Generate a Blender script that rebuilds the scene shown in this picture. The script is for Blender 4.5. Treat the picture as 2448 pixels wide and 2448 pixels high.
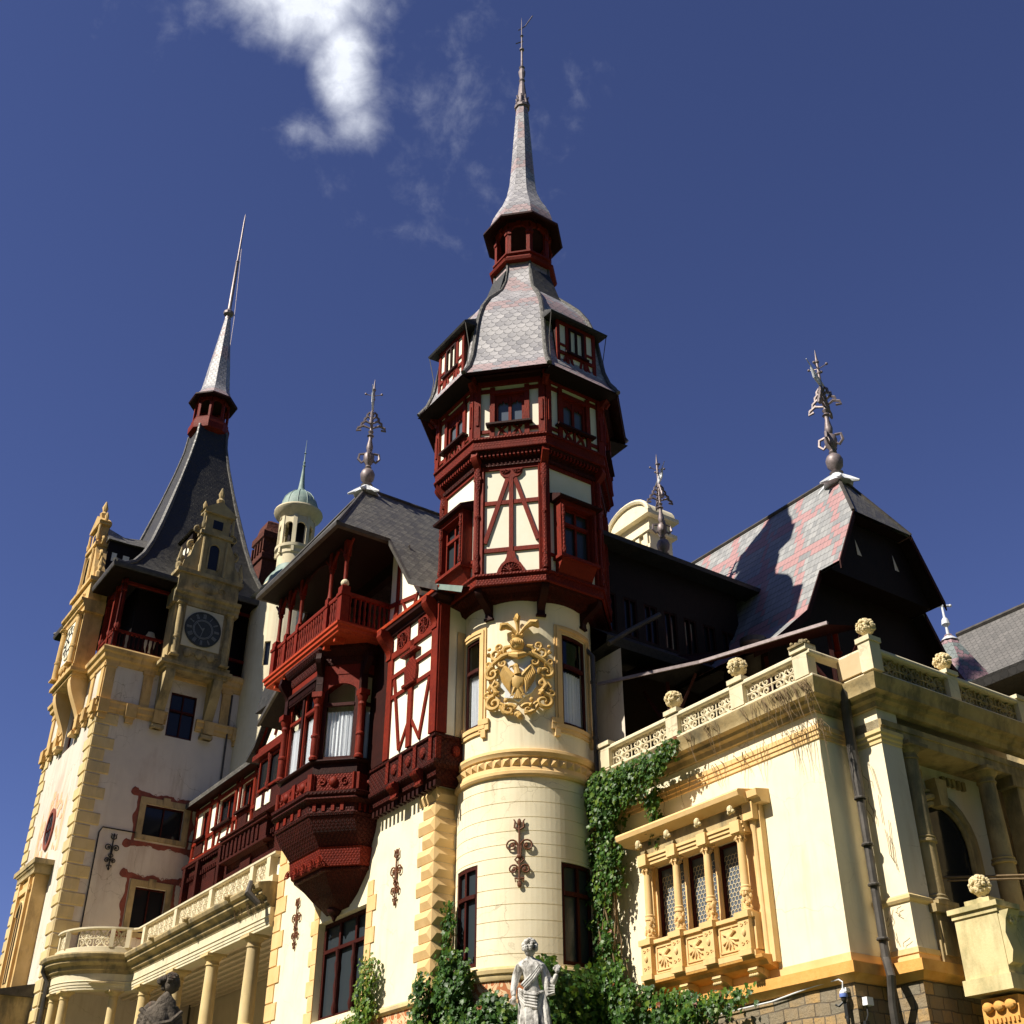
import bpy, bmesh, math, random
from mathutils import Vector, Matrix
random.seed(7)
C = bpy.context.scene.collection
for o in list(bpy.data.objects): bpy.data.objects.remove(o)
scn = bpy.context.scene
R = math.radians
# ------------------------------------------------------------------ camera
cam = bpy.data.cameras.new("camera"); camo = bpy.data.objects.new("camera", cam); C.objects.link(camo)
cam.sensor_width = 36; cam.sensor_fit = 'HORIZONTAL'; cam.lens = 41.5
cam.clip_start = 0.1; cam.clip_end = 5000
camo.location = (0, 0, 1.6); camo.rotation_euler = (R(90 + 32.3), 0, 0)
scn.camera = camo
scn.render.resolution_x = 1024; scn.render.resolution_y = 1024
# castle frame: +u runs along the sunlit facades to the right, +v runs into the building
UX, UY = 0.5664, -0.8241
VX, VY = 0.8241, 0.5664
ROT = math.atan2(UY, UX)
def W(u, v, z=0.0): return Vector((u*UX + v*VX, u*UY + v*VY, z))
# ------------------------------------------------------------------ sun, sky, exposure
SUN_EL, SUN_OFF = 46.0, 5.0
su, sv = -math.sin(R(SUN_OFF)), -math.cos(R(SUN_OFF))
sd = W(su, sv, 0).normalized() * math.cos(R(SUN_EL)); sd.z = math.sin(R(SUN_EL))
sun = bpy.data.lights.new("sun", 'SUN'); sun.energy = 5.0; sun.angle = R(0.5); sun.color = (1.0, 0.93, 0.80)
suno = bpy.data.objects.new("sun", sun); C.objects.link(suno)
suno.rotation_euler = sd.to_track_quat('Z', 'Y').to_euler()
suno.location = (0, 0, 120)
world = bpy.data.worlds.new("World"); scn.world = world; world.use_nodes = True
nt = world.node_tree; nt.nodes.clear()
def N(t, typ, **k):
    n = t.nodes.new(typ)
    for a, b in k.items(): setattr(n, a, b)
    return n
def val(t, x):
    return x
def M(t, op, a, b=None, c=None, clamp=False):
    n = t.nodes.new('ShaderNodeMath'); n.operation = op; n.use_clamp = clamp
    for i, x in enumerate((a, b, c)):
        if x is None: continue
        if isinstance(x, (int, float)): n.inputs[i].default_value = x
        else: t.links.new(x, n.inputs[i])
    return n.outputs[0]
def MIX(t, fac, a, b, blend='MIX'):
    n = t.nodes.new('ShaderNodeMix'); n.data_type = 'RGBA'; n.blend_type = blend
    def s(i, x):
        if isinstance(x, (int, float)): n.inputs[i].default_value = x
        elif isinstance(x, tuple): n.inputs[i].default_value = (x[0], x[1], x[2], 1)
        else: t.links.new(x, n.inputs[i])
    s(0, fac); s(6, a); s(7, b)
    return n.outputs[2]
def RAMP(t, fac, stops, interp='LINEAR'):
    n = t.nodes.new('ShaderNodeValToRGB'); cr = n.color_ramp; cr.interpolation = interp
    while len(cr.elements) < len(stops): cr.elements.new(0.5)
    for e, (p, c) in zip(cr.elements, stops):
        e.position = p; e.color = (c[0], c[1], c[2], 1) if isinstance(c, tuple) else (c, c, c, 1)
    t.links.new(fac, n.inputs[0]); return n.outputs[0]
def NOISE(t, vec, scale, detail=4, rough=0.5, dist=0.0):
    n = t.nodes.new('ShaderNodeTexNoise'); n.inputs['Scale'].default_value = scale
    n.inputs['Detail'].default_value = detail; n.inputs['Roughness'].default_value = rough
    n.inputs['Distortion'].default_value = dist
    if vec is not None: t.links.new(vec, n.inputs['Vector'])
    return n.outputs['Fac']
sky = N(nt, 'ShaderNodeTexSky', sky_type='NISHITA'); sky.sun_disc = False
sky.sun_elevation = R(SUN_EL); sky.sun_rotation = math.atan2(sd.x, sd.y)
sky.altitude = 2500; sky.air_density = 1.0; sky.dust_density = 0.2; sky.ozone_density = 5.0
tc = N(nt, 'ShaderNodeTexCoord')
# a cloud high on the left: a tangent plane at its own compass direction and height, filled with broken noise
az, el = R(-14.5), R(56.5)
cd = Vector((math.sin(az)*math.cos(el), math.cos(az)*math.cos(el), math.sin(el)))
e1 = Vector((math.cos(az), -math.sin(az), 0)); e2 = cd.cross(e1) * -1
def DOT(vec, d):
    n = N(nt, 'ShaderNodeVectorMath', operation='DOT_PRODUCT'); nt.links.new(vec, n.inputs[0]); n.inputs[1].default_value = d
    return n.outputs['Value']
g = tc.outputs['Generated']
dc = M(nt, 'MAXIMUM', DOT(g, cd), 0.05)
px = M(nt, 'DIVIDE', DOT(g, e1), dc); py = M(nt, 'DIVIDE', DOT(g, e2), dc)
cv = N(nt, 'ShaderNodeCombineXYZ'); nt.links.new(px, cv.inputs[0]); nt.links.new(py, cv.inputs[1])
n1 = NOISE(nt, cv.outputs[0], 13.0, 8, 0.62, 0.3)
n2 = NOISE(nt, cv.outputs[0], 45.0, 6, 0.6, 0.4)
CLOUD = []
def blob(cx, cy, rx, ry, ang, wgt):
    ca, sa = math.cos(R(ang)), math.sin(R(ang))
    dx = M(nt, 'SUBTRACT', px, cx); dy = M(nt, 'SUBTRACT', py, cy)
    a = M(nt, 'DIVIDE', M(nt, 'ADD', M(nt, 'MULTIPLY', dx, ca), M(nt, 'MULTIPLY', dy, sa)), rx)
    b = M(nt, 'DIVIDE', M(nt, 'SUBTRACT', M(nt, 'MULTIPLY', dy, ca), M(nt, 'MULTIPLY', dx, sa)), ry)
    d = M(nt, 'SQRT', M(nt, 'ADD', M(nt, 'MULTIPLY', a, a), M(nt, 'MULTIPLY', b, b)))
    return M(nt, 'MULTIPLY', M(nt, 'SUBTRACT', 1.0, d), wgt)
m = None
for bb in [(-.035, -.01, .095, .06, -8, 1.9), (-.012, -.035, .062, .045, 20, 1.5), (.022, -.075, .062, .032, -80, 1.5), (.038, -.112, .034, .030, 0, 1.0),
           (.085, -.085, .06, .03, 0, .14), (.08, -.12, .06, .028, -25, .10), (-.095, -.05, .05, .03, 30, .35), (.0, -.125, .04, .02, 20, .5)]:
    q = M(nt, 'MAXIMUM', blob(*bb), -0.6)
    m = q if m is None else M(nt, 'MAXIMUM', m, q)
dens = M(nt, 'ADD', m, M(nt, 'MULTIPLY', M(nt, 'SUBTRACT', n1, 0.5), 1.5))
dens = M(nt, 'ADD', dens, M(nt, 'MULTIPLY', M(nt, 'SUBTRACT', n2, 0.5), 0.7))
mask = M(nt, 'MULTIPLY', M(nt, 'ADD', dens, 0.06), .78, clamp=True)
mask = M(nt, 'MULTIPLY', M(nt, 'POWER', mask, 1.7), M(nt, 'ADD', .80, M(nt, 'MULTIPLY', n2, .30)), clamp=True)
SKYTINT = (0.98, 0.82, 1.06)
skyc = MIX(nt, 1.0, sky.outputs[0], SKYTINT, 'MULTIPLY')
CLW = 10.4
col = MIX(nt, mask, skyc, (CLW*.93, CLW*.97, CLW*1.06))
bg = N(nt, 'ShaderNodeBackground'); bg.inputs[1].default_value = 0.066
nt.links.new(col, bg.inputs[0])
wo = N(nt, 'ShaderNodeOutputWorld'); nt.links.new(bg.outputs[0], wo.inputs[0])
scn.view_settings.view_transform = 'Standard'; scn.view_settings.look = 'None'
scn.view_settings.exposure = 0.65; scn.view_settings.gamma = 1.0
scn.render.engine = 'CYCLES'
scn.cycles.max_bounces = 6; scn.cycles.diffuse_bounces = 3

# ------------------------------------------------------------------ materials
def newmat(name):
    m = bpy.data.materials.new(name); m.use_nodes = True
    t = m.node_tree; b = t.nodes['Principled BSDF']
    return m, t, b
def coords(t, kind='Object'):
    return N(t, 'ShaderNodeTexCoord').outputs[kind]
def bump(t, b, h, strength=0.5, dist=0.02):
    n = N(t, 'ShaderNodeBump'); n.inputs['Strength'].default_value = strength; n.inputs['Distance'].default_value = dist
    t.links.new(h, n.inputs['Height']); t.links.new(n.outputs[0], b.inputs['Normal'])
def plain(name, c1, c2, scale=2.0, rough=0.8, bs=0.3, bd=0.01, bscale=30, stain=None, spec=0.3, metal=0.0, streak=None):
    m, t, b = newmat(name); co = coords(t)
    f = RAMP(t, NOISE(t, co, scale, 6, .6), [(.3, 0.0), (.7, 1.0)])
    c = MIX(t, f, c1, c2)
    if stain:
        mp = N(t, 'ShaderNodeMapping'); mp.inputs['Scale'].default_value = (1, 1, .35); t.links.new(co, mp.inputs[0])
        s = RAMP(t, NOISE(t, mp.outputs[0], stain[1], 8, .65), [(stain[2], 0.0), (stain[2]+.16, 1.0)])
        c = MIX(t, M(t, 'MULTIPLY', s, stain[3]), c, stain[0])
    if streak:
        mp2 = N(t, 'ShaderNodeMapping'); mp2.inputs['Scale'].default_value = (1, 1, .07); t.links.new(co, mp2.inputs[0])
        s2 = RAMP(t, NOISE(t, mp2.outputs[0], 3.2, 6, .7), [(.50, 0.0), (.72, 1.0)])
        s3 = RAMP(t, NOISE(t, co, .35, 5, .6), [(.42, 0.0), (.62, 1.0)])
        c = MIX(t, M(t, 'MULTIPLY', M(t, 'MULTIPLY', s2, s3), streak[1]), c, streak[0])
        ck = N(t, 'ShaderNodeTexVoronoi', feature='DISTANCE_TO_EDGE'); ck.inputs['Scale'].default_value = .55
        wv = N(t, 'ShaderNodeVectorMath', operation='ADD'); nz = N(t, 'ShaderNodeTexNoise'); nz.inputs['Scale'].default_value = 1.2; nz.inputs['Detail'].default_value = 6
        t.links.new(co, nz.inputs['Vector']); t.links.new(co, wv.inputs[0]); t.links.new(nz.outputs['Color'], wv.inputs[1]); t.links.new(wv.outputs[0], ck.inputs['Vector'])
        line = M(t, 'MULTIPLY', M(t, 'LESS_THAN', ck.outputs['Distance'], .006), s3)
        c = MIX(t, M(t, 'MULTIPLY', line, streak[1]*.9), c, tuple(x*.6 for x in streak[0]))
    t.links.new(c, b.inputs['Base Color'])
    b.inputs['Roughness'].default_value = rough; b.inputs['Metallic'].default_value = metal
    b.inputs['Specular IOR Level'].default_value = spec
    bump(t, b, NOISE(t, co, bscale, 6, .6), bs, bd)
    return m
MAT = {}
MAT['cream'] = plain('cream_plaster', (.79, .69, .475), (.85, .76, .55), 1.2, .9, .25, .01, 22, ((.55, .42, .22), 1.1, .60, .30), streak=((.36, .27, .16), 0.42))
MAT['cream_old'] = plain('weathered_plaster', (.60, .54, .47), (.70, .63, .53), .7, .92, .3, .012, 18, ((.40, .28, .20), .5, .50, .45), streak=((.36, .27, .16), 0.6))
MAT['panel'] = plain('panel_plaster', (.84, .78, .62), (.88, .83, .69), 2.5, .9, .2, .008, 25)
MAT['ochre'] = plain('ochre_stone', (.68, .44, .18), (.76, .53, .26), 1.6, .85, .3, .01, 20, ((.45, .27, .10), 1.3, .55, .4))
MAT['stone'] = plain('pale_stone', (.62, .46, .21), (.70, .55, .29), 1.1, .88, .35, .012, 16, ((.34, .27, .17), .9, .50, .55), streak=((.36, .27, .16), 0.5))
MAT['stone_dark'] = plain('weathered_shaded_stone', (.34, .25, .12), (.48, .37, .19), 1.4, .9, .6, .02, 12, ((.10, .09, .06), 1.2, .46, .75))  # wear, plus painted shade where it replaces lighter stone on shaded faces
MAT['stone_white'] = plain('white_stone', (.62, .54, .36), (.70, .62, .44), 2.0, .85, .3, .01, 20, ((.45, .40, .30), 1.6, .52, .4), streak=((.36, .27, .16), 0.5))
MAT['gold'] = plain('gilded_stucco', (.50, .30, .08), (.64, .42, .15), 3, .6, .4, .01, 25, ((.30, .17, .05), 4, .55, .4))
MAT['shield'] = plain('shield_white', (.72, .76, .78), (.80, .82, .82), 3, .5, .1, .005, 20)
MAT['trim_old'] = plain('old_orange_stone', (.56, .36, .13), (.66, .45, .20), 1.6, .88, .4, .012, 18, ((.20, .13, .06), 1.5, .50, .6))
MAT['beige'] = plain('beige_stone', (.50, .38, .22), (.56, .44, .27), 2, .9, .3, .01, 14)
def wood(name, c1, c2, carve=0.0, cs=7.0):
    m, t, b = newmat(name); co = coords(t)
    mp = N(t, 'ShaderNodeMapping'); mp.inputs['Scale'].default_value = (1, 1, .25); t.links.new(co, mp.inputs[0])
    f = NOISE(t, mp.outputs[0], 9, 5, .6)
    f2 = RAMP(t, NOISE(t, co, 1.6, 4, .6), [(.35, 0.0), (.7, 1.0)])
    c = MIX(t, M(t, 'MULTIPLY', M(t, 'ADD', f, f2), .5), c1, c2)
    gr = RAMP(t, NOISE(t, mp.outputs[0], 26, 4, .7), [(.46, 0.0), (.62, 1.0)])
    c = MIX(t, M(t, 'MULTIPLY', gr, .45), c, tuple(x*.35 for x in c1))
    fd = RAMP(t, NOISE(t, co, 3.4, 5, .7), [(.60, 0.0), (.74, 1.0)])
    c = MIX(t, M(t, 'MULTIPLY', fd, .35), c, (c2[0]*1.3, c2[1]*3.2, c2[2]*4.5))
    h = M(t, 'ADD', f, M(t, 'MULTIPLY', gr, -.5))
    if carve:
        w = N(t, 'ShaderNodeTexMagic'); w.turbulence_depth = 3; w.inputs['Scale'].default_value = cs; w.inputs['Distortion'].default_value = 1.6
        t.links.new(co, w.inputs['Vector'])
        mg = M(t, 'MULTIPLY', w.outputs['Fac'], 1.0)
        h = M(t, 'ADD', M(t, 'MULTIPLY', mg, 1.0), M(t, 'MULTIPLY', f, .15))
        bump(t, b, h, 1.0, carve)
    else: bump(t, b, h, .5, .012)
    t.links.new(c, b.inputs['Base Color']); b.inputs['Roughness'].default_value = .62
    b.inputs['Specular IOR Level'].default_value = .16
    return m
MAT['timber'] = wood('red_timber', (.13, .0095, .003), (.235, .021, .006))
MAT['timber_carved'] = wood('carved_red_timber', (.11, .008, .003), (.23, .020, .006), .045, 7.5)
MAT['timber_dark'] = wood('dark_timber', (.018, .003, .002), (.040, .006, .003))
MAT['timber_dark_carved'] = wood('dark_carved_timber', (.028, .0035, .002), (.080, .009, .004), .05, 6.0)
MAT['brown_wood'] = wood('brown_window_wood', (.035, .005, .003), (.065, .009, .005))
MAT['orange_wood'] = wood('orange_red_board', (.42, .045, .014), (.50, .065, .02))
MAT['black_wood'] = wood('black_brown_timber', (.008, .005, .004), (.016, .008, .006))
MAT['iron'] = plain('rusty_iron', (.10, .035, .015), (.17, .06, .022), 8, .6, .5, .01, 30)
MAT['iron_black'] = plain('black_iron', (.02, .018, .016), (.04, .035, .03), 8, .6, .4, .01, 30)
MAT['lead'] = plain('lead_pipe', (.05, .045, .04), (.10, .09, .08), 3, .55, .3, .01, 20, metal=.3)
MAT['lead_light'] = plain('light_lead_sheet', (.50, .52, .55), (.70, .72, .75), 3, .5, .4, .01, 20)
MAT['zinc'] = plain('finial_metal', (.16, .13, .13), (.28, .23, .23), 6, .5, .3, .01, 30, metal=.3)
MAT['copper'] = plain('green_copper', (.17, .25, .22), (.30, .38, .34), 2.5, .6, .3, .01, 20, ((.10, .13, .12), 3, .5, .5))
MAT['brick_dark'] = plain('dark_brick', (.05, .014, .008), (.12, .03, .016), 5, .9, 1.0, .06, 5)
MAT['curtain'] = plain('white_curtain', (.86, .87, .90), (.92, .92, .94), 8, .9, .3, .01, 14)
MAT['marble'] = plain('weathered_marble', (.56, .54, .51), (.66, .64, .60), 3, .8, .6, .02, 22, ((.05, .043, .03), 7.5, .475, .93))
MAT['marble_dark'] = plain('dark_lichened_stone', (.030, .024, .018), (.16, .13, .10), 7, .85, .8, .03, 22, ((.28, .09, .03), 2.0, .58, .8))
MAT['stone_mossy'] = plain('mossy_pale_stone', (.58, .47, .24), (.68, .57, .32), 1.2, .9, .5, .015, 16, ((.20, .20, .09), 1.4, .47, .6), streak=((.20, .17, .09), .6))
MAT['fruit'] = plain('carved_fruit_stone', (.62, .50, .28), (.74, .62, .38), 8, .85, .5, .02, 20, ((.25, .20, .12), 4, .55, .5))
MAT['orange_stone'] = plain('orange_stone', (.62, .30, .07), (.72, .40, .12), 3, .85, .5, .02, 14, ((.30, .18, .06), 2, .55, .5))
MAT['plastic_white'] = plain('white_plastic', (.75, .76, .78), (.80, .81, .83), 3, .4, .1, .005, 20)
MAT['plastic_blue'] = plain('blue_plastic', (.10, .16, .45), (.14, .22, .55), 3, .4, .1, .005, 20)
MAT['dark_plastic'] = plain('black_plastic', (.02, .02, .02), (.03, .03, .03), 3, .4, .1, .005, 20)
MAT['dial'] = plain('clock_dial', (.035, .04, .042), (.055, .06, .062), 4, .6, .1, .005, 20)
MAT['dial_num'] = plain('clock_figures', (.17, .18, .19), (.22, .23, .24), 4, .6, .1, .005, 20)
MAT['ground'] = plain('garden_ground', (.03, .06, .015), (.05, .08, .025), .6, .95, .4, .03, 6)
MAT['hill_ring'] = plain('hill_ring_green', (.012, .025, .008), (.03, .05, .015), .05, .95, .8, 1.5, .3)
MAT['gravel'] = plain('gravel', (.12, .11, .09), (.16, .14, .11), 3, .95, .5, .02, 30)
MAT['mountain'] = plain('mountain_rock', (.10, .12, .14), (.28, .27, .28), .02, .95, .5, 1.0, .08)
MAT['soffit_white'] = plain('painted_soffit', (.62, .52, .38), (.70, .60, .45), 1.5, .9, .2, .01, 15)
def glass(name, col=(.012, .014, .017), rough=.07, spec=.28):
    m, t, b = newmat(name); co = coords(t)
    b.inputs['Base Color'].default_value = (*col, 1); b.inputs['Roughness'].default_value = rough
    b.inputs['Specular IOR Level'].default_value = spec
    bump(t, b, NOISE(t, co, 3.5, 3, .5), .12, .02)
    return m
MAT['glass'] = glass('dark_glass')
MAT['glass_old'] = glass('old_leaded_glass', (.030, .038, .045), .2, .35)
MAT['glass_blue'] = glass('bluish_glass', (.10, .12, .15), .12, .4)
def glass_clear(name):
    m, t, b = newmat(name)
    tr = N(t, 'ShaderNodeBsdfTransparent'); tr.inputs[0].default_value = (.90, .93, .95, 1)
    gl = N(t, 'ShaderNodeBsdfGlossy'); gl.inputs['Roughness'].default_value = .05
    lw = N(t, 'ShaderNodeLayerWeight'); lw.inputs[0].default_value = .5
    mx = N(t, 'ShaderNodeMixShader'); t.links.new(M(t, 'ADD', M(t, 'MULTIPLY', M(t, 'POWER', lw.outputs['Facing'], 4.0), .6), .05), mx.inputs[0])
    t.links.new(tr.outputs[0], mx.inputs[1]); t.links.new(gl.outputs[0], mx.inputs[2])
    t.links.new(mx.outputs[0], t.nodes['Material Output'].inputs[0]); return m
MAT['glass_clear'] = glass_clear('clear_glass')
def slate(name, c1, c2, pink=None, w=.26, h=.20, rough=.45, diag=True, line=.35, lined=.3):
    """overlapping tiles laid in rows along the slope, every tile its own grey; pink bands where the roofers laid them"""
    m, t, b = newmat(name)
    uv = coords(t, 'UV'); sp = N(t, 'ShaderNodeSeparateXYZ'); t.links.new(uv, sp.inputs[0])
    X = M(t, 'DIVIDE', sp.outputs[0], w); Y = M(t, 'DIVIDE', sp.outputs[1], h)
    row = M(t, 'FLOOR', Y)
    if diag: X = M(t, 'ADD', X, M(t, 'MULTIPLY', row, .5))
    colm = M(t, 'FLOOR', X)
    fx = M(t, 'SUBTRACT', X, colm); fy = M(t, 'SUBTRACT', Y, row)
    ax = M(t, 'ABSOLUTE', M(t, 'SUBTRACT', fx, .5))           # 0 centre .. .5 edge
    low = M(t, 'MULTIPLY', M(t, 'POWER', M(t, 'MULTIPLY', ax, 2.0), 2.2), .55 if diag else .12)  # curved lower edge
    dy = M(t, 'SUBTRACT', fy, low)
    edge = M(t, 'MAXIMUM', M(t, 'LESS_THAN', M(t, 'ABSOLUTE', dy), .11), M(t, 'MULTIPLY', M(t, 'GREATER_THAN', ax, .465), M(t, 'GREATER_THAN', dy, 0)))
    under = M(t, 'LESS_THAN', dy, 0)
    cvn = N(t, 'ShaderNodeCombineXYZ'); t.links.new(M(t, 'SUBTRACT', colm, M(t, 'MULTIPLY', under, .5)), cvn.inputs[0]); t.links.new(M(t, 'SUBTRACT', row, under), cvn.inputs[1])
    wn = N(t, 'ShaderNodeTexWhiteNoise', noise_dimensions='2D'); t.links.new(cvn.outputs[0], wn.inputs[0])
    c = MIX(t, wn.outputs[0], c1, c2)
    big = RAMP(t, NOISE(t, coords(t), .8, 4, .6), [(.35, 0.0), (.7, 1.0)])
    c = MIX(t, M(t, 'MULTIPLY', big, .35), c, tuple(x*.6 for x in c1))
    if pink:
        pc, px_, py_, thr = pink
        cx = M(t, 'FRACT', M(t, 'DIVIDE', M(t, 'ADD', colm, M(t, 'MULTIPLY', row, 0.5)), px_)); cy = M(t, 'FRACT', M(t, 'DIVIDE', row, py_))
        inx = M(t, 'LESS_THAN', cx, thr); iny = M(t, 'LESS_THAN', cy, thr)
        pm = M(t, 'MAXIMUM', inx, iny)
        gate = M(t, 'GREATER_THAN', wn.outputs[0], .18)
        c = MIX(t, M(t, 'MULTIPLY', M(t, 'MULTIPLY', pm, gate), .85), c, pc)
    c = MIX(t, M(t, 'MULTIPLY', edge, 1 - line), c, tuple(x*lined for x in c1))
    t.links.new(c, b.inputs['Base Color'])
    rr = M(t, 'ADD', rough, M(t, 'MULTIPLY', wn.outputs[0], .2)); t.links.new(rr, b.inputs['Roughness'])
    b.inputs['Specular IOR Level'].default_value = .5
    hgt = M(t, 'ADD', M(t, 'MULTIPLY', M(t, 'SUBTRACT', 1.0, M(t, 'FRACT', M(t, 'ADD', dy, 1.0))), .6), M(t, 'MULTIPLY', wn.outputs[0], .4))
    bump(t, b, hgt, .7, .02)
    return m
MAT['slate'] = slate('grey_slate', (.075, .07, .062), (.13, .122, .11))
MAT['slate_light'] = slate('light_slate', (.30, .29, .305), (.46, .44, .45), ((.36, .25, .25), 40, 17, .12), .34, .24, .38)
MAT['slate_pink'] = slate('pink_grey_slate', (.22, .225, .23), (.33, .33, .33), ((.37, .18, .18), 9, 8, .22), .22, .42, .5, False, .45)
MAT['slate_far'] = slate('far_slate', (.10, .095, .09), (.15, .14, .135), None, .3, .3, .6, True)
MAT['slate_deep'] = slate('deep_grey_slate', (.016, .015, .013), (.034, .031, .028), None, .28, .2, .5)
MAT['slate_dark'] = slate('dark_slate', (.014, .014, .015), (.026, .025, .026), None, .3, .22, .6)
MAT['slate_green'] = slate('green_grey_slate', (.13, .16, .16), (.19, .22, .215), ((.30, .17, .19), 12, 9, .3), .3, .3, .5)
def rubble(name):
    m, t, b = newmat(name); uv = coords(t, 'UV')
    br = N(t, 'ShaderNodeTexBrick'); va = N(t, 'ShaderNodeVectorMath', operation='ADD'); nz = N(t, 'ShaderNodeTexNoise'); nz.inputs['Scale'].default_value = 1.3; nz.inputs['Detail'].default_value = 5; t.links.new(uv, nz.inputs['Vector']); vs = N(t, 'ShaderNodeVectorMath', operation='SCALE'); vs.inputs['Scale'].default_value = .16; t.links.new(nz.outputs['Color'], vs.inputs[0]); t.links.new(uv, va.inputs[0]); t.links.new(vs.outputs[0], va.inputs[1]); t.links.new(va.outputs[0], br.inputs['Vector']); br.offset = .45; br.squash = .7; br.squash_frequency = 3
    br.inputs['Scale'].default_value = 1.0; br.inputs['Brick Width'].default_value = .52; br.inputs['Row Height'].default_value = .30
    br.inputs['Mortar Size'].default_value = .018; br.inputs['Mortar Smooth'].default_value = .3
    br.inputs['Bias'].default_value = -.1; br.inputs['Color1'].default_value = (.20, .17, .12, 1); br.inputs['Color2'].default_value = (.50, .30, .10, 1); br.inputs['Mortar'].default_value = (.12, .09, .06, 1)
    co = coords(t); n = NOISE(t, co, 2.2, 6, .7)
    c = MIX(t, RAMP(t, n, [(.4, 0.0), (.75, .8)]), br.outputs['Color'], (.22, .19, .14))
    t.links.new(c, b.inputs['Base Color']); b.inputs['Roughness'].default_value = .9
    h = M(t, 'ADD', M(t, 'MULTIPLY', M(t, 'SUBTRACT', 1.0, br.outputs['Fac']), 1.0), M(t, 'MULTIPLY', NOISE(t, co, 6, 8, .7), 1.2))
    bump(t, b, h, 1.0, .05); return m
MAT['rubble'] = rubble('rough_ashlar')
def sgraffito(name, bgc, fg, sc=3.0, thr=.5):
    m, t, b = newmat(name); co = coords(t)
    w = N(t, 'ShaderNodeTexMagic'); w.turbulence_depth = 4; w.inputs['Scale'].default_value = sc; w.inputs['Distortion'].default_value = 1.8
    t.links.new(co, w.inputs['Vector'])
    f = RAMP(t, w.outputs['Fac'], [(thr, 0.0), (thr+.06, 1.0)])
    c = MIX(t, f, bgc, fg); c = MIX(t, M(t, 'MULTIPLY', NOISE(t, co, 3, 5, .6), .35), c, (.55, .35, .18))
    t.links.new(c, b.inputs['Base Color']); b.inputs['Roughness'].default_value = .9
    bump(t, b, f, .3, .01); return m
MAT['sgraffito'] = sgraffito('orange_sgraffito', (.42, .11, .03), (.72, .52, .30), 1.5, .5)
MAT['fresco'] = plain('faded_red_fresco', (.20, .050, .035), (.30, .09, .06), 4, .9, .2, .01, 20, ((.12, .06, .05), 5, .5, .6))
MAT['fresco_light'] = plain('faded_orange_fresco', (.72, .42, .22), (.80, .52, .34), 3, .9, .2, .01, 20, ((.55, .20, .12), 3, .5, .7))
def leafmat(name, c1, c2, c3):
    m, t, b = newmat(name)
    at = N(t, 'ShaderNodeAttribute', attribute_name='UVMap'); 
    sp = N(t, 'ShaderNodeSeparateXYZ'); t.links.new(coords(t, 'UV'), sp.inputs[0])
    c = RAMP(t, sp.outputs[0], [(0.0, c1), (.55, c2), (.93, c3), (1.0, (.22, .06, .02))])
    t.links.new(c, b.inputs['Base Color']); b.inputs['Roughness'].default_value = .45
    b.inputs['Specular IOR Level'].default_value = .4
    tr = N(t, 'ShaderNodeBsdfTranslucent'); t.links.new(MIX(t, .5, c, (.20, .30, .02)), tr.inputs[0])
    mx = N(t, 'ShaderNodeMixShader'); mx.inputs[0].default_value = .28
    t.links.new(b.outputs[0], mx.inputs[1]); t.links.new(tr.outputs[0], mx.inputs[2])
    t.links.new(mx.outputs[0], t.nodes['Material Output'].inputs[0]); return m
MAT['leaf'] = leafmat('ivy_leaf', (.018, .055, .010), (.045, .12, .015), (.13, .20, .02))
MAT['leaf_yellow'] = leafmat('young_leaf', (.05, .12, .015), (.12, .20, .02), (.28, .26, .04))
MAT['twig'] = plain('dry_twig', (.16, .11, .06), (.26, .18, .10), 6, .9, .3, .01, 20)

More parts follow.
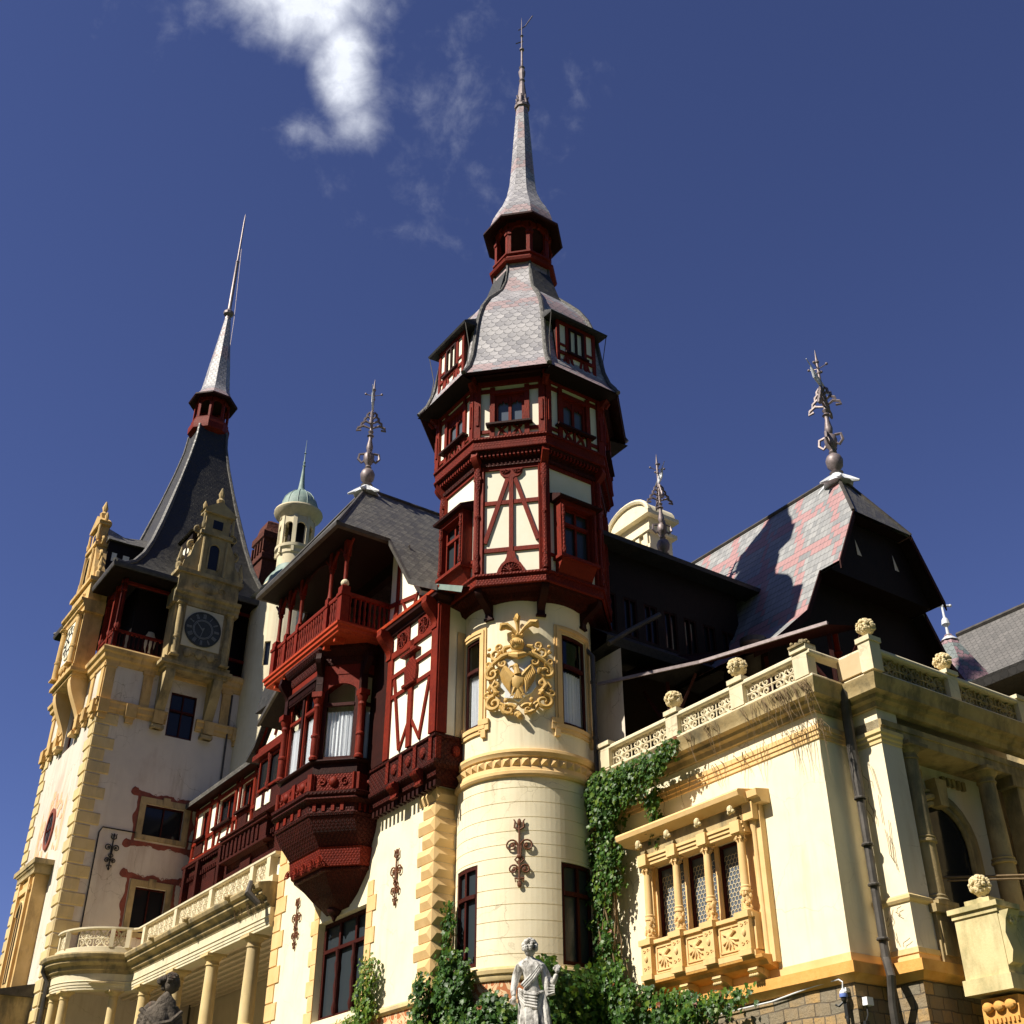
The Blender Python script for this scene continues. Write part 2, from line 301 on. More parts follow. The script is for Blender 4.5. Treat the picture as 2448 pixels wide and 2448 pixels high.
# ------------------------------------------------------------------ mesh builder
class MB:
    def __init__(s, f=None):
        s.v = []; s.f = []; s.uv = []; s.mi = []; s.m = 0; s.map = f
    def P(s, x, d, z, raw=False):
        if s.map and not raw: return tuple(s.map(x, d, z))
        return (x, d, z)
    def face(s, idx, uv=None): s.f.append(tuple(idx)); s.uv.append(uv); s.mi.append(s.m)
    def quad(s, pts, uv=None, raw=False):
        b = len(s.v); s.v += [s.P(*p, raw=raw) for p in pts]; s.face(range(b, b+len(pts)), uv)
    def box(s, x0, x1, d0, d1, z0, z1, nx=1):
        if x0 > x1: x0, x1 = x1, x0
        if d0 > d1: d0, d1 = d1, d0
        if z0 > z1: z0, z1 = z1, z0
        b = len(s.v)
        for i in range(nx+1):
            x = x0+(x1-x0)*i/nx
            s.v += [s.P(x, d0, z0), s.P(x, d1, z0), s.P(x, d1, z1), s.P(x, d0, z1)]
        for i in range(nx):
            k = b+4*i
            for j in range(4):
                s.face((k+j, k+(j+1) % 4, k+4+(j+1) % 4, k+4+j))
        s.face((b, b+3, b+2, b+1)); e = b+4*nx; s.face((e, e+1, e+2, e+3))
    def pext(s, pts, d0, d1):
        """polygon in the facade plane (x,z) extruded in depth"""
        n = len(pts); b = len(s.v)
        s.v += [s.P(x, d0, z) for x, z in pts] + [s.P(x, d1, z) for x, z in pts]
        s.face(range(b, b+n)); s.face(range(b+2*n-1, b+n-1, -1))
        for i in range(n): j = (i+1) % n; s.face((b+i, b+j, b+n+j, b+n+i))
    def dext(s, pts, x0, x1, nx=1):
        """profile (d,z) extruded along x"""
        n = len(pts); b = len(s.v)
        for k in range(nx+1):
            x = x0+(x1-x0)*k/nx
            s.v += [s.P(x, d, z) for d, z in pts]
        s.face(range(b, b+n)); s.face(range(b+nx*n+n-1, b+nx*n-1, -1))
        for k in range(nx):
            o = b+k*n
            for i in range(n): j = (i+1) % n; s.face((o+i, o+j, o+n+j, o+n+i))
    def beam(s, x0, z0, x1, z1, w, d0, d1, w1=None):
        L = math.hypot(x1-x0, z1-z0); nx, nz = -(z1-z0)/L, (x1-x0)/L; a = w/2; c = (w1 or w)/2
        s.pext([(x0+nx*a, z0+nz*a), (x1+nx*c, z1+nz*c), (x1-nx*c, z1-nz*c), (x0-nx*a, z0-nz*a)], d0, d1)
    def rings(s, rs, close=True, caps=True, uv=False):
        b = len(s.v); n = len(rs[0])
        pts = [[s.P(*p) for p in r] for r in rs]
        for r in pts: s.v += r
        acc = 0.0
        for k in range(len(rs)-1):
            mid = lambda r: Vector(r[0]).lerp(Vector(r[1]), .5)
            step = (mid(pts[k+1])-mid(pts[k])).length
            for i in range(n if close else n-1):
                j = (i+1) % n; o = b+k*n
                u4 = None
                if uv:
                    w0 = (Vector(pts[k][j])-Vector(pts[k][i])).length/2; w1 = (Vector(pts[k+1][j])-Vector(pts[k+1][i])).length/2
                    c0 = i*3.1
                    u4 = [(c0-w0, acc), (c0+w0, acc), (c0+w1, acc+step), (c0-w1, acc+step)]
                s.face((o+i, o+j, o+n+j, o+n+i), u4)
            acc += step
        if caps and close:
            s.face(range(b+n-1, b-1, -1)); s.face(range(b+(len(rs)-1)*n, b+len(rs)*n))
    def lathe(s, cx, cd, prof, n=16, a0=0.0, caps=True, squash=1.0):
        s.rings([[(cx+r*math.cos(a0+2*math.pi*i/n), cd+squash*r*math.sin(a0+2*math.pi*i/n), z) for i in range(n)] for r, z in prof], True, caps)
    def tube(s, pts, r, n=6, squash=None):
        """tube through local points; r number or list"""
        P = [Vector(s.P(*p)) for p in pts]; L = len(P)
        if not isinstance(r, (list, tuple)): r = [r]*L
        b = len(s.v); up = Vector((0, 0, 1))
        prev = None
        for i in range(L):
            t = (P[min(i+1, L-1)]-P[max(i-1, 0)])
            if t.length < 1e-9: t = Vector((0, 0, 1))
            t.normalize()
            if prev is None:
                a = t.cross(up) if abs(t.dot(up)) < .95 else t.cross(Vector((1, 0, 0)))
            else: a = prev - t*prev.dot(t)
            if a.length < 1e-6: a = t.orthogonal()
            a.normalize(); prev = a; c = t.cross(a)
            for k in range(n):
                q = 2*math.pi*k/n
                s.v.append(tuple(P[i]+(a*math.cos(q)+c*math.sin(q))*r[i]))
        for i in range(L-1):
            for k in range(n):
                j = (k+1) % n; o = b+i*n
                s.face((o+k, o+j, o+n+j, o+n+k))
        s.face(range(b+n-1, b-1, -1)); s.face(range(b+(L-1)*n, b+L*n))
    def spiral(s, cx, cz, d, r0, turns, a0, sg, th, n=22, r1=.12, sx=1.0, tn=5):
        pts = []; rr = []
        for i in range(n):
            q = i/(n-1); a = a0+sg*turns*2*math.pi*q; r = r0*(1-q)+r0*r1*q
            pts.append((cx+sx*r*math.cos(a), d, cz+r*math.sin(a))); rr.append(th*(1-.45*q))
        s.tube(pts, rr, tn)
    def ball(s, x, d, z, rx, rd=None, rz=None, nu=10, nv=6, jit=0.0):
        rd = rd or rx; rz = rz or rx
        prof = [(max(1e-3, math.sin(math.pi*k/nv)), -math.cos(math.pi*k/nv)) for k in range(nv+1)]
        rs = []
        for pr, pz in prof:
            rs.append([(x+rx*pr*math.cos(2*math.pi*i/nu)*(1+random.uniform(-jit, jit)), d+rd*pr*math.sin(2*math.pi*i/nu)*(1+random.uniform(-jit, jit)), z+rz*pz*(1+random.uniform(-jit, jit))) for i in range(nu)])
        s.rings(rs)
    def sweep(s, path, prof, closed=False):
        """moulding: profile (out, z) carried along a plan path (outward = right of travel), mitred"""
        n = len(path); offs = []
        for i in range(n):
            p = Vector(path[i]); 
            a = Vector(path[i-1]) if (i > 0 or closed) else None
            c = Vector(path[(i+1) % n]) if (i < n-1 or closed) else None
            def nrm(q, w): t = (w-q).normalized(); return Vector((t.y, -t.x))
            if a is None: o = nrm(p, c)
            elif c is None: o = nrm(a, p)
            else:
                n1, n2 = nrm(a, p), nrm(p, c); o = n1+n2; o = o/max(.25, (1+n1.dot(n2)))
            offs.append(o)
        m = len(prof); b = len(s.v)
        for i in range(n):
            for o, z in prof: s.v.append(s.P(path[i][0]+offs[i].x*o, path[i][1]+offs[i].y*o, z))
        for i in range(n if closed else n-1):
            k = b+i*m; l = b+((i+1) % n)*m
            for j in range(m):
                jj = (j+1) % m
                s.face((k+j, k+jj, l+jj, l+j))
        if not closed:
            s.face(range(b, b+m)); s.face(range(b+(n-1)*m+m-1, b+(n-1)*m-1, -1))
    def wall(s, x0, x1, z0, z1, holes=(), depth=.3, step=None, grooves=(), gd=.015, gh=.03):
        xs = {x0, x1}; zs = {z0, z1}
        for h in holes: xs |= {h[0], h[1]}; zs |= {h[2], h[3]}
        for gz in grooves: zs |= {gz-gh/2, gz+gh/2}
        if step:
            k = math.ceil((x1-x0)/step); xs |= {x0+(x1-x0)*i/k for i in range(1, k)}
        xs = sorted(x for x in xs if x0 <= x <= x1); zs = sorted(z for z in zs if z0 <= z <= z1)
        xs = [x for i, x in enumerate(xs) if i == 0 or x-xs[i-1] > 1e-6]
        def ing(z): return any(abs(z-gz) < gh/2 for gz in grooves)
        for i in range(len(xs)-1):
            for j in range(len(zs)-1):
                a, b_, c, e = xs[i], xs[i+1], zs[j], zs[j+1]; mx, mz = (a+b_)/2, (c+e)/2
                if any(h[0] < mx < h[1] and h[2] < mz < h[3] for h in holes): continue
                d = -gd if ing(mz) else 0
                s.quad([(a, d, c), (b_, d, c), (b_, d, e), (a, d, e)])
                if d:
                    s.quad([(a, 0, c), (b_, 0, c), (b_, d, c), (a, d, c)]); s.quad([(a, d, e), (b_, d, e), (b_, 0, e), (a, 0, e)])
        for h in holes:
            xx = [x for x in xs if h[0]-1e-6 <= x <= h[1]+1e-6]
            for a, b_ in zip(xx[:-1], xx[1:]):
                s.quad([(a, 0, h[2]), (b_, 0, h[2]), (b_, -depth, h[2]), (a, -depth, h[2])]); s.quad([(a, 0, h[3]), (b_, 0, h[3]), (b_, -depth, h[3]), (a, -depth, h[3])])
            for x in (h[0], h[1]): s.quad([(x, 0, h[2]), (x, -depth, h[2]), (x, -depth, h[3]), (x, 0, h[3])])
    def mesh(s, name, mats, base):
        me = bpy.data.meshes.new(name)
        me.from_pydata([(x-base[0], y-base[1], z-base[2]) for x, y, z in s.v], [], s.f)
        uvl = me.uv_layers.new(name='UVMap'); V = [Vector(p) for p in s.v]
        data = []
        for f, uv in zip(s.f, s.uv):
            if uv: data += uv; continue
            p = [V[i] for i in f]; n = Vector((0, 0, 0))
            for i in range(len(p)): n += p[i].cross(p[(i+1) % len(p)])
            n = n.normalized() if n.length > 1e-12 else Vector((0, 0, 1))
            if abs(n.z) > .97: data += [(q.x, q.y) for q in p]; continue
            if n.z < 0: n = -n
            h = Vector((-n.y, n.x, 0)).normalized(); t = n.cross(h)
            data += [(q.dot(h), q.dot(t)) for q in p]
        flat = [c for q in data for c in q]
        uvl.data.foreach_set('uv', flat)
        for mt in mats: me.materials.append(MAT[mt])
        me.polygons.foreach_set('material_index', s.mi)
        bm = bmesh.new(); bm.from_mesh(me); bmesh.ops.recalc_face_normals(bm, faces=bm.faces); bm.to_mesh(me); bm.free()
        me.polygons.foreach_set('use_smooth', [True]*len(me.polygons))
        me.set_sharp_from_angle(angle=R(32))
        return me
class LMB(MB):
    def mesh(s, name, mats, base):
        me = bpy.data.meshes.new(name); me.from_pydata([(x-base[0], y-base[1], z-base[2]) for x, y, z in s.v], [], s.f)
        uvl = me.uv_layers.new(name='UVMap'); flat = [c for uv in s.uv for q in uv for c in q]; uvl.data.foreach_set('uv', flat)
        for mt in mats: me.materials.append(MAT[mt])
        return me
BASE = {}
def settags(o, label=None, cat=None, group=None, kind=None):
    if label: o['label'] = label
    if cat: o['category'] = cat
    if group: o['group'] = group
    if kind: o['kind'] = kind
def thing(name, label, cat, base, group=None):
    o = bpy.data.objects.new(name, None); C.objects.link(o); o.empty_display_size = .5
    o.location = W(*base); o.rotation_euler = (0, 0, ROT); BASE[o.name] = base
    settags(o, label, cat, group); return o
import numpy as np
def pieces(mb, each):
    n = len(mb.v); par = list(range(n))
    def find(a):
        while par[a] != a: par[a] = par[par[a]]; a = par[a]
        return a
    for f in mb.f:
        a = find(f[0])
        for b in f[1:]: par[find(b)] = a
    key = {}
    for i in range(n): key.setdefault(find(i), []).append(i)
    isl = list(key.values()); k = len(isl)
    if k < 2 or k > 700: return None
    P = np.array(mb.v, dtype=float)
    lo = np.array([P[i].min(0) for i in isl]); hi = np.array([P[i].max(0) for i in isl]); size = (hi-lo).max(1)
    if each: lab = list(range(k))
    else:
        gap = np.maximum(0, np.maximum(lo[:, None]-hi[None], lo[None]-hi[:, None])); near = np.sqrt((gap**2).sum(2)) <= np.maximum(.019, .42*np.maximum(size[:, None], size[None]))
        q = list(range(k))
        def fd(a):
            while q[a] != a: q[a] = q[q[a]]; a = q[a]
            return a
        for a, b in zip(*np.nonzero(np.triu(near, 1))): q[fd(int(b))] = fd(int(a))
        lab = [fd(a) for a in range(k)]
    u = sorted(set(lab))
    if len(u) < 2 or len(u) > 90: return None
    vl = {}
    for l, idx in zip(lab, isl):
        for i in idx: vl[i] = l
    out = []
    for l in u:
        m = MB(); mp = {}
        for f, uv, mi in zip(mb.f, mb.uv, mb.mi):
            if vl[f[0]] != l: continue
            nf = []
            for i in f:
                if i not in mp: mp[i] = len(m.v); m.v.append(mb.v[i])
                nf.append(mp[i])
            m.f.append(tuple(nf)); m.uv.append(uv); m.mi.append(mi)
        out.append(m)
    return out
def part(name, mb, mats, parent, label=None, kind=None, each=False, whole=False):
    if isinstance(mats, str): mats = [mats]
    ps = None if (whole or isinstance(mb, LMB)) else pieces(mb, each)
    if ps:
        first = None
        for m in ps: o = part(name, m, mats, parent, label, kind, False, True); first = first or o
        return first
    base = BASE[parent.name]; me = mb.mesh(name, mats, base)
    o = bpy.data.objects.new(name, me); C.objects.link(o); o.parent = parent; BASE[o.name] = base
    settags(o, label, None, None, kind); return o
def solo(name, mb, mats, base, label=None, cat=None, group=None, kind=None):
    if isinstance(mats, str): mats = [mats]
    me = mb.mesh(name, mats, base); o = bpy.data.objects.new(name, me); C.objects.link(o)
    o.location = W(*base); o.rotation_euler = (0, 0, ROT); BASE[o.name] = base
    settags(o, label, cat, group, kind); return o
def FA(V): return lambda x, d, z: (x, V-d, z)
def FB(U): return lambda x, d, z: (U+d, x, z)
def FDIR(c, ang, ap):
    n = (math.cos(R(ang)), math.sin(R(ang))); r = (-n[1], n[0])
    return lambda x, d, z: (c[0]+n[0]*(ap+d)+r[0]*x, c[1]+n[1]*(ap+d)+r[1]*x, z)
def FCYL(c, rad): return lambda x, d, z: (c[0]+(rad+d)*math.cos(R(x)), c[1]+(rad+d)*math.sin(R(x)), z)
def octring(c, ap, z, n=8, ph=22.5):
    r = ap/math.cos(math.pi/n); return [(c[0]+r*math.cos(R(ph)+2*math.pi*i/n), c[1]+r*math.sin(R(ph)+2*math.pi*i/n), z) for i in range(n)]

# ------------------------------------------------------------------ component builders
def window(parent, f, x0, x1, z0, z1, dep=.16, fw=.09, transom=None, mull=1, frame='brown_wood', pane='glass', curtain=None, sx=1.0, arch=False, label=None):
    """casement window set back in its opening: frame with bars, glass behind, curtain behind the glass"""
    m = MB(f); w = fw*sx; nx = max(1, int((x1-x0)/sx/.25)) if sx > 1 else 1
    m.box(x0, x0+w, -dep, -dep+.08, z0, z1); m.box(x1-w, x1, -dep, -dep+.08, z0, z1)
    m.box(x0+w, x1-w, -dep, -dep+.08, z0, z0+fw, nx); m.box(x0+w, x1-w, -dep, -dep+.08, z1-fw, z1, nx)
    for i in range(mull):
        xc = x0+(x1-x0)*(i+1)/(mull+1); m.box(xc-w*.5, xc+w*.5, -dep-.005, -dep+.075, z0+fw, z1-fw)
    if transom: m.box(x0+w, x1-w, -dep-.01, -dep+.11, transom-.06, transom+.06, nx)
    o = part('window', m, frame, parent, label)
    g = MB(f); nn = nx
    if curtain:
        for q in range(nn): g.quad([(x0+w*.6+(x1-x0-w*1.2)*q/nn, -dep-.02, z0+fw*.6), (x0+w*.6+(x1-x0-w*1.2)*(q+1)/nn, -dep-.02, z0+fw*.6), (x0+w*.6+(x1-x0-w*1.2)*(q+1)/nn, -dep-.02, z1-fw*.6), (x0+w*.6+(x1-x0-w*1.2)*q/nn, -dep-.02, z1-fw*.6)])
    else: g.box(x0+w*.6, x1-w*.6, -dep-.035, -dep-.02, z0+fw*.6, z1-fw*.6, nn)
    part('pane', g, 'glass_clear' if curtain else pane, o)
    if curtain:
        cc = MB(f); top = curtain if curtain is not True else z1-fw
        k = 56; s0 = x0*7.3+z0
        pts = [(x0+w+(x1-x0-2*w)*i/k, -dep-.10+.028*math.sin(i*.9+s0)+.022*math.sin(i*1.67+2*s0)) for i in range(k+1)]
        for (a, da), (b_, db) in zip(pts[:-1], pts[1:]):
            cc.quad([(a, da, z0+fw), (b_, db, z0+fw), (b_, db, top), (a, da, top)])
        part('curtain', cc, 'curtain', o)
    return o
def lattice_hex(f, x0, x1, z0, z1, d, s=.09, th=.012):
    m = MB(f); hx = s*math.sqrt(3); j = 0; z = z0
    while z < z1:
        x = x0+(hx/2 if j % 2 else 0)
        while x < x1:
            if x+hx*.5 <= x1+.01 and z+s <= z1+.01:
                p = [(x+s*math.cos(R(30+60*k)), z+s*math.sin(R(30+60*k))) for k in range(6)]
                for k in (0, 1, 2): 
                    (a, b_), (c, e) = p[k], p[k+1]; m.beam(a, b_, c, e, th, d, d+.01)
            x += hx
        z += s*1.5; j += 1
    return m
def volute_bracket(m, x0, x1, z0, z1, p):
    """console: S curve seen from the side, p = how far it stands out at the top"""
    pts = [(0, z1), (p, z1), (p, z1-.12*(z1-z0))]
    for i in range(1, 9):
        q = i/9; pts.append((p*(1-q)**1.2*.92+.10+.05*math.sin(q*6.28), z1-(z1-z0)*(.12+.80*q)))
    pts += [(.13, z0), (0, z0)]
    m.dext(pts, x0, x1)
def column(parent, f, x, d, z0, z1, r, mat, name='column', sleeve=.33, flute=False, n=18):
    m = MB(f); h = z1-z0
    m.box(x-r*1.45, x+r*1.45, d-r*1.45, d+r*1.45, z0, z0+r*.35)
    pr = [(r*1.35, z0+r*.35), (r*1.4, z0+r*.55), (r*1.15, z0+r*.75), (r*1.2, z0+r*.95), (r*1.04, z0+r*1.1)]
    if sleeve: pr += [(r*1.03, z0+h*sleeve-.1), (r*1.22, z0+h*sleeve-.08), (r*1.22, z0+h*sleeve-.03), (r*1.08, z0+h*sleeve), (r*1.18, z0+h*sleeve+.05), (r, z0+h*sleeve+.08)]
    pr += [(r*.98, z0+h*.6), (r*.86, z1-r*1.5), (r*1.0, z1-r*1.45), (r*1.0, z1-r*1.3), (r*.88, z1-r*1.25), (r*.9, z1-r*.9), (r*1.25, z1-r*.5), (r*1.3, z1-r*.35)]
    m.lathe(x, d, pr, n)
    m.box(x-r*1.45, x+r*1.45, d-r*1.45, d+r*1.45, z1-r*.34, z1)
    if flute:
        for k in range(14):
            a = 2*math.pi*k/14; cx, cz = x+r*1.0*math.cos(a), d+r*1.0*math.sin(a)
            m.tube([(cx, cz, z0+r*1.2), (cx, cz, z0+h*sleeve-.14)], r*.12, 5)
    return part(name, m, mat, parent)
def filigree(m, x0, x1, z0, z1, d, th=.035, unit=None):
    """pierced tracery: mirrored scrolls and a lozenge in every bay"""
    h = z1-z0; L = x1-x0; n = max(1, round(L/(unit or h*1.55))); w = L/n; zc = (z0+z1)/2
    for i in range(n):
        c = x0+w*(i+.5)
        for sx in (-1, 1):
            for sz in (-1, 1):
                m.spiral(c+sx*w*.27, zc+sz*h*.24, d, h*.235, 1.25, R(90 if sz > 0 else -90), sx*sz, th, 18, .15, min(1.25, w*.42/h/.5*.5+.25))
                m.tube([(c+sx*w*.27, d, zc+sz*h*.47), (c+sx*w*.06, d, zc+sz*h*.30), (c, d, zc+sz*h*.08)], [th, th*1.1, th*.8], 5)
        m.tube([(c-w*.13, d, zc), (c, d, zc+h*.17), (c+w*.13, d, zc), (c, d, zc-h*.17), (c-w*.13, d, zc)], th, 5)
        m.ball(c, d, zc, th*2.2, th*1.5, th*2.2, 8, 5)
        m.tube([(c-w*.5, d, zc), (c-w*.13, d, zc)], th*.9, 5); m.tube([(c+w*.13, d, zc), (c+w*.5, d, zc)], th*.9, 5)
        m.tube([(c-w*.5, d, z0), (c-w*.5, d, z1)], th*.7, 5)
    m.tube([(x1, d, z0), (x1, d, z1)], th*.7, 5)
def rosette(m, x, d, z, r, petals=9, half=False, th=.03):
    k = petals
    for i in range(k):
        a = math.pi*(i+.5)/k if half else 2*math.pi*i/k
        m.tube([(x+r*.2*math.cos(a), d, z+r*.2*math.sin(a)), (x+r*.85*math.cos(a), d+th*.3, z+r*.85*math.sin(a))], [th*.7, th*1.3], 5)
    pts = [(x+r*math.cos(math.pi*(1 if half else 2)*i/20), d, z+r*math.sin(math.pi*(1 if half else 2)*i/20)) for i in range(21)]
    m.tube(pts, th, 5); m.ball(x, d, z+(.1*r if half else 0), r*.22, th*1.6, r*.22, 8, 5)
def anchor(parent, f, x, z, s=1.0, sx=1.0, mat='iron', dd=.06, lab=None):
    """ornamental iron wall anchor: stem, two pairs of curls, a bud at each end"""
    m = MB(f); a = .028*s
    def X(v): return x+v*sx
    m.tube([(X(0), dd, z-.80*s), (X(0), dd, z+.72*s)], a*1.15, 6)
    def curl(cx, cz, r, sg, up):
        pts = []; rr = []
        for i in range(20):
            q = i/19; an = (R(180) if sg > 0 else 0)+(-sg*up)*q*R(460); rad = r*(1-.62*q)
            pts.append((X(cx+rad*math.cos(an)), dd, cz+rad*math.sin(an))); rr.append(a*(1-.3*q))
        m.tube(pts, rr, 5)
        m.ball(X(cx+sg*-.02), dd, cz, .045*s*sx, .03, .045*s, 8, 5)
    for sg in (-1, 1):
        curl(sg*.21*s, z+.18*s, .17*s, sg, 1); curl(sg*.16*s, z-.46*s, .13*s, sg, 1)
        m.tube([(X(sg*.05*s), dd, z+.18*s), (X(sg*.03*s), dd, z-.08*s), (X(0), dd, z-.2*s)], a*.8, 5)
        m.tube([(X(0), dd, z+.60*s), (X(sg*.13*s), dd, z+.68*s), (X(sg*.11*s), dd, z+.84*s), (X(sg*.15*s), dd, z+.90*s)], [a, a*1.2, a, a*.6], 5)
        m.tube([(X(0), dd, z-.72*s), (X(sg*.12*s), dd, z-.70*s), (X(sg*.10*s), dd, z-.80*s)], [a, a*1.1, a*.6], 5)
        m.tube([(X(sg*.03*s), dd, z-.1*s), (X(sg*.12*s), dd, z-.2*s), (X(sg*.03*s), dd, z-.3*s)], a*.9, 5)
    m.ball(X(0), dd, z+.82*s, .055*s*sx, .04, .10*s, 8, 6); m.ball(X(0), dd, z-.86*s, .06*s*sx, .04, .09*s, 8, 6)
    m.ball(X(0), dd+.02, z-.12*s, .07*s*sx, .05, .07*s, 8, 6)
    return part('wall_anchor', m, mat, parent, lab)
def finial_tall(parent, u, v, z, h=4.6, vane=True, flagang=0, lab=None, foot=True):
    """vase shaped metal finial with a leafy stem and a pierced vane"""
    s = h/4.6
    if foot:
        lf = MB()
        lf.lathe(u, v, [(.42*s, z-.35*s), (.22*s, z-.1*s), (.16*s, z)], 12)
        for k in range(6):
            a = k*math.pi/3+.3
            lf.tube([(u+.1*math.cos(a), v+.1*math.sin(a), z), (u+.35*s*math.cos(a), v+.35*s*math.sin(a), z-.28*s), (u+.62*s*math.cos(a), v+.62*s*math.sin(a), z-.42*s)], [.05*s, .10*s, .03*s], 6)
        part('ridge_cap', lf, 'lead_light', parent)
    m = MB()
    pr = [(.16, 0), (.20, .06), (.10, .12), (.12, .16), (.22, .28), (.25, .48), (.20, .62), (.09, .72), (.12, .78), (.08, .84), (.10, .9), (.17, 1.02), (.19, 1.22), (.15, 1.35), (.07, 1.42), (.10, 1.48), (.12, 1.62), (.06, 1.95), (.07, 2.05), (.12, 2.1), (.05, 2.18), (.10, 2.28), (.045, 2.34), (.040, 4.2), (.005, 4.6)]
    m.lathe(u, v, [(r*s, z+zz*s) for r, zz in pr], 14)
    for a in (flagang, flagang+math.pi/2, flagang+math.pi, flagang-math.pi/2):
        ca, sa = math.cos(a), math.sin(a)
        m.tube([(u+.15*s*ca, v+.15*s*sa, z+1.35*s), (u+.33*s*ca, v+.33*s*sa, z+1.32*s), (u+.36*s*ca, v+.36*s*sa, z+1.12*s), (u+.24*s*ca, v+.24*s*sa, z+.98*s), (u+.16*s*ca, v+.16*s*sa, z+1.06*s)], .045*s, 5)
        for (z0, rr) in ((2.42, .46), (2.62, .34), (2.82, .24), (3.0, .16)):
            m.tube([(u, v, z+z0*s), (u+rr*.6*s*ca, v+rr*.6*s*sa, z+(z0+.12)*s), (u+rr*s*ca, v+rr*s*sa, z+(z0+.02)*s), (u+rr*1.1*s*ca, v+rr*1.1*s*sa, z+(z0-.10)*s), (u+rr*.75*s*ca, v+rr*.75*s*sa, z+(z0-.06)*s)], [.03*s, .045*s, .05*s, .035*s, .045*s], 5)
        m.tube([(u, v, z+3.85*s), (u+.28*s*ca, v+.28*s*sa, z+3.92*s)], .015*s, 5); m.ball(u+.28*s*ca, v+.28*s*sa, z+3.93*s, .045*s)
    m.ball(u, v, z+4.12*s, .07*s); m.ball(u, v, z+3.7*s, .065*s); m.ball(u, v, z+3.05*s, .075*s)
    o = part('finial', m, 'zinc', parent, lab)
    if vane:
        g = MB(); ca, sa = math.cos(flagang), math.sin(flagang)
        def p(t, zz): return (u+ca*t*s, v+sa*t*s, z+zz*s)
        g.tube([p(-.55, 3.30), p(0, 3.42), p(.95, 3.62)], [.03*s, .03*s, .012*s], 5); g.ball(*p(-.56, 3.30), .045*s)
        g.tube([p(0, 3.18), p(.5, 3.20)], .03*s, 5)
        for a_, b_ in (((.05, 3.2), (.05, 3.42)), ((.5, 3.2), (.62, 3.52)), ((.05, 3.2), (.28, 3.46)), ((.28, 3.46), (.5, 3.2)), ((.16, 3.2), (.16, 3.44)), ((.4, 3.2), (.4, 3.5)), ((.1, 3.33), (.55, 3.38))):
            g.tube([p(*a_), p(*b_)], .034*s, 5)
        part('weather_vane', g, 'lead_light', o)
    return o
# ================================================================== SETTING
g = MB(); n = 40
g.quad([(-3000, -3000, 0), (3000, -3000, 0), (3000, 3000, 0), (-3000, 3000, 0)])
solo('ground', g, 'ground', (0, 0, 0), kind='structure')
g = MB(); g.quad([(-60, -12, .004), (-6, -12, .004), (-6, 14, .004), (-60, 14, .004)])
solo('forecourt', g, 'gravel', (-30, 0, .004), kind='structure')
g = MB(); nx_, ny_ = 70, 14
random.seed(3); rows = []
for j in range(ny_+1):
    row = []
    for i in range(nx_+1):
        u = -980+i*16; q = j/ny_
        hh = (88 + 70*math.sin(i*.11+1.9) + 26*math.sin(i*.43+.4) + 10*math.sin(i*1.3))*math.sin(q*math.pi*.5)**1.3
        if i > 52: hh *= max(.2, 1-(i-52)/16)
        row.append((u+random.uniform(-3, 3), 560+q*260+80*math.sin(i*.2), max(-2, hh*(1.0)+random.uniform(-4, 4)*q)))
    rows.append(row)
g.rings(rows, close=False, caps=False); solo('mountain', g, 'mountain', (-500, 600, 0), kind='structure')
g = MB(); random.seed(8); rows = [[], [], [], []]  # hill ring out of view, added to block low sky and deepen shade
for i in range(143):
    a = R(40+i*2.0); k = 1.0
    e = 26+7*math.sin(i*.09+.5)+3*math.sin(i*.37)+random.uniform(-.8, .8)
    if i < 6 or i > 136: e *= min(i, 142-i)/6*.9+.1
    for row, (rr, q) in zip(rows, ((150, -.02), (190, .45), (240, .85), (280, 1.0))): row.append((rr*math.sin(a), rr*math.cos(a), q*280*math.tan(R(e))+random.uniform(-3, 3)*q))
g.map = lambda x, d, z: (x*UX+d*UY, x*VX+d*VY, z)
g.rings(rows, close=False, caps=False); solo('sky_blocking_hills', g, 'hill_ring', (0, -200, 0), kind='structure')
random.seed(11)

# ================================================================== ROUND TOWER
TC = (-31.03, 21.93); TR = 2.3
tw = thing('round_tower', 'tall round cream tower with red half-timbered top storeys, slate bell roof and needle spire', 'tower', (TC[0], TC[1], 0))
cy = FCYL(TC, TR)
m = MB(cy)
m.wall(-205, 155, 8.72, 14.45, [(-107, -76.8, 8.80, 11.77), (-9, 22.5, 8.80, 11.77)], .22, 4, [9.06, 9.52, 10.0, 10.47, 10.93, 11.40, 11.86, 12.25, 12.65, 13.08, 13.56, 14.02], .018, .022)
m.wall(-205, 155, 15.25, 21.2, [(-99, -77.2, 16.27, 19.50), (-4.5, 25.5, 16.22, 19.50)], .22, 4)
part('wall', m, 'cream', tw)
m = MB(FCYL(TC, 0)); 
def cylring(m, prof, a0=-205, a1=155, st=5):
    k = int((a1-a0)/st)
    m.rings([[(a0+(a1-a0)*i/k, r, z) for i in range(k)] for r, z in prof], True, False)
cylring(m, [(2.30, 0), (2.36, 0), (2.36, 7.3), (2.42, 7.35), (2.42, 7.45), (2.3, 7.5)]); part('plinth_wall', m, 'cream', tw)
m = MB(FCYL(TC, 0)); cylring(m, [(2.31, 7.45), (2.31, 8.36)]); part('painted_frieze', m, 'sgraffito', tw)
m = MB(FCYL(TC, 0)); cylring(m, [(2.28, 8.32), (2.36, 8.34), (2.40, 8.42), (2.40, 8.48), (2.45, 8.52), (2.47, 8.62), (2.44, 8.69), (2.36, 8.72), (2.26, 8.73)], st=4); part('ledge', m, 'stone', tw)
m = MB(FCYL(TC, 0))
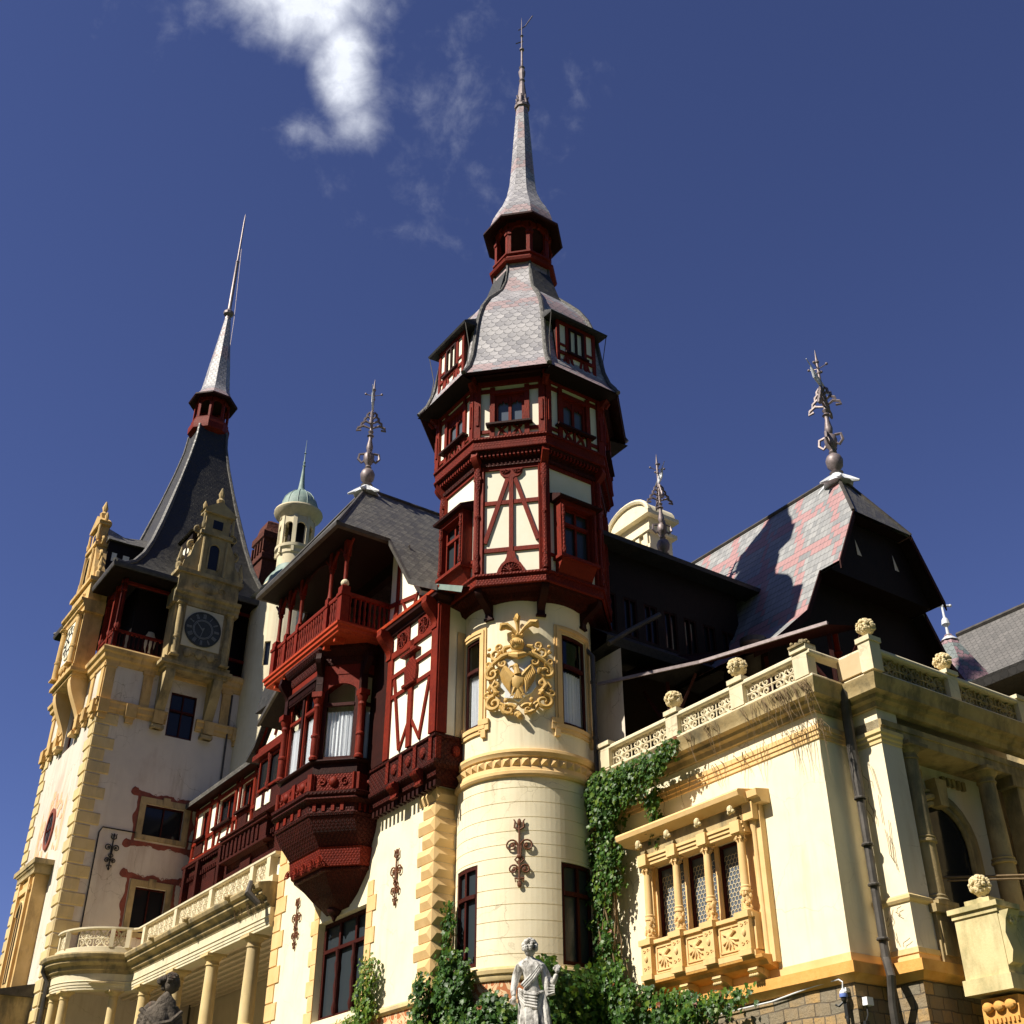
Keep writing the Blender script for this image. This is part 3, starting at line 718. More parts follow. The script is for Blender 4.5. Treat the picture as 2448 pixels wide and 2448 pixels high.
cylring(m, [(2.28, 14.36), (2.38, 14.38), (2.42, 14.44), (2.42, 14.54), (2.38, 14.57), (2.36, 14.66), (2.34, 14.68), (2.34, 15.00), (2.40, 15.02), (2.42, 15.08), (2.46, 15.14), (2.44, 15.24), (2.36, 15.28), (2.28, 15.30)], st=4)
part('band_course', m, 'ochre', tw)
m = MB(FCYL(TC, 0)); k = 48
for i in range(k):
    a = -205+360*(i+.5)/k; h = 360/k*.40; z0, z1 = 14.72, 14.97
    b = len(m.v); m.v += [m.P(a-h, 2.345, z0), m.P(a+h, 2.345, z0), m.P(a+h, 2.345, z1), m.P(a-h, 2.345, z1), m.P(a, 2.46, (z0+z1)/2)]
    for j in range(4): m.face((b+j, b+(j+1) % 4, b+4))
part('diamond_stud_band', m, 'ochre', tw)
def cylframe(x0, x1, z0, z1, bw, ear):
    """moulded stone surround with stepped ears at its foot, following the drum"""
    m = MB(cy); D = bw/2.3*57.3
    for k, (o, i_, d) in enumerate(((1.0, .72, .05), (.72, .38, .09), (.38, 0.0, .055))):
        a0, a1 = x0-D*o, x1+D*o; b0, b1 = x0-D*i_, x1+D*i_; t0, t1 = z1+bw*i_, z1+bw*o
        m.box(a0, b0, 0, d, z0-.05*k, t1); m.box(b1, a1, 0, d, z0-.05*k, t1); m.box(b0, b1, 0, d, t0, t1, 8)
    sill0, sill1 = x0-D*1.0, x1+D*1.0
    m.box(sill0, sill1, 0, .10, z0-.16, z0-.02, 10); m.box(sill0, sill1, 0, .06, z0-.30, z0-.16, 10)
    for a, sg in ((x0-D, -1), (x1+D, 1)):
        q = [a-sg*D*.9, a+sg*D*.55]; q.sort()
        m.box(q[0], q[1], 0, .11, z0-.02, z0+.16, 2); m.box(q[0], q[1], .0, .085, z0-.22, z0-.02, 2)
        q = [a-sg*D*.5, a+sg*D*.15]; q.sort(); m.box(q[0], q[1], 0, .10, z0-.46, z0-.22, 2)
    return part('window_surround', m, 'ochre', tw)
cylframe(-99, -77.2, 16.27, 19.50, .27, True); cylframe(-4.5, 25.5, 16.22, 19.50, .27, True)
S = 57.3/2.3
window(tw, cy, -99, -77.2, 16.29, 19.48, .12, .10, 18.35, 0, 'brown_wood', curtain=18.25, sx=S)
window(tw, cy, -4.5, 25.5, 16.24, 19.48, .12, .10, 18.35, 0, 'brown_wood', curtain=18.2, sx=S)
window(tw, cy, -107, -76.8, 8.82, 11.75, .10, .10, 10.85, 1, 'brown_wood', 'glass_old', sx=S)
window(tw, cy, -9, 22.5, 8.82, 11.75, .10, .10, 10.85, 1, 'brown_wood', 'glass_old', sx=S)
# --- coat of arms
def arc(a): return -41.2+a*57.3/2.3           # metres along the drum -> degrees
zc = 17.62
cm = lambda x, d, z: cy(arc(x), d, z if z > zc else (zc+(z-zc)*.90 if z > 14 else z))
sh = MB(cm)
out = [(-.42, .80), (-.20, .72), (-.05, .82), (.12, .74), (.30, .86), (.52, .70), (.48, .50), (.60, .30), (.50, .05), (.56, -.25), (.40, -.52), (.22, -.62), (0, -.88), (-.22, -.70), (-.46, -.66), (-.44, -.42), (-.60, -.20), (-.50, .05), (-.58, .30), (-.40, .48), (-.52, .66)]
sh.pext([(x*1.0, zc+z) for x, z in out], .0, .10)
coa = thing('coat_of_arms', 'gilded coat of arms with helmet, white shield and eagle on the round tower', 'coat of arms', (TC[0]+1.6, TC[1]-1.6, zc))
def cpart(name, mb, mt, lab=None): return part(name, mb, mt, coa, lab)
cpart('shield', sh, 'shield', 'white shield')
e = MB(cm)   # eagle
K = 1.28
def ep(x, d, z): return (x*K-.02, d, zc-.04+z*K)
def et(pts, r, n=6): e.tube([ep(*p) for p in pts], [q*K for q in r], n)
e.ball(*ep(0.0, .15, -.02), .16*K, .10, .28*K, 10, 7, .04); e.ball(*ep(-.05, .18, .36), .085*K, .08, .10*K, 8, 6); et([(.0, .17, .15), (-.03, .18, .34)], [.10, .07], 8)
et([(-.08, .21, .38), (-.18, .22, .36), (-.20, .22, .30)], [.035, .025, .008])
for sg in (-1, 1):
    et([(sg*.10, .15, .10), (sg*.28, .15, .34), (sg*.33, .15, .42)], [.07, .06, .03])
    for k in range(7):
        x0, z0 = sg*(.12+.035*k), .14+.045*k
        et([(x0, .15, z0), (sg*(.20+.035*k), .17, z0-.20), (sg*(.20+.03*k), .14, -.38+.055*k)], [.035, .045, .012], 5)
    et([(sg*.07, .15, -.24), (sg*.13, .16, -.40)], [.06, .03])
    for k in (-1, 0, 1): et([(sg*.13, .16, -.40), (sg*.13+k*.06, .16, -.50)], [.025, .01], 5)
for k in (-2, -1, 0, 1, 2): et([(0, .14, -.26), (k*.045, .15, -.56)], [.04, .025], 5)
cpart('eagle', e, 'gold', 'gilded eagle')
h = MB(cm)
h.ball(-.03, .20, zc+1.22, .23, .19, .27, 14, 9); h.ball(-.03, .16, zc+.98, .20, .14, .16, 12, 7)
for k in range(-3, 4): h.tube([(-.03+k*.05, .33, zc+1.12), (-.03+k*.062, .42, zc+1.22), (-.03+k*.05, .34, zc+1.34)], .017, 5)
h.tube([(-.34, .12, zc+.92), (-.16, .22, zc+.84), (0, .27, zc+.78), (.16, .22, zc+.84), (.34, .12, zc+.92)], [.05, .10, .13, .10, .05], 8)
cpart('helmet', h, 'gold')
h = MB(cm)
h.lathe(-.02, .18, [(.15, zc+1.42), (.19, zc+1.50), (.13, zc+1.54)], 10)
for k in range(5): h.ball(-.02+.15*math.sin(k*1.25-2.5), .18+.12*math.cos(k*1.25-2.5), zc+1.56, .045)
for a, l in ((-48, .50), (-4, .62), (46, .58)):
    dx, dz = math.sin(R(a)), math.cos(R(a)); x, z = 0, zc+1.58
    h.tube([(0, .15, z), (dx*l*.5, .17, z+dz*l*.7), (dx*l*.95, .22, z+dz*l*1.05), (dx*l*1.3+(.0 if a else .03), .26, z+dz*l*(1.0 if a else 1.2)), (dx*l*1.5+(.05 if not a else 0), .24, z+dz*l*(.62 if abs(a) > 9 else 1.05))], [.045, .075, .13, .15, .04], 8)
cpart('crest_plumes', h, 'gold')
h = MB(cm)
for sg in (-1, 1):
    for (cx, cz, r, a0, tn, th, s_) in ((.72, .98, .26, 150, 1.3, .075, 1), (.86, .30, .27, 100, 1.35, .085, -1), (.78, -.85, .30, 90, 1.4, .09, -1), (.30, -1.18, .22, 160, 1.3, .075, -1), (.74, -.15, .12, 60, 1.0, .055, 1)):
        xx = sg*cx; aa = R(a0) if sg > 0 else R(180-a0)
        h.spiral(xx, zc+cz, .13, r, tn, aa, s_*sg, th, 22, .15, 1.0, 7)
    h.tube([(sg*.22, .15, zc+1.2), (sg*.42, .15, zc+1.16), (sg*.50, .13, zc+1.02), (sg*.55, .13, zc+.86)], [.05, .09, .07, .04], 7)
    h.tube([(sg*.24, .16, zc+.95), (sg*.52, .15, zc+.86), (sg*.80, .16, zc+.66), (sg*1.04, .12, zc+.42), (sg*1.02, .12, zc+.18)], [.05, .10, .07, .09, .03], 7)
    for (cx, cz, r, a0, s_) in ((.50, .62, .14, 30, -1), (.98, .66, .13, 200, 1), (1.02, -.52, .13, 120, -1), (.56, -1.02, .12, 60, 1), (.62, 1.22, .12, 300, 1)): h.spiral(sg*cx, zc+cz, .13, r, 1.2, R(a0) if sg > 0 else R(180-a0), s_*sg, .06, 14, .2, 1.0, 6)
    for (x0, z0, x1, z1) in ((.60, .20, .72, .42), (.62, -.42, .84, -.60), (.30, -.98, .46, -1.10), (.46, 1.02, .60, .94), (.90, .92, 1.06, 1.02)): h.tube([(sg*x0, .12, zc+z0), (sg*(x0+x1)/2, .18, zc+(z0+z1)/2+.03), (sg*x1, .12, zc+z1)], [.03, .085, .02], 7)
    h.tube([(sg*.74, .13, zc+.06), (sg*.86, .13, zc-.18), (sg*.72, .13, zc-.42), (sg*.66, .12, zc-.60)], [.05, .09, .07, .06], 7)
    h.tube([(sg*.92, .12, zc-.06), (sg*1.0, .12, zc-.26), (sg*.90, .10, zc-.42)], [.03, .08, .02], 6)
    h.tube([(sg*.60, .13, zc-.98), (sg*.48, .13, zc-1.22), (sg*.18, .13, zc-1.35)], [.06, .07, .05], 6)
    h.ball(sg*.40, .14, zc-.80, .07, .06, .09); h.ball(sg*.98, .13, zc+1.22, .07, .05, .06)
h.tube([(-.06, .14, zc-1.30), (.04, .16, zc-1.45), (.12, .12, zc-1.56)], [.08, .11, .02], 7); h.ball(-.02, .15, zc-1.36, .12, .09, .10)
cpart('mantling', h, 'gold', 'curling gilded foliage')
anchor(tw, cm, 0, 11.98, 1.12)
# --- timber corbel under the overhang
m = MB(); 
m.rings([octring(TC, 2.2, 20.55), octring(TC, 2.42, 20.62), octring(TC, 2.5, 20.8), octring(TC, 2.82, 20.86), octring(TC, 2.86, 20.95), octring(TC, 2.2, 20.99)], True, False)
part('soffit', m, 'timber_dark_carved', tw)
for a in (-112.5, -67.5, -22.5, 22.5, 67.5):
    m = MB(FDIR(TC, a, 2.28)); volute_bracket(m, -.13, .13, 20.05, 20.92, .78); m.box(-.17, .17, -.02, .14, 19.98, 20.06); part('corbel', m, 'timber_dark', tw)
# --- lower timber storey
m = MB(); m.rings([octring(TC, 2.90, 20.91), octring(TC, 2.97, 20.93), octring(TC, 2.97, 21.0), octring(TC, 2.93, 21.02), octring(TC, 2.93, 21.26), octring(TC, 3.0, 21.28), octring(TC, 3.0, 21.36), octring(TC, 2.86, 21.38)], True, False)
part('carved_sill_band', m, 'timber_carved', tw)
m = MB()
for a in range(0, 360, 45):
    m.map = FDIR(TC, a, 2.84); w = 2.84*math.tan(R(22.5))
    hol = [(-.62, .62, 22.15, 24.0)] if a in (0, 270) else []
    m.wall(-w, w, 21.3, 25.85, hol, .1)
part('storey_wall', m, 'panel', tw)
for a in range(-135, 91, 45):
    ca = a+22.5; m = MB(FDIR(TC, ca, 2.84/math.cos(R(22.5))-.10))
    m.box(-.20, .20, -.1, .14, 21.36, 25.8)
    part('corner_post', m, 'timber', tw)
    m.map = FDIR(TC, ca, 2.84/math.cos(R(22.5))+.04); m2 = MB(m.map)
    m2.lathe(0, .02, [(.10, 21.45), (.13, 21.7), (.08, 21.9), (.09, 22.0), (.12, 22.1), (.075, 22.3), (.075, 23.6), (.12, 23.7), (.08, 23.85), (.08, 24.7), (.13, 24.9), (.15, 25.3), (.12, 25.75)], 10)
    part('post_shaft', m2, 'timber_carved', tw)
    for sg, aa in ((-1, ca+22.5), (1, ca-22.5)):
        pass
w = 2.84*math.tan(R(22.5))
for a in (-135, -90, -45, 0, 45):
    f = FDIR(TC, a, 2.84); m = MB(f)
    m.box(-w, -w+.20, 0, .07, 21.38, 25.78); m.box(w-.20, w, 0, .07, 21.38, 25.78); m.box(-w+.2, w-.2, 0, .07, 25.66, 25.80)
    if a in (-45, -135, 45):
        m.box(-.075, .075, 0, .085, 22.0, 25.66)
        for sg in (-1, 1):
            m.box(min(sg*.075, sg*(w-.2)), max(sg*.075, sg*(w-.2)), 0, .06, 24.18, 24.34)
            m.box(min(sg*.075, sg*(w-.2)), max(sg*.075, sg*(w-.2)), 0, .06, 22.24, 22.40)
            m.beam(sg*.12, 25.30, sg*(w-.24), 22.62, .15, 0, .072)
            m.pext([(sg*.07, 25.66), (sg*.42, 25.66), (sg*.40, 25.48), (sg*.28, 25.34), (sg*.10, 25.28), (sg*.07, 25.2)], 0, .09)
        m.pext([(-.50, 21.38), (.50, 21.38), (.44, 21.55), (.34, 21.72), (.22, 21.84), (.16, 21.98), (.13, 22.2), (-.13, 22.2), (-.16, 21.98), (-.22, 21.84), (-.34, 21.72), (-.44, 21.55)], 0, .10)
        o = part('timber_frame', m, 'timber', tw)
        m = MB(f); rosette(m, 0, .12, 21.42, .33, 8, True, .022)
        for sg in (-1, 1): rosette(m, sg*.22, .11, 25.62, -.16, 4, True, .016)
        part('carved_fan', m, 'timber_carved', o)
    else:
        m.box(-w+.2, w-.2, 0, .06, 22.0, 22.12); o = part('timber_frame', m, 'timber', tw)
        # projecting window box with its own little hood
        b = MB(f)
        b.box(-.78, -.60, 0, .42, 21.95, 24.15); b.box(.60, .78, 0, .42, 21.95, 24.15); b.box(-.78, .78, 0, .44, 24.0, 24.2); b.box(-.84, .84, 0, .50, 21.86, 21.98)
        b.dext([(0, 21.4), (.12, 21.4), (.40, 21.80), (.44, 21.87), (0, 21.87)], -.74, .74)
        part('window_box', b, 'timber', tw)
        b = MB(f); b.dext([(0, 24.2), (.62, 24.2), (.64, 24.28), (0, 24.62)], -.94, .94); part('window_hood', b, 'timber_dark', tw)
        b = MB(f)
        for x in (-.68, .68): b.tube([(x, .42, 22.0), (x, .44, 22.1)], .06); b.lathe(x, .44, [(.06, 22.05), (.08, 22.2), (.05, 22.35), (.05, 23.5), (.08, 23.6), (.05, 23.75), (.07, 24.0)], 8)
        for x in (-.5, .5): volute_bracket(MB(), 0, .1, 0, 1, .1)
        part('box_column', b, 'timber_carved', tw)
        window(tw, FDIR(TC, a, 3.10), -.60, .60, 22.0, 24.0, .10, .08, 23.35, 1, 'timber', 'glass_old')
# --- jettied cornice and upper storey
m = MB()
pr = [(2.84, 25.78), (2.98, 25.80), (3.0, 25.92), (2.94, 25.96), (2.94, 26.10), (3.04, 26.13), (3.06, 26.22), (3.18, 26.30), (3.20, 26.36), (2.9, 26.37)]
m.rings([octring(TC, a, z) for a, z in pr], True, False); part('lower_cornice', m, 'timber_dark_carved', tw)
m = MB(); m.rings([octring(TC, a, z) for a, z in [(3.0, 26.36), (3.28, 26.37), (3.28, 26.44), (3.23, 26.46), (3.23, 26.80), (3.30, 26.82), (3.30, 26.90), (3.1, 26.91)]], True, False); part('carved_string_band', m, 'timber_carved', tw)
m = MB()
for a in range(-135, 91, 45):
    m.map = FDIR(TC, a, 3.0)
    for i in range(17):
        x = -1.2+2.4*i/16; m.box(x-.035, x+.035, 0, .16, 26.13, 26.26)
part('dentil_row', m, 'timber', tw)
for a in (-112.5, -67.5, -22.5, 22.5):
    m = MB(FDIR(TC, a, 3.02)); volute_bracket(m, -.13, .13, 25.35, 26.34, .42); m.box(-.16, .16, 0, .20, 25.25, 25.36); part('corbel', m, 'timber', tw)
w = 3.16*math.tan(R(22.5))
m = MB()
for a in range(0, 360, 45):
    m.map = FDIR(TC, a, 3.16); m.wall(-w, w, 26.88, 30.0, [(-.56, .56, 27.50, 28.85)] if a in (0, 270, 315, 225, 45) else [], .1)
part('upper_storey_wall', m, 'panel', tw)
for a in (-135, -90, -45, 0, 45):
    f = FDIR(TC, a, 3.16); m = MB(f)
    for sg in (-1, 1):
        def bx(x0, x1, z0, z1, d=.07): m.box(min(sg*x0, sg*x1), max(sg*x0, sg*x1), 0, d, z0, z1)
        bx(w-.22, w+.02, 26.9, 29.95, .12); bx(w-.16, w-.06, 27.45, 28.4, .16)
        bx(.56, .74, 26.92, 29.2, .09); bx(.74, w-.22, 27.12, 27.26, .06); bx(.74, w-.22, 28.98, 29.14, .06)
        m.beam(sg*.10, 26.95, sg*.46, 27.42, .10, 0, .06); m.tube([(sg*.42, .05, 26.95), (sg*.36, .06, 27.15), (sg*.14, .05, 27.36)], .05, 6)
    m.box(-.05, .05, 0, .07, 26.92, 27.42); m.box(-w, w, 0, .10, 29.28, 29.48); m.box(-.74, .74, 0, .12, 28.85, 29.02)
    part('timber_frame', m, 'timber', tw)
    m = MB(f); m.box(-.86, .86, 0, .26, 27.38, 27.46); part('window_sill', m, 'timber_dark', tw)
    o = window(tw, FDIR(TC, a, 3.16), -.56, .56, 27.46, 28.85, .08, .11, None, 1, 'timber', 'glass_blue')
    m = MB(f)
    for cx in (-.26, .26):
        m.pext([(cx-.19, 28.75), (cx-.19, 28.42), (cx-.12, 28.52), (cx-.06, 28.47), (cx, 28.60), (cx+.06, 28.47), (cx+.12, 28.52), (cx+.19, 28.42), (cx+.19, 28.75)], -.06, -.02)
    part('tracery', m, 'timber', o)
# --- eaves
m = MB(); m.rings([octring(TC, a, z) for a, z in [(3.12, 29.45), (3.30, 29.47), (3.34, 29.62), (3.42, 29.66), (3.42, 29.78), (3.72, 29.50), (3.86, 29.42), (3.90, 29.52), (3.6, 29.9)]], True, False)
part('eaves_soffit', m, 'timber_dark', tw)
for a in (-112.5, -67.5, -22.5, 22.5):
    m = MB(FDIR(TC, a, 3.36)); volute_bracket(m, -.12, .12, 28.75, 29.62, .40); m.box(-.15, .15, 0, .16, 28.62, 28.76); m.tube([(0, .30, 29.0), (0, .46, 29.2)], .07); part('corbel', m, 'timber', tw)
# --- bell roof
bell = [(3.92, 29.50), (3.60, 30.0), (3.38, 30.7), (3.26, 31.5), (3.16, 32.3), (3.02, 33.0), (2.80, 33.7), (2.44, 34.4), (2.0, 35.0), (1.58, 35.6), (1.30, 36.3), (1.18, 37.0), (1.16, 37.55)]
m = MB(); m.rings([octring(TC, a, z) for a, z in bell], True, False, uv=True); roof = part('bell_roof', m, 'slate_light', tw)
for i in range(8):
    a = R(22.5+45*i); m = MB(); k = 1/math.cos(R(22.5))
    m.tube([(TC[0]+r*k*math.cos(a), TC[1]+r*k*math.sin(a), z+.02) for r, z in bell], [.10]*3+[.10]*6+[.06]*4, 8)
    part('hip_roll', m, 'slate', roof)
# --- dormers
def dormer(a):
    f = FDIR(TC, a, 0.0); d0 = 3.44; x = .92
    m = MB(f)
    m.box(-x, x, 2.4, d0, 29.7, 32.35)
    dm = part('dormer', m, 'timber_dark', tw)
    m = MB(FDIR(TC, a, d0)); m.box(-x+.04, x-.04, .004, .012, 29.9, 32.25); part('plaster_infill', m, 'panel', dm)
    m = MB(FDIR(TC, a, d0))
    for xx in (-.86, -.42, .42, .86): m.box(xx-.075, xx+.075, 0, .07, 29.75, 32.3)
    for z in (29.85, 30.75, 32.22): m.box(-.9, .9, 0, .08, z-.07, z+.07)
    for sg in (-1, 1): m.beam(sg*.48, 30.7, sg*.76, 29.9, .10, 0, .06); m.beam(sg*.26, 30.7, sg*.08, 29.9, .10, 0, .06); m.box(min(sg*.42, sg*.86), max(sg*.42, sg*.86), 0, .06, 31.1, 31.2)
    part('timber_frame', m, 'timber', dm)
    m = MB(FDIR(TC, a, d0)); m.box(-.55, .55, .02, .16, 30.78, 30.86); part('window_sill', m, 'timber_dark', dm)
    window(dm, FDIR(TC, a, d0+.12), -.36, .36, 30.86, 32.1, .10, .08, None, 1, 'timber_dark', 'glass')
    m = MB(f)
    m.rings([[(-1.36, 3.74, 32.30), (1.36, 3.74, 32.30), (1.36, 2.0, 32.45), (-1.36, 2.0, 32.45)], [(-1.38, 3.78, 32.38), (1.38, 3.78, 32.38), (1.38, 2.0, 32.6), (-1.38, 2.0, 32.6)], [(-1.25, 3.15, 32.85), (1.25, 3.15, 32.85), (1.2, 1.8, 33.0), (-1.2, 1.8, 33.0)], [(-1.06, 2.66, 33.5), (1.06, 2.66, 33.5), (1.0, 1.6, 33.6), (-1.0, 1.6, 33.6)], [(-.86, 2.16, 34.5), (.86, 2.16, 34.5), (.8, 1.4, 34.6), (-.8, 1.4, 34.6)], [(-.64, 1.66, 35.6), (.64, 1.66, 35.6), (.6, 1.1, 35.7), (-.6, 1.1, 35.7)], [(-.50, 1.28, 37.0), (.50, 1.28, 37.0), (.4, .9, 37.0), (-.4, .9, 37.0)]])
    part('dormer_roof', m, 'slate_dark', dm)
    m = MB(f); m.rings([[(-1.05, 3.50, 30.05), (1.05, 3.50, 30.05), (1.05, 2.6, 30.05), (-1.05, 2.6, 30.05)], [(-1.36, 3.70, 29.62), (1.36, 3.70, 29.62), (1.36, 2.6, 29.62), (-1.36, 2.6, 29.62)], [(-1.63, 3.97, 29.36), (1.63, 3.97, 29.36), (1.4, 2.6, 29.36), (-1.4, 2.6, 29.36)]])
    part('skirt_roof', m, 'black_wood', dm)  # roof flare coloured black to stand for the shade under the eave
    m = MB(f); m.tube([(-1.34, 3.72, 32.3), (-1.30, 3.5, 31.2), (-1.34, 3.6, 30.2), (-1.45, 3.85, 29.45)], .02, 4); m.tube([(1.34, 3.72, 32.3), (1.30, 3.5, 31.2), (1.34, 3.6, 30.2), (1.45, 3.85, 29.45)], .02, 4); part('edge_wire', m, 'lead', dm)
for a in (-90, 0, 90, 180): dormer(a)
# --- lantern
m = MB(); m.rings([octring(TC, a, z) for a, z in [(1.0, 37.45), (1.36, 37.5), (1.40, 37.62), (1.22, 37.7), (1.18, 37.95), (1.26, 38.0), (1.26, 38.08), (.9, 38.1)]], True, False); part('lantern_base', m, 'timber', tw)
for i in range(8):
    a = 45*i; f = FDIR(TC, a, 1.12); w = 1.12*math.tan(R(22.5)); m = MB(f)
    m.box(-w-.03, -w+.13, -.10, .06, 38.05, 39.55); m.box(w-.13, w+.03, -.10, .06, 38.05, 39.55)
    pts = [(-w, 39.95), (-w+.10, 39.35)] + [(-(w-.12)*math.cos(math.pi*k/10), 39.35+(w-.12)*1.15*math.sin(math.pi*k/10)) for k in range(11)] + [(w-.10, 39.35), (w, 39.95)]
    m.pext(pts, -.08, .04); m.box(-w-.02, -w+.15, -.02, .11, 39.2, 39.32); m.box(w-.15, w+.02, -.02, .11, 39.2, 39.32); m.pext([(-.07, 39.62), (.07, 39.62), (.10, 39.9), (-.10, 39.9)], .0, .12)
    part('lantern_arch', m, 'timber', tw)
m = MB(); m.rings([octring(TC, a, z) for a, z in [(1.0, 39.9), (1.18, 39.92), (1.22, 40.05), (1.62, 39.82), (1.68, 39.86), (1.66, 39.98), (1.3, 40.25), (1.0, 40.2)]], True, True); part('lantern_eave', m, 'timber_dark', tw)
m = MB()
for i in range(8): m.lathe(TC[0]+1.22*math.cos(R(22.5+45*i)), TC[1]+1.22*math.sin(R(22.5+45*i)), [(.05, 38.1), (.05, 39.2)], 6)
part('lantern_colonnette', m, 'timber', tw, each=True)
sp = [(1.44, 40.12), (1.38, 40.5), (1.27, 40.95), (1.10, 41.4), (.88, 41.9), (.70, 42.5), (.58, 43.3), (.50, 44.5), (.41, 46.2), (.31, 48.0), (.26, 48.9)]
m = MB(); m.rings([octring(TC, a, z) for a, z in sp], True, False, uv=True); part('spire', m, 'slate_light', tw)
m = MB()
m.lathe(TC[0], TC[1], [(.36, 48.75), (.38, 48.9), (.24, 49.15), (.26, 49.25), (.15, 50.5), (.11, 50.75), (.16, 50.85), (.10, 51.0), (.16, 51.3), (.18, 51.5), (.10, 51.75), (.15, 51.85), (.06, 52.0), (.05, 53.2), (.12, 53.25), (.12, 53.32), (.04, 53.4), (.035, 54.3), (.09, 54.38), (.03, 54.46), (.02, 55.4), (.004, 55.9)], 10)
for i in range(8):
    a = i*math.pi/4; m.tube([(TC[0]+.36*math.cos(a), TC[1]+.36*math.sin(a), 48.9), (TC[0]+.26*math.cos(a), TC[1]+.26*math.sin(a), 49.35), (TC[0]+.30*math.cos(a), TC[1]+.30*math.sin(a), 49.55)], .04, 5)
m.tube([(TC[0]-.15, TC[1]-.1, 54.95), (TC[0]+.1, TC[1]+.15, 55.2), (TC[0]+.35, TC[1]+.45, 56.0)], .03, 5); m.tube([(TC[0]-.25, TC[1]-.2, 53.9), (TC[0]+.05, TC[1]+.05, 53.95)], .03, 5)
part('spire_finial', m, 'zinc', tw)
# rainwater pipe in the angle beside the tower
m = MB(); m.tube([(-29.35, 23.25, 20.9), (-29.30, 23.2, 20.2), (-29.2, 23.0, 19.6), (-28.75, 23.1, 19.0), (-28.75, 23.1, 9.0)], .085, 8)
for z in (18.0, 16.0): m.lathe(-28.75, 23.1, [(.11, z), (.11, z+.1)], 8)
part('rainwater_pipe', m, 'lead', tw)

# ================================================================== GABLED WING
GC = -38.58
gw = thing('gabled_wing', 'cream wing with ochre corner blocks, red carved oriel and balcony under a hipped roof', 'building', (-38, 22, 0))
m = MB(FA(19.1))
m.wall(-44.0, -32.14, 8.15, 21.3, [(-40.0, -36.4, 8.45, 11.75)], .45)
m.map = FB(-32.14); m.wall(19.1, 22.5, 8.15, 21.3)
m.map = None
m.quad([(-44, 19.1, 0), (-44, 31, 0), (-44, 31, 21.3), (-44, 19.1, 21.3)])
m.quad([(-44, 31, 0), (-32.14, 31, 0), (-32.14, 31, 21.3), (-44, 31, 21.3)]); m.quad([(-32.14, 22.5, 0), (-32.14, 31, 0), (-32.14, 31, 21.3), (-32.14, 22.5, 21.3)])
m.quad([(-44, 19.3, 21.28), (-32.2, 19.3, 21.28), (-32.2, 31, 21.28), (-44, 31, 21.28)])
part('wall', m, 'cream', gw)
m = MB(FA(19.1)); m.wall(-44, -32.14, 7.15, 8.0); m.map = FB(-32.14); m.wall(19.1, 22.5, 7.15, 8.0); part('painted_frieze', m, 'sgraffito', gw)
m = MB(); m.sweep([(-44, 22), (-44, 19.1), (-32.14, 19.1), (-32.14, 22)], [(-.1, 7.98), (.06, 8.0), (.12, 8.06), (.12, 8.16), (.06, 8.22), (-.1, 8.24)]); part('ledge', m, 'stone', gw)
m = MB(); m.sweep([(-44, 22), (-44, 19.1), (-32.14, 19.1), (-32.14, 22)], [(-.1, 0), (.05, 0), (.05, 6.9), (.12, 6.95), (.12, 7.1), (.0, 7.16), (-.1, 7.16)]); part('plinth', m, 'stone', gw)
# quoins
def quoin_corner(parent, uc, vc, z0, z1, n, la, lb, mat='ochre', dia=.11, left=True, right=True):
    m = MB(); h = (z1-z0)/n
    for i in range(n):
        L = la if i % 2 == 0 else lb; a, b_ = z0+i*h+.012, z0+(i+1)*h-.012; t = dia
        if left:
            m.map = FA(vc)
            x0, x1 = uc-L, uc
            bq = len(m.v); m.v += [m.P(x0, .0, a), m.P(x1+.02, .0, a), m.P(x1+.02, .0, b_), m.P(x0, .0, b_), m.P(x0, .02, a), m.P(x1+.02, .02, a), m.P(x1+.02, .02, b_), m.P(x0, .02, b_), m.P(x0+.13, t, (a+b_)/2), m.P(x1-.13, t, (a+b_)/2)]
            for q in ((0, 1, 5, 4), (1, 2, 6, 5), (2, 3, 7, 6), (3, 0, 4, 7), (4, 5, 9, 8), (6, 7, 8, 9), (7, 4, 8), (5, 6, 9)): m.face([bq+k for k in q])
        if right:
            m.map = FB(uc); x0, x1 = vc, vc+(L if left else L)
            bq = len(m.v); m.v += [m.P(x0-.02, .0, a), m.P(x1, .0, a), m.P(x1, .0, b_), m.P(x0-.02, .0, b_), m.P(x0-.02, .02, a), m.P(x1, .02, a), m.P(x1, .02, b_), m.P(x0-.02, .02, b_), m.P(x0+.13, t, (a+b_)/2), m.P(x1-.13, t, (a+b_)/2)]
            for q in ((0, 1, 5, 4), (1, 2, 6, 5), (2, 3, 7, 6), (3, 0, 4, 7), (4, 5, 9, 8), (6, 7, 8, 9), (7, 4, 8), (5, 6, 9)): m.face([bq+k for k in q])
    return part('quoins', m, mat, parent)
quoin_corner(gw, -32.14, 19.1, 8.30, 14.6, 13, 1.0, .72)
m = MB(FA(19.1)); n_ = 12; h_ = (16.0-8.3)/n_
for i in range(n_):
    L = .95 if i % 2 else .62; m.dext([(0, 8.3+i*h_+.012), (.045, 8.3+i*h_+.03), (.045, 8.3+(i+1)*h_-.03), (0, 8.3+(i+1)*h_-.012)], -44.0, -44.0+L)
part('quoins', m, 'ochre', gw, 'flat ochre corner blocks')
m = MB(FA(19.1))
for sg, xc in ((-1, -40.0), (1, -36.4)):
    for i in range(8):
        L = .62 if i % 2 == 0 else .40; z = 8.3+i*.52; x0, x1 = sorted((xc, xc+sg*L)); m.box(x0, x1, 0, .04, z+.01, z+.51)
part('window_jamb_blocks', m, 'ochre', gw)
o = window(gw, FA(19.1), -40.0, -36.4, 8.47, 11.73, .32, .13, 10.75, 2, 'brown_wood', 'glass_old')
m = MB(FA(19.1))
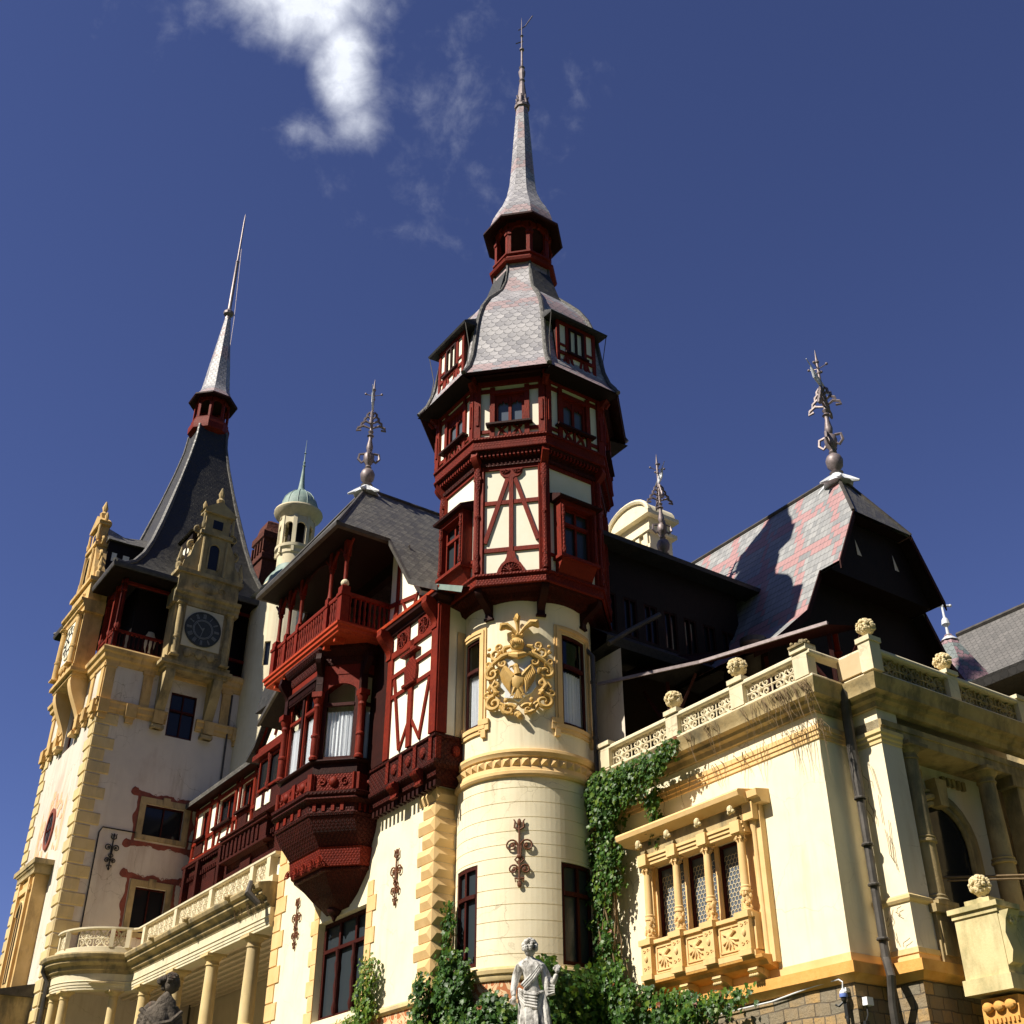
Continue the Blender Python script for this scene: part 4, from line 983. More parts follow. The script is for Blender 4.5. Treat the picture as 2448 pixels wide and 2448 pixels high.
for x in (-38.8, -37.6): m.lathe(x, -.22, [(.07, 8.6), (.11, 8.8), (.06, 9.0), (.09, 9.5), (.05, 9.8), (.10, 10.2), (.06, 10.4), (.10, 10.7)], 8)
part('turned_mullion', m, 'brown_wood', o)
anchor(gw, FA(19.1), -34.45, 12.2, 1.0); anchor(gw, FA(19.1), -41.92, 12.15, 1.0)
# --- jettied half-timber storey beside the tower (right)
m = MB(); q = 18.62
path = [(-36.2, q), (-31.5, q), (-31.5, 20.5)]
m.sweep(path, [(-.5, 14.58), (-.28, 14.58), (-.24, 14.72), (-.14, 14.80), (-.12, 15.0), (0, 15.06), (.06, 15.14), (.06, 15.26), (0, 15.30), (-.5, 15.32)]); part('corbel_course', m, 'timber_dark_carved', gw)
m = MB(FA(q))
for i in range(16):
    x = -35.7+i*.27; m.box(x-.07, x+.07, -.3, -.10, 14.42, 14.62)
part('dentil_row', m, 'timber_dark', gw)
m = MB(); m.sweep(path, [(-.1, 15.30), (.0, 15.30), (.0, 16.02), (.06, 16.04), (.08, 16.12), (.0, 16.18), (-.1, 16.18)]); part('carved_parapet', m, 'timber_dark_carved', gw)
m = MB(FA(q))
for x in (-34.6, -33.7, -32.75, -31.75): m.box(x-.10, x+.10, 0, .06, 15.28, 16.04)
for x in (-34.15, -33.2, -32.25): m.ball(x, .02, 15.66, .17, .09, .2, 10, 6)
for x in (-34.0, -32.4): volute_bracket(m, x-.2, x+.2, 14.6, 15.12, .2)
m.map = FB(-31.5); m.ball(19.4, .02, 15.66, .17, .08, .2, 10, 6)
for x in (18.72, 20.1): m.box(x-.1, x+.1, 0, .05, 15.28, 16.04)
part('parapet_ornament', m, 'timber_carved', gw)
m = MB(FA(q)); m.wall(-36.2, -31.5, 16.18, 21.1); m.map = FB(-31.5); m.wall(q, 20.5, 16.18, 21.1); part('panel_wall', m, 'panel', gw)
m = MB(FA(q+.0)); m.box(-36.2, -34.96, -.1, .03, 16.18, 21.0); part('painted_shadow_board', m, 'timber_dark', gw)  # dark sheet standing in for the shadow right of the oriel
m = MB(FB(-31.5)); m.wall(19.35, 20.25, 16.2, 20.0); m2 = m; m2.map = lambda x, d, z: (-31.47+d, x, z); m2.wall(19.35, 20.25, 16.2, 20.0); part('brick_panel', m2, 'beige', gw)
m = MB(FA(q))
m.box(-31.86, -31.44, 0, .09, 16.18, 21.0); m.box(-34.95, -34.6, 0, .08, 16.18, 20.0); m.box(-33.36, -33.08, 0, .09, 16.18, 20.2)
m.box(-34.7, -31.8, 0, .07, 18.35, 18.5); m.box(-34.7, -31.8, 0, .07, 19.15, 19.3); m.box(-34.7, -31.8, 0, .09, 19.95, 20.2)
m.beam(-34.45, 19.1, -33.9, 16.3, .14, 0, .065); m.beam(-31.98, 18.3, -32.55, 16.3, .14, 0, .065)
m.beam(-33.9, 16.25, -33.35, 17.1, .11, 0, .06); m.beam(-32.5, 16.25, -33.1, 17.1, .11, 0, .06)
m.map = FB(-31.5); m.box(q-.02, 18.98, 0, .09, 16.18, 21.0); m.box(20.2, 20.5, 0, .09, 16.18, 21.0)
part('timber_frame', m, 'timber', gw)
m = MB(FA(q)); 
for x in (-33.95, -32.45): m.box(x-.45, x+.45, 0, .06, 20.2, 20.9); rosette(m, x, .09, 20.45, .30, 8, False, .025)
m.pext([(-33.22+.42*math.cos(math.pi*k/10), 19.0+.42*math.sin(math.pi*k/10)) for k in range(11)]+[(-33.6, 18.55), (-32.84, 18.55)], 0, .12)
m.box(-33.8, -32.7, 0, .22, 19.62, 19.72); m.box(-33.65, -32.8, 0, .2, 18.42, 18.52)
part('carved_rosettes', m, 'timber_carved', gw)
m = MB(); m.sweep(path, [(-.1, 20.85), (.12, 20.9), (.14, 21.0), (.30, 21.1), (.32, 21.25), (-.1, 21.3)]); part('frieze', m, 'timber_dark', gw)
for x in (-34.9, -31.7):
    m = MB(FA(q)); volute_bracket(m, x-.16, x+.16, 20.0, 21.1, .55); part('corbel', m, 'timber', gw)
# --- oriel
def opath(k): # plan of the oriel, k = half width, f = front
    hw, fr, ch = k; return [(GC-hw, 19.3), (GC-hw, fr+ch), (GC-hw+ch, fr), (GC+hw-ch, fr), (GC+hw, fr+ch), (GC+hw, 19.3)]
OP = opath((2.5, 17.0, 1.16))
orl = part('oriel', MB() if False else (lambda b: (b.sweep(OP, [(-.25, 16.05), (0, 16.05), (0, 16.44), (.10, 16.46), (.14, 16.52), (.10, 16.58), (-.25, 16.6)]), b)[1])(MB()), 'timber_dark', gw)
m = MB(); m.sweep(OP, [(-.2, 15.45), (.0, 15.45), (.0, 16.08), (-.2, 16.08)]); part('carved_parapet', m, 'timber_carved', orl)
m = MB(); m.sweep(OP, [(-.2, 14.55), (.02, 14.58), (.06, 14.66), (.02, 14.72), (.02, 14.98), (.12, 15.02), (.20, 15.12), (.12, 15.22), (.20, 15.28), (.22, 15.38), (.10, 15.44), (-.2, 15.46)]); part('base_moulding', m, 'timber_dark_carved', orl)
def oring(s, fr, z): 
    hw = 2.5*s; ch = 1.16*s; b = 19.2
    return [(GC-hw, b, z), (GC-hw, min(b, fr+ch), z), (GC-hw+ch, fr, z), (GC+hw-ch, fr, z), (GC+hw, min(b, fr+ch), z), (GC+hw, b, z)]
m = MB(); m.rings([oring(.40, 18.95, 11.9), oring(.42, 18.7, 12.0), oring(.55, 18.45, 12.25)]); m.sweep([(GC-2.5*.82, 19.2), (GC-2.5*.82, 17.85+1.16*.82), (GC-2.5*.82+1.16*.82, 17.87), (GC+2.5*.82-1.16*.82, 17.87), (GC+2.5*.82, 17.85+1.16*.82), (GC+2.5*.82, 19.2)], [(-.1, 12.86), (.05, 12.88), (.07, 12.95), (-.1, 12.98)])
m.rings([oring(.55, 18.45, 12.25), oring(.80, 17.95, 12.85), oring(.82, 17.85, 12.95), oring(.84, 17.80, 13.0)]); 
part('pendant', m, 'timber_dark_carved', orl)
m = MB(); m.ball(GC, 18.95, 11.95, .35, .25, .25); m.tube([(GC, 18.95, 11.8), (GC, 18.95, 11.55)], [.16, .04]); part('pendant_drop', m, 'timber_dark', orl)
m = MB(); m.rings([oring(.84, 17.76, 13.0), oring(.86, 17.70, 13.02), oring(.90, 17.60, 13.6), oring(.905, 17.56, 13.62)]); part('fan_panels', m, 'timber_carved', orl)
m = MB(); m.rings([oring(.86, 17.62, 13.6), oring(.95, 17.30, 14.05), oring(.97, 17.2, 14.2), oring(1.0, 17.02, 14.55)]); part('cove', m, 'timber_dark_carved', orl)
m = MB(FA(17.62))
for i in range(5):
    x = GC-1.25+i*.62; rosette(m, x, .02, 13.1, .24, 6, True, .02)
part('fan_ornament', m, 'timber', orl)
# faces of the oriel in order: left chamfer, front, right chamfer, right side
faces = []
for i in range(5):
    p, q2 = Vector(OP[i]), Vector(OP[i+1]); t = (q2-p); L = t.length; t.normalize(); nn = Vector((t.y, -t.x))
    faces.append((p, t, nn, L))
def FO(i):
    p, t, nn, L = faces[i]
    return (lambda x, d, z: (p.x+t.x*x+nn.x*d, p.y+t.y*x+nn.y*d, z)), L
for i in range(5):
    f, L = FO(i); m = MB(f)
    nwin = {0: 0, 1: 1, 2: 2, 3: 1, 4: 1}[i]
    m.box(0, .14, -.12, 0, 16.6, 20.3); m.box(L-.14, L, -.12, 0, 16.6, 20.3)
    m.box(.14, L-.14, -.12, -.01, 19.9, 20.3)
    if i == 0: m.box(.14, L-.14, -.12, 0, 16.6, 19.9)
    part('oriel_frame', m, 'timber', orl)
    m = MB(f)
    if i in (1, 3):
        c = L/2; r = L/2-.16; pts = [(.14, 19.9), (.14, 19.05)]+[(c-r*math.cos(math.pi*k/12), 19.05+r*.75*math.sin(math.pi*k/12)) for k in range(13)]+[(L-.14, 19.05), (L-.14, 19.9)]
        m.pext(pts, -.12, -.03); part('arch_head', m, 'timber', orl)
        window(orl, f, .16, L-.16, 16.6, 19.75, .14, .13, 18.72, 0, 'brown_wood', curtain=18.5)
    elif i == 2:
        for x0, x1 in ((.14, L/2-.07), (L/2+.07, L-.14)): window(orl, f, x0, x1, 16.6, 19.9, .14, .09, 18.72, 0, 'timber', curtain=18.5)
        m.box(L/2-.07, L/2+.07, -.1, .0, 16.6, 19.9); m.box(.1, L-.1, 0, .12, 19.78, 19.9); m.box(.1, L-.1, 0, .06, 19.45, 19.78)
        for k in range(20): m.box(.2+k*(L-.4)/20, .2+(k+.5)*(L-.4)/20, .06, .10, 19.50, 19.70)
        part('dentil_head', m, 'timber_dark', orl)
    elif i == 4:
        window(orl, f, .16, L-.16, 16.6, 19.9, .14, .07, 18.72, 0, 'brown_wood', curtain=18.5)
    for xx in ((0,) if i in (1, 2, 3) else ((0,) if i == 4 else ())):
        cmb = MB(f); x = xx; d = .05
        cmb.lathe(x, d, [(.16, 16.58), (.17, 16.66), (.12, 16.74), (.135, 16.85), (.13, 17.4), (.16, 17.44), (.16, 17.5), (.12, 17.55), (.11, 18.5), (.15, 18.6), (.13, 18.7), (.19, 18.85), (.20, 18.95)], 12)
        cmb.box(x-.19, x+.19, -.1, d+.22, 18.95, 19.15); part('oriel_column', cmb, 'timber', orl)
        cmb = MB(f); cmb.box(x-.13, x+.13, -.05, .12, 19.15, 20.3); volute_bracket(cmb, x-.10, x+.10, 19.5, 20.6, .45); part('console', cmb, 'timber_dark', orl)
for i in range(1, 5):
    f, L = FO(i); m = MB(f)
    for x in (.0, L) if i != 2 else (.0, L/2, L): m.box(x-.13, x+.13, 0, .07, 15.46, 16.06)
    for x in ((L/2,) if i != 2 else (L*.25, L*.75)):
        m.ball(x, .0, 15.77, .17, .12, .19, 12, 7)
        for sg in (-1, 1): m.spiral(x+sg*.42, 15.77, .02, .16, 1.2, R(90), sg, .03, 16)
    for k in range(4): m.box(.15+k*(L-.3)/4, .15+(k+.35)*(L-.3)/4, .02, .07, 14.72, 14.98)
    part('parapet_ornament', m, 'timber', orl)
m = MB(); m.sweep(OP, [(-.2, 20.25), (.02, 20.28), (.06, 20.4), (.06, 20.6), (.16, 20.7), (.26, 20.85), (.26, 20.98), (-.2, 21.0)]); part('oriel_cornice', m, 'timber_dark_carved', orl)
m = MB(FA(16.85))
for i in range(7):
    x = -41.2+i*.86; m.box(x-.07, x+.07, -.4, .02, 20.78, 20.98)
part('beam_ends', m, 'orange_wood', orl)
# --- balcony
bx0, bx1, bv = -41.85, -35.55, 16.72
m = MB(); m.sweep([(bx0, 19.3), (bx0, bv), (bx1, bv), (bx1, 19.3)], [(-2.5, 20.98), (-.02, 20.98), (.0, 21.06), (.06, 21.10), (.06, 21.22), (.12, 21.26), (.12, 21.36), (-.1, 21.40), (-2.5, 21.40)])
bal = part('balcony', m, 'orange_wood', gw)
m = MB()
m.sweep([(bx0+.22, 19.2), (bx0+.22, bv+.22), (bx1-.22, bv+.22), (bx1-.22, 19.2)], [(-.07, 22.62), (.07, 22.62), (.09, 22.70), (.07, 22.78), (-.07, 22.78)])
m.sweep([(bx0+.22, 19.2), (bx0+.22, bv+.22), (bx1-.22, bv+.22), (bx1-.22, 19.2)], [(-.05, 21.48), (.05, 21.48), (.05, 21.58), (-.05, 21.58)]); part('handrail', m, 'timber', bal)
px_ = [bx0+.22, bx0+1.25, -39.4, -37.4-.0, bx1-1.2, bx1-.22]
for x in (bx0+.22, bx0+1.15, -39.6, -37.0, bx1-.22):
    m = MB(FA(bv+.22)); w_ = .17 if x in (bx0+.22, bx1-.22) else .12
    m.box(x-w_, x+w_, -w_, w_, 21.4, 22.95); m.box(x-w_*1.25, x+w_*1.25, -w_*1.25, w_*1.25, 22.55, 22.68)
    m.lathe(x, 0, [(w_*1.1, 22.95), (.09, 23.05), (.075, 23.3), (.075, 24.1), (.12, 24.2), (.07, 24.3), (.11, 24.5), (.12, 24.9)], 10); m.box(x-.10, x+.10, -.12, .12, 24.3, 25.1)
    for sg in (-1, 1): m.tube([(x, .03, 24.1), (x+sg*.16, .03, 24.5), (x+sg*.5, .03, 24.85)], [.05, .06, .05], 5)
    part('balcony_post', m, 'timber', bal)
m = MB(FA(bv+.22)); x = bx0+.5
while x < bx1-.35:
    m.lathe(x, 0, [(.045, 21.58), (.07, 21.72), (.04, 21.85), (.06, 22.1), (.035, 22.3), (.06, 22.45), (.045, 22.62)], 7); x += .21
m.map = FB(bx1-.22); x = bv+.5
while x < 19.1: m.lathe(x, 0, [(.045, 21.58), (.07, 21.72), (.04, 21.85), (.06, 22.1), (.035, 22.3), (.06, 22.45), (.045, 22.62)], 7); x += .21
part('baluster', m, 'timber', bal, each=True)
m = MB(FA(19.12)); m.wall(-42.4, -34.8, 21.3, 25.1, [(-41.5, -39.2, 21.5, 24.4), (-38.6, -36.0, 21.5, 24.4)], .3); part('balcony_back_wall', m, 'black_wood', gw)
m = MB(FA(16.90)); # arched timber valance between the posts
for x0, x1 in ((bx0+.3, -39.7), (-39.5, -37.1), (-36.9, bx1-.3)):
    c, r = (x0+x1)/2, (x1-x0)/2; m.pext([(x0, 25.1), (x0, 24.3)]+[(c-r*math.cos(math.pi*k/10), 24.3+.55*math.sin(math.pi*k/10)) for k in range(11)]+[(x1, 24.3), (x1, 25.1)], -.05, .03)
part('arched_valance', m, 'timber_dark', bal)
m = MB(); m.ball(bx1-.22, bv+.22, 23.12, .16, .16, .16); m.tube([(bx1-.4, bv+.22, 22.9), (bx1-.42, bv+.22, 23.2), (bx1-.3, bv+.22, 23.25)], .04, 5); part('post_lantern', m, 'stone_white', bal)
# --- gable storey beside the balcony
m = MB(FA(18.85)); m.quad([(-35.6, 0, 21.3), (-32.0, 0, 21.3), (-32.6, 0, 21.9), (-33.3, 0, 22.3), (-35.05, 0, 24.85), (-35.6, 0, 24.9)])
m.quad([(-35.62, 0, 21.3), (-35.62, -.6, 21.3), (-35.62, -.6, 25.1), (-35.62, 0, 25.1)]); part('gable_wall', m, 'panel', gw)
m = MB(FA(18.85))
m.box(-35.10, -34.93, 0, .07, 21.3, 24.6); m.box(-35.6, -32.0, 0, .08, 21.3, 21.5); m.beam(-35.6, 22.6, -33.6, 22.2, .16, 0, .07)
m.beam(-35.3, 21.5, -35.05, 22.6, .12, 0, .06); m.beam(-34.6, 22.4, -34.1, 21.5, .12, 0, .06); m.beam(-33.9, 21.5, -33.5, 22.3, .12, 0, .06); m.beam(-34.75, 21.5, -34.35, 21.95, .12, 0, .06)
m.pext([(-33.3, 21.5), (-32.2, 21.4), (-33.3, 22.1)], 0, .08)
part('timber_frame', m, 'timber', gw)
m = MB(); m.sweep([(-35.6, 18.6), (-31.4, 18.6), (-31.4, 20)], [(-.1, 21.22), (.34, 21.24), (.36, 21.34), (.28, 21.4), (-.1, 21.44)]); part('string_board', m, 'orange_wood', gw)
# --- roof (symmetrical about the ridge)
m = MB(); zr, ze = 29.6, 25.12
RP = [(0, zr), (3.58, ze), (5.4, 22.5), (7.5, 21.30)]
for sg in (-1, 1):
    def X(x): return GC+sg*x
    m.quad([(X(0), 18.85, zr), (X(0), 31, zr), (X(3.58), 31, ze), (X(3.58), 16.05, ze)])
    m.quad([(X(3.58), 18.3, ze), (X(3.58), 31, ze), (X(5.4), 31, 22.5), (X(5.4), 18.3, 22.5)]); m.quad([(X(5.4), 18.3, 22.5), (X(5.4), 31, 22.5), (X(7.5), 31, 21.30), (X(7.5), 18.3, 21.30)])
    # underside, a hand below
    m.quad([(X(3.5), 16.1, ze-.14), (X(3.5), 31, ze-.14), (X(0), 31, zr-.3), (X(0), 19.0, zr-.3)])
m.quad([(GC, 18.85, zr), (GC-3.58, 16.05, ze), (GC+3.58, 16.05, ze)])
roofg = part('roof', m, 'slate', gw)
m = MB(); m.sweep([(GC-3.62, 18.3), (GC-3.62, 16.0), (GC+3.62, 16.0), (GC+3.62, 18.3)], [(-.14, ze-.16), (.02, ze-.14), (.04, ze+.01), (-.06, ze+.05)])
for sg in (-1, 1):
    pts = [(GC+sg*x, z) for x, z in RP[1:]]
    for (xa, za), (xb, zb) in zip(pts[:-1], pts[1:]):
        m.rings([[(xa, 18.22, za-.18), (xa, 18.34, za-.18), (xa, 18.34, za+.04), (xa, 18.22, za+.04)], [(xb, 18.22, zb-.18), (xb, 18.34, zb-.18), (xb, 18.34, zb+.04), (xb, 18.22, zb+.04)]])
part('bargeboard', m, 'lead', roofg)
m = MB(); m.quad([(GC-3.5, 16.12, ze-.15), (GC+3.5, 16.12, ze-.15), (GC+3.5, 19.15, ze-.15), (GC-3.5, 19.15, ze-.15)])
for sg in (-1, 1):
    for (xa, za), (xb, zb) in zip(RP[1:-1], RP[2:]): m.quad([(GC+sg*xa, 18.36, za-.12), (GC+sg*xb, 18.36, zb-.12), (GC+sg*xb, 30, zb-.12), (GC+sg*xa, 30, za-.12)])
part('roof_soffit', m, 'black_wood', roofg)
m = MB()
m.tube([(GC, 18.9, zr+.02), (GC, 31, zr+.02)], .09, 6)
for sg in (-1, 1): m.tube([(GC, 18.85, zr), (GC+sg*3.6, 16.05, ze+.02)], .08, 6)
part('ridge_roll', m, 'lead', roofg)
finial_tall(roofg, GC, 18.9, 29.75, 5.9, True, R(-30))
m = MB(); m.quad([(-31.15, 18.25, 21.40), (-30.2, 18.75, 21.05), (-30.2, 19.2, 21.15), (-31.2, 19.6, 21.6)]); m.quad([(-31.15, 18.22, 21.40), (-30.2, 18.72, 21.05), (-30.3, 18.72, 20.85), (-31.15, 18.22, 21.2)]); part('valley_flashing', m, 'copper', roofg)
# ================================================================== CLOCK TOWER
KU, KV, KL, KB = -63.5, 15.73, -73.6, 25.9
KC = (-68.55, 20.8)
ct = thing('clock_tower', 'tall square clock tower with two carved clock gables and a steep needle-topped slate roof', 'clock tower', (KC[0], KC[1], 0))
m = MB(FB(KU)); m.wall(KV, KB, 0, 31.0, [(19.30, 21.50, 20.94, 22.68), (19.47, 21.17, 15.9, 18.25), (19.70, 21.25, 26.72, 29.39)], .35)
m.map = FA(KV); m.wall(KL, KU, 0, 31.0, [(-69.6, -67.5, 26.6, 29.6)], .4)
m.map = None
m.quad([(KL, KV, 0), (KL, KB, 0), (KL, KB, 31), (KL, KV, 31)]); m.quad([(KL, KB, 0), (KU, KB, 0), (KU, KB, 31), (KL, KB, 31)]); m.quad([(KL, KV, 30.98), (KU, KV, 30.98), (KU, KB, 30.98), (KL, KB, 30.98)])
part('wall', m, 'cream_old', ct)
m = MB(); n = 30; h = (27.3-6.3)/n
for i in range(n):
    L = 1.22 if i % 2 else .80; a, b_ = 6.3+i*h+.02, 6.3+(i+1)*h-.02
    for f, s0, sg, LL in ((FA(KV), KU, -1, L), (FB(KU), KV, 1, L), (FA(KV), KL, 1, L)):
        m.map = f; x0, x1 = sorted((s0, s0+sg*LL)); b0 = len(m.v)
        if f is not None: m.v += [m.P(x0-(.05 if sg > 0 else 0), 0, a), m.P(x1+(.05 if sg < 0 else 0), 0, a), m.P(x1+(.05 if sg < 0 else 0), 0, b_), m.P(x0-(.05 if sg > 0 else 0), 0, b_), m.P(x0, .07, a+.06), m.P(x1, .07, a+.06), m.P(x1, .07, b_-.06), m.P(x0, .07, b_-.06)]
        for q in ((0, 1, 5, 4), (1, 2, 6, 5), (2, 3, 7, 6), (3, 0, 4, 7), (4, 5, 6, 7)): m.face([b0+k for k in q])
part('quoins', m, 'stone', ct)
# string course with blocks under the frieze stage
kp = [(KL, KB), (KL, KV), (KU, KV), (KU, KB)]
m = MB(); spf = [(-.1, 27.32), (.10, 27.35), (.12, 27.52), (.20, 27.6), (.20, 27.86), (.26, 27.92), (.26, 28.02), (-.1, 28.06)]
for pth in ([(KL, KB), (KL, KV), (-69.75, KV)], [(-67.35, KV), (KU, KV), (KU, 19.6)], [(KU, 21.35), (KU, KB)]): m.sweep(pth, spf)
for f, xs in ((FB(KU), (15.95, 17.5, 19.1, 22.1, 23.9)), (FA(KV), (-63.75, -65.3, -66.6, -70.6, -71.9, -73.4))):
    m.map = f
    for x in xs: m.box(x-.30, x+.30, .05, .34, 27.2, 27.95); m.box(x-.22, x+.22, .03, .22, 26.9, 27.2)
m.map = None; part('string_course', m, 'trim_old', ct)
m = MB()
for f, xs in ((FB(KU), (16.0, 18.2, 23.0, 25.2)), (FA(KV), (-63.8, -65.6, -71.5, -73.3))):
    m.map = f
    for x in xs: m.box(x-.28, x+.28, 0, .09, 28.05, 30.2); m.box(x-.34, x+.34, 0, .13, 30.0, 30.2)
part('pilaster_strip', m, 'trim_old', ct)
m = MB(); m.sweep(kp, [(-.1, 30.15), (.08, 30.18), (.12, 30.4), (.26, 30.5), (.30, 30.72), (.42, 30.82), (.46, 31.02), (.40, 31.12), (-.1, 31.15)]); part('cornice', m, 'trim_old', ct)
# windows
def stone_frame(f, x0, x1, z0, z1, w, mat, parent, key=True):
    m = MB(f); m.box(x0-w, x0, 0, .08, z0, z1+w); m.box(x1, x1+w, 0, .08, z0, z1+w); m.box(x0, x1, 0, .08, z1, z1+w); m.box(x0-w, x1+w, 0, .12, z0-w*.7, z0)
    if key: c = (x0+x1)/2; m.box(c-.2, c+.2, 0, .13, z1-.02, z1+w+.12)
    return part('window_surround', m, mat, parent)
fb = FB(KU)
stone_frame(fb, 19.30, 21.50, 20.94, 22.68, .34, 'stone_dark', ct); stone_frame(fb, 19.47, 21.17, 15.9, 18.25, .32, 'stone_dark', ct)
window(ct, fb, 19.30, 21.50, 20.96, 22.66, .2, .07, None, 1, 'brown_wood'); window(ct, fb, 19.47, 21.17, 15.92, 18.23, .25, .07, None, 1, 'brown_wood'); window(ct, fb, 19.70, 21.25, 26.74, 29.37, .12, .07, 28.3, 1, 'brown_wood')
window(ct, FA(KV), -69.6, -67.5, 26.62, 29.58, .3, .1, None, 1, 'brown_wood', 'glass_blue')
def fresco(x0, x1, z0, z1, w, mt, f, seed, crest=True):
    rnd = random.Random(seed); m = MB(f)
    def band(a, b_, zz, sg):
        n = 30; pts = []
        for i in range(n+1):
            q = i/n; e = .55+.45*math.cos(2*math.pi*q) if q < .33 or q > .67 else .1+.75*math.sin((q-.33)/.34*math.pi)
            pts.append((a+(b_-a)*q, zz+sg*(w*(.25+.55*e)+rnd.uniform(-.03, .03))))
        m.pext([(a, zz)]+pts+[(b_, zz)], .003, .012)
    band(x0-w*.9, x1+w*.9, z1, 1); band(x0-w*.9, x1+w*.9, z0, -1)
    for sg, a in ((-1, x0), (1, x1)):
        pts = []
        for i in range(21): q = i/20; pts.append((a+sg*(w*.34+w*.40*math.exp(-((q-.5)/.12)**2)+rnd.uniform(-.02, .03)), z0+(z1-z0)*q))
        m.pext([(a, z0)]+pts+[(a, z1)], .003, .012)
    for (cx, cz, r) in ((x0-w*.85, z1+w*.55, .24), (x1+w*.85, z1+w*.5, .20), (x0-w*.85, z0-w*.5, .24), (x1+w*.85, z0-w*.5, .22)):
        m.pext([(cx+r*(1+.12*math.sin(5*k))*math.cos(2*math.pi*k/14), cz+r*(1+.12*math.cos(3*k))*math.sin(2*math.pi*k/14)) for k in range(14)], .004, .015)
        m.spiral(cx, cz, .016, r*.9, 1.5, 0, 1, .02, 16)
    for k in range(9):
        cx = x0+(x1-x0)*(k+.5)/9; m.spiral(cx, z1+w*.45, .012, .10, 1.1, rnd.uniform(0, 6), rnd.choice((-1, 1)), .015, 10); m.spiral(cx, z0-w*.45, .012, .10, 1.1, rnd.uniform(0, 6), rnd.choice((-1, 1)), .015, 10)
    return part('painted_scrollwork', m, mt, ct, whole=True)
fresco(18.96, 21.84, 20.6, 23.02, .42, 'fresco', fb, 1); fresco(19.1, 21.5, 15.9, 18.6, .42, 'fresco', fb, 2)
fa = FA(KV)
m = MB(fa)
ov = [(-68.55+.62*math.cos(2*math.pi*k/24), 21.9+.95*math.sin(2*math.pi*k/24)) for k in range(24)]
o2 = [(-68.55+.82*math.cos(2*math.pi*k/24), 21.9+1.18*math.sin(2*math.pi*k/24)) for k in range(24)]
m.rings([[(x, 0, z) for x, z in o2], [(x, .10, z) for x, z in o2], [(x, .10, z) for x, z in ov], [(x, .02, z) for x, z in ov]], True, False); ovp = part('oval_window', m, 'fresco', ct, 'oval window with a red rim')
m = MB(fa); m.pext(ov, .01, .03); part('pane', m, 'glass_blue', ovp)
m = MB(fa); m.box(-68.6, -68.5, .03, .07, 21.0, 22.8); m.box(-69.15, -67.95, .03, .07, 21.85, 21.95)
for r in (-68.85, -68.25): m.box(r-.02, r+.02, .03, .06, 21.3, 22.5)
part('glazing_bar', m, 'brown_wood', ovp)
m = MB(fa); rnd = random.Random(5)
for k in range(46):
    a = rnd.uniform(0, 6.28); rr = rnd.uniform(1.15, 1.9); cx, cz = -68.55+rr*math.cos(a)*1.0, 21.7+rr*math.sin(a)*1.35; r = rnd.uniform(.10, .30)
    m.pext([(cx+r*rnd.uniform(.6, 1.1)*math.cos(2*math.pi*j/9), cz+r*1.3*rnd.uniform(.6, 1.1)*math.sin(2*math.pi*j/9)) for j in range(9)], .003, .010+.0003*k)
for sg in (-1, 1):
    m.pext([(-68.55+sg*2.0, 20.2), (-68.55+sg*2.5, 20.2), (-68.55+sg*2.45, 22.8), (-68.55+sg*2.3, 23.4), (-68.55+sg*2.05, 22.6)], .003, .009)
part('painted_figures', m, 'fresco_light', ct, 'faded orange wall painting')
# canopied window low on the sunlit face
m = MB(fa); m.box(-69.3, -66.55, 0, .75, 12.6, 18.9); cwp = part('window_bay', m, 'trim_old', ct)
m = MB(fa); m.box(-70.1, -66.0, 0, 1.05, 19.35, 19.6); m.box(-69.7, -66.3, 0, .9, 18.9, 19.35)
for i in range(18): m.box(-69.6+i*.19, -69.5+i*.19, .9, 1.0, 19.18, 19.33)
part('canopy', m, 'stone_dark', cwp)
m = MB(lambda x, d, z: (x, KV-.75-d, z)); c = -67.95; m.pext([(c-.6, 13.6), (c+.6, 13.6), (c+.6, 17.0)]+[(c+.6*math.cos(math.pi*k/10), 17.0+.6*math.sin(math.pi*k/10)) for k in range(1, 10)]+[(c-.6, 17.0)], .0, .02); part('pane', m, 'glass', cwp)
m = MB(lambda x, d, z: (x, KV-.75-d, z))
for sg in (-1, 1): m.box(c+sg*.95-.14, c+sg*.95+.14, 0, .16, 13.2, 18.8)
m.box(c-1.2, c+1.2, 0, .12, 18.1, 18.4); m.tube([(c+.68*math.cos(math.pi*k/10), .05, 17.0+.68*math.sin(math.pi*k/10)) for k in range(11)], .07, 6); m.box(c-.04, c+.04, .02, .07, 13.6, 17.6)
part('window_columns', m, 'ochre', cwp)
m = MB(fa); m.dext([(0, 13.15), (1.9, 12.7), (1.9, 12.5), (0, 12.5)], -74.5, -64.6); part('low_roof', m, 'lead', ct)
m = MB(fa); m.box(-74.4, -64.8, 0, 1.6, 0, 12.5); part('low_porch', m, 'stone_dark', ct)
anchor(ct, fb, 17.88, 19.8, 1.05, mat='iron_black')
m = MB(fb); m.tube([(17.05, .05, 6), (17.05, .05, 20.7), (17.2, .05, 21.0), (19.0, .05, 21.0)], .035, 6); m.tube([(21.9, .05, 21.0), (23.2, .05, 21.0)], .03, 5); part('cable', m, 'iron_black', ct)
m = MB(fb); m.tube([(23.3, .12, 6), (23.3, .12, 30)], .06, 8); part('rainwater_pipe', m, 'lead', ct)
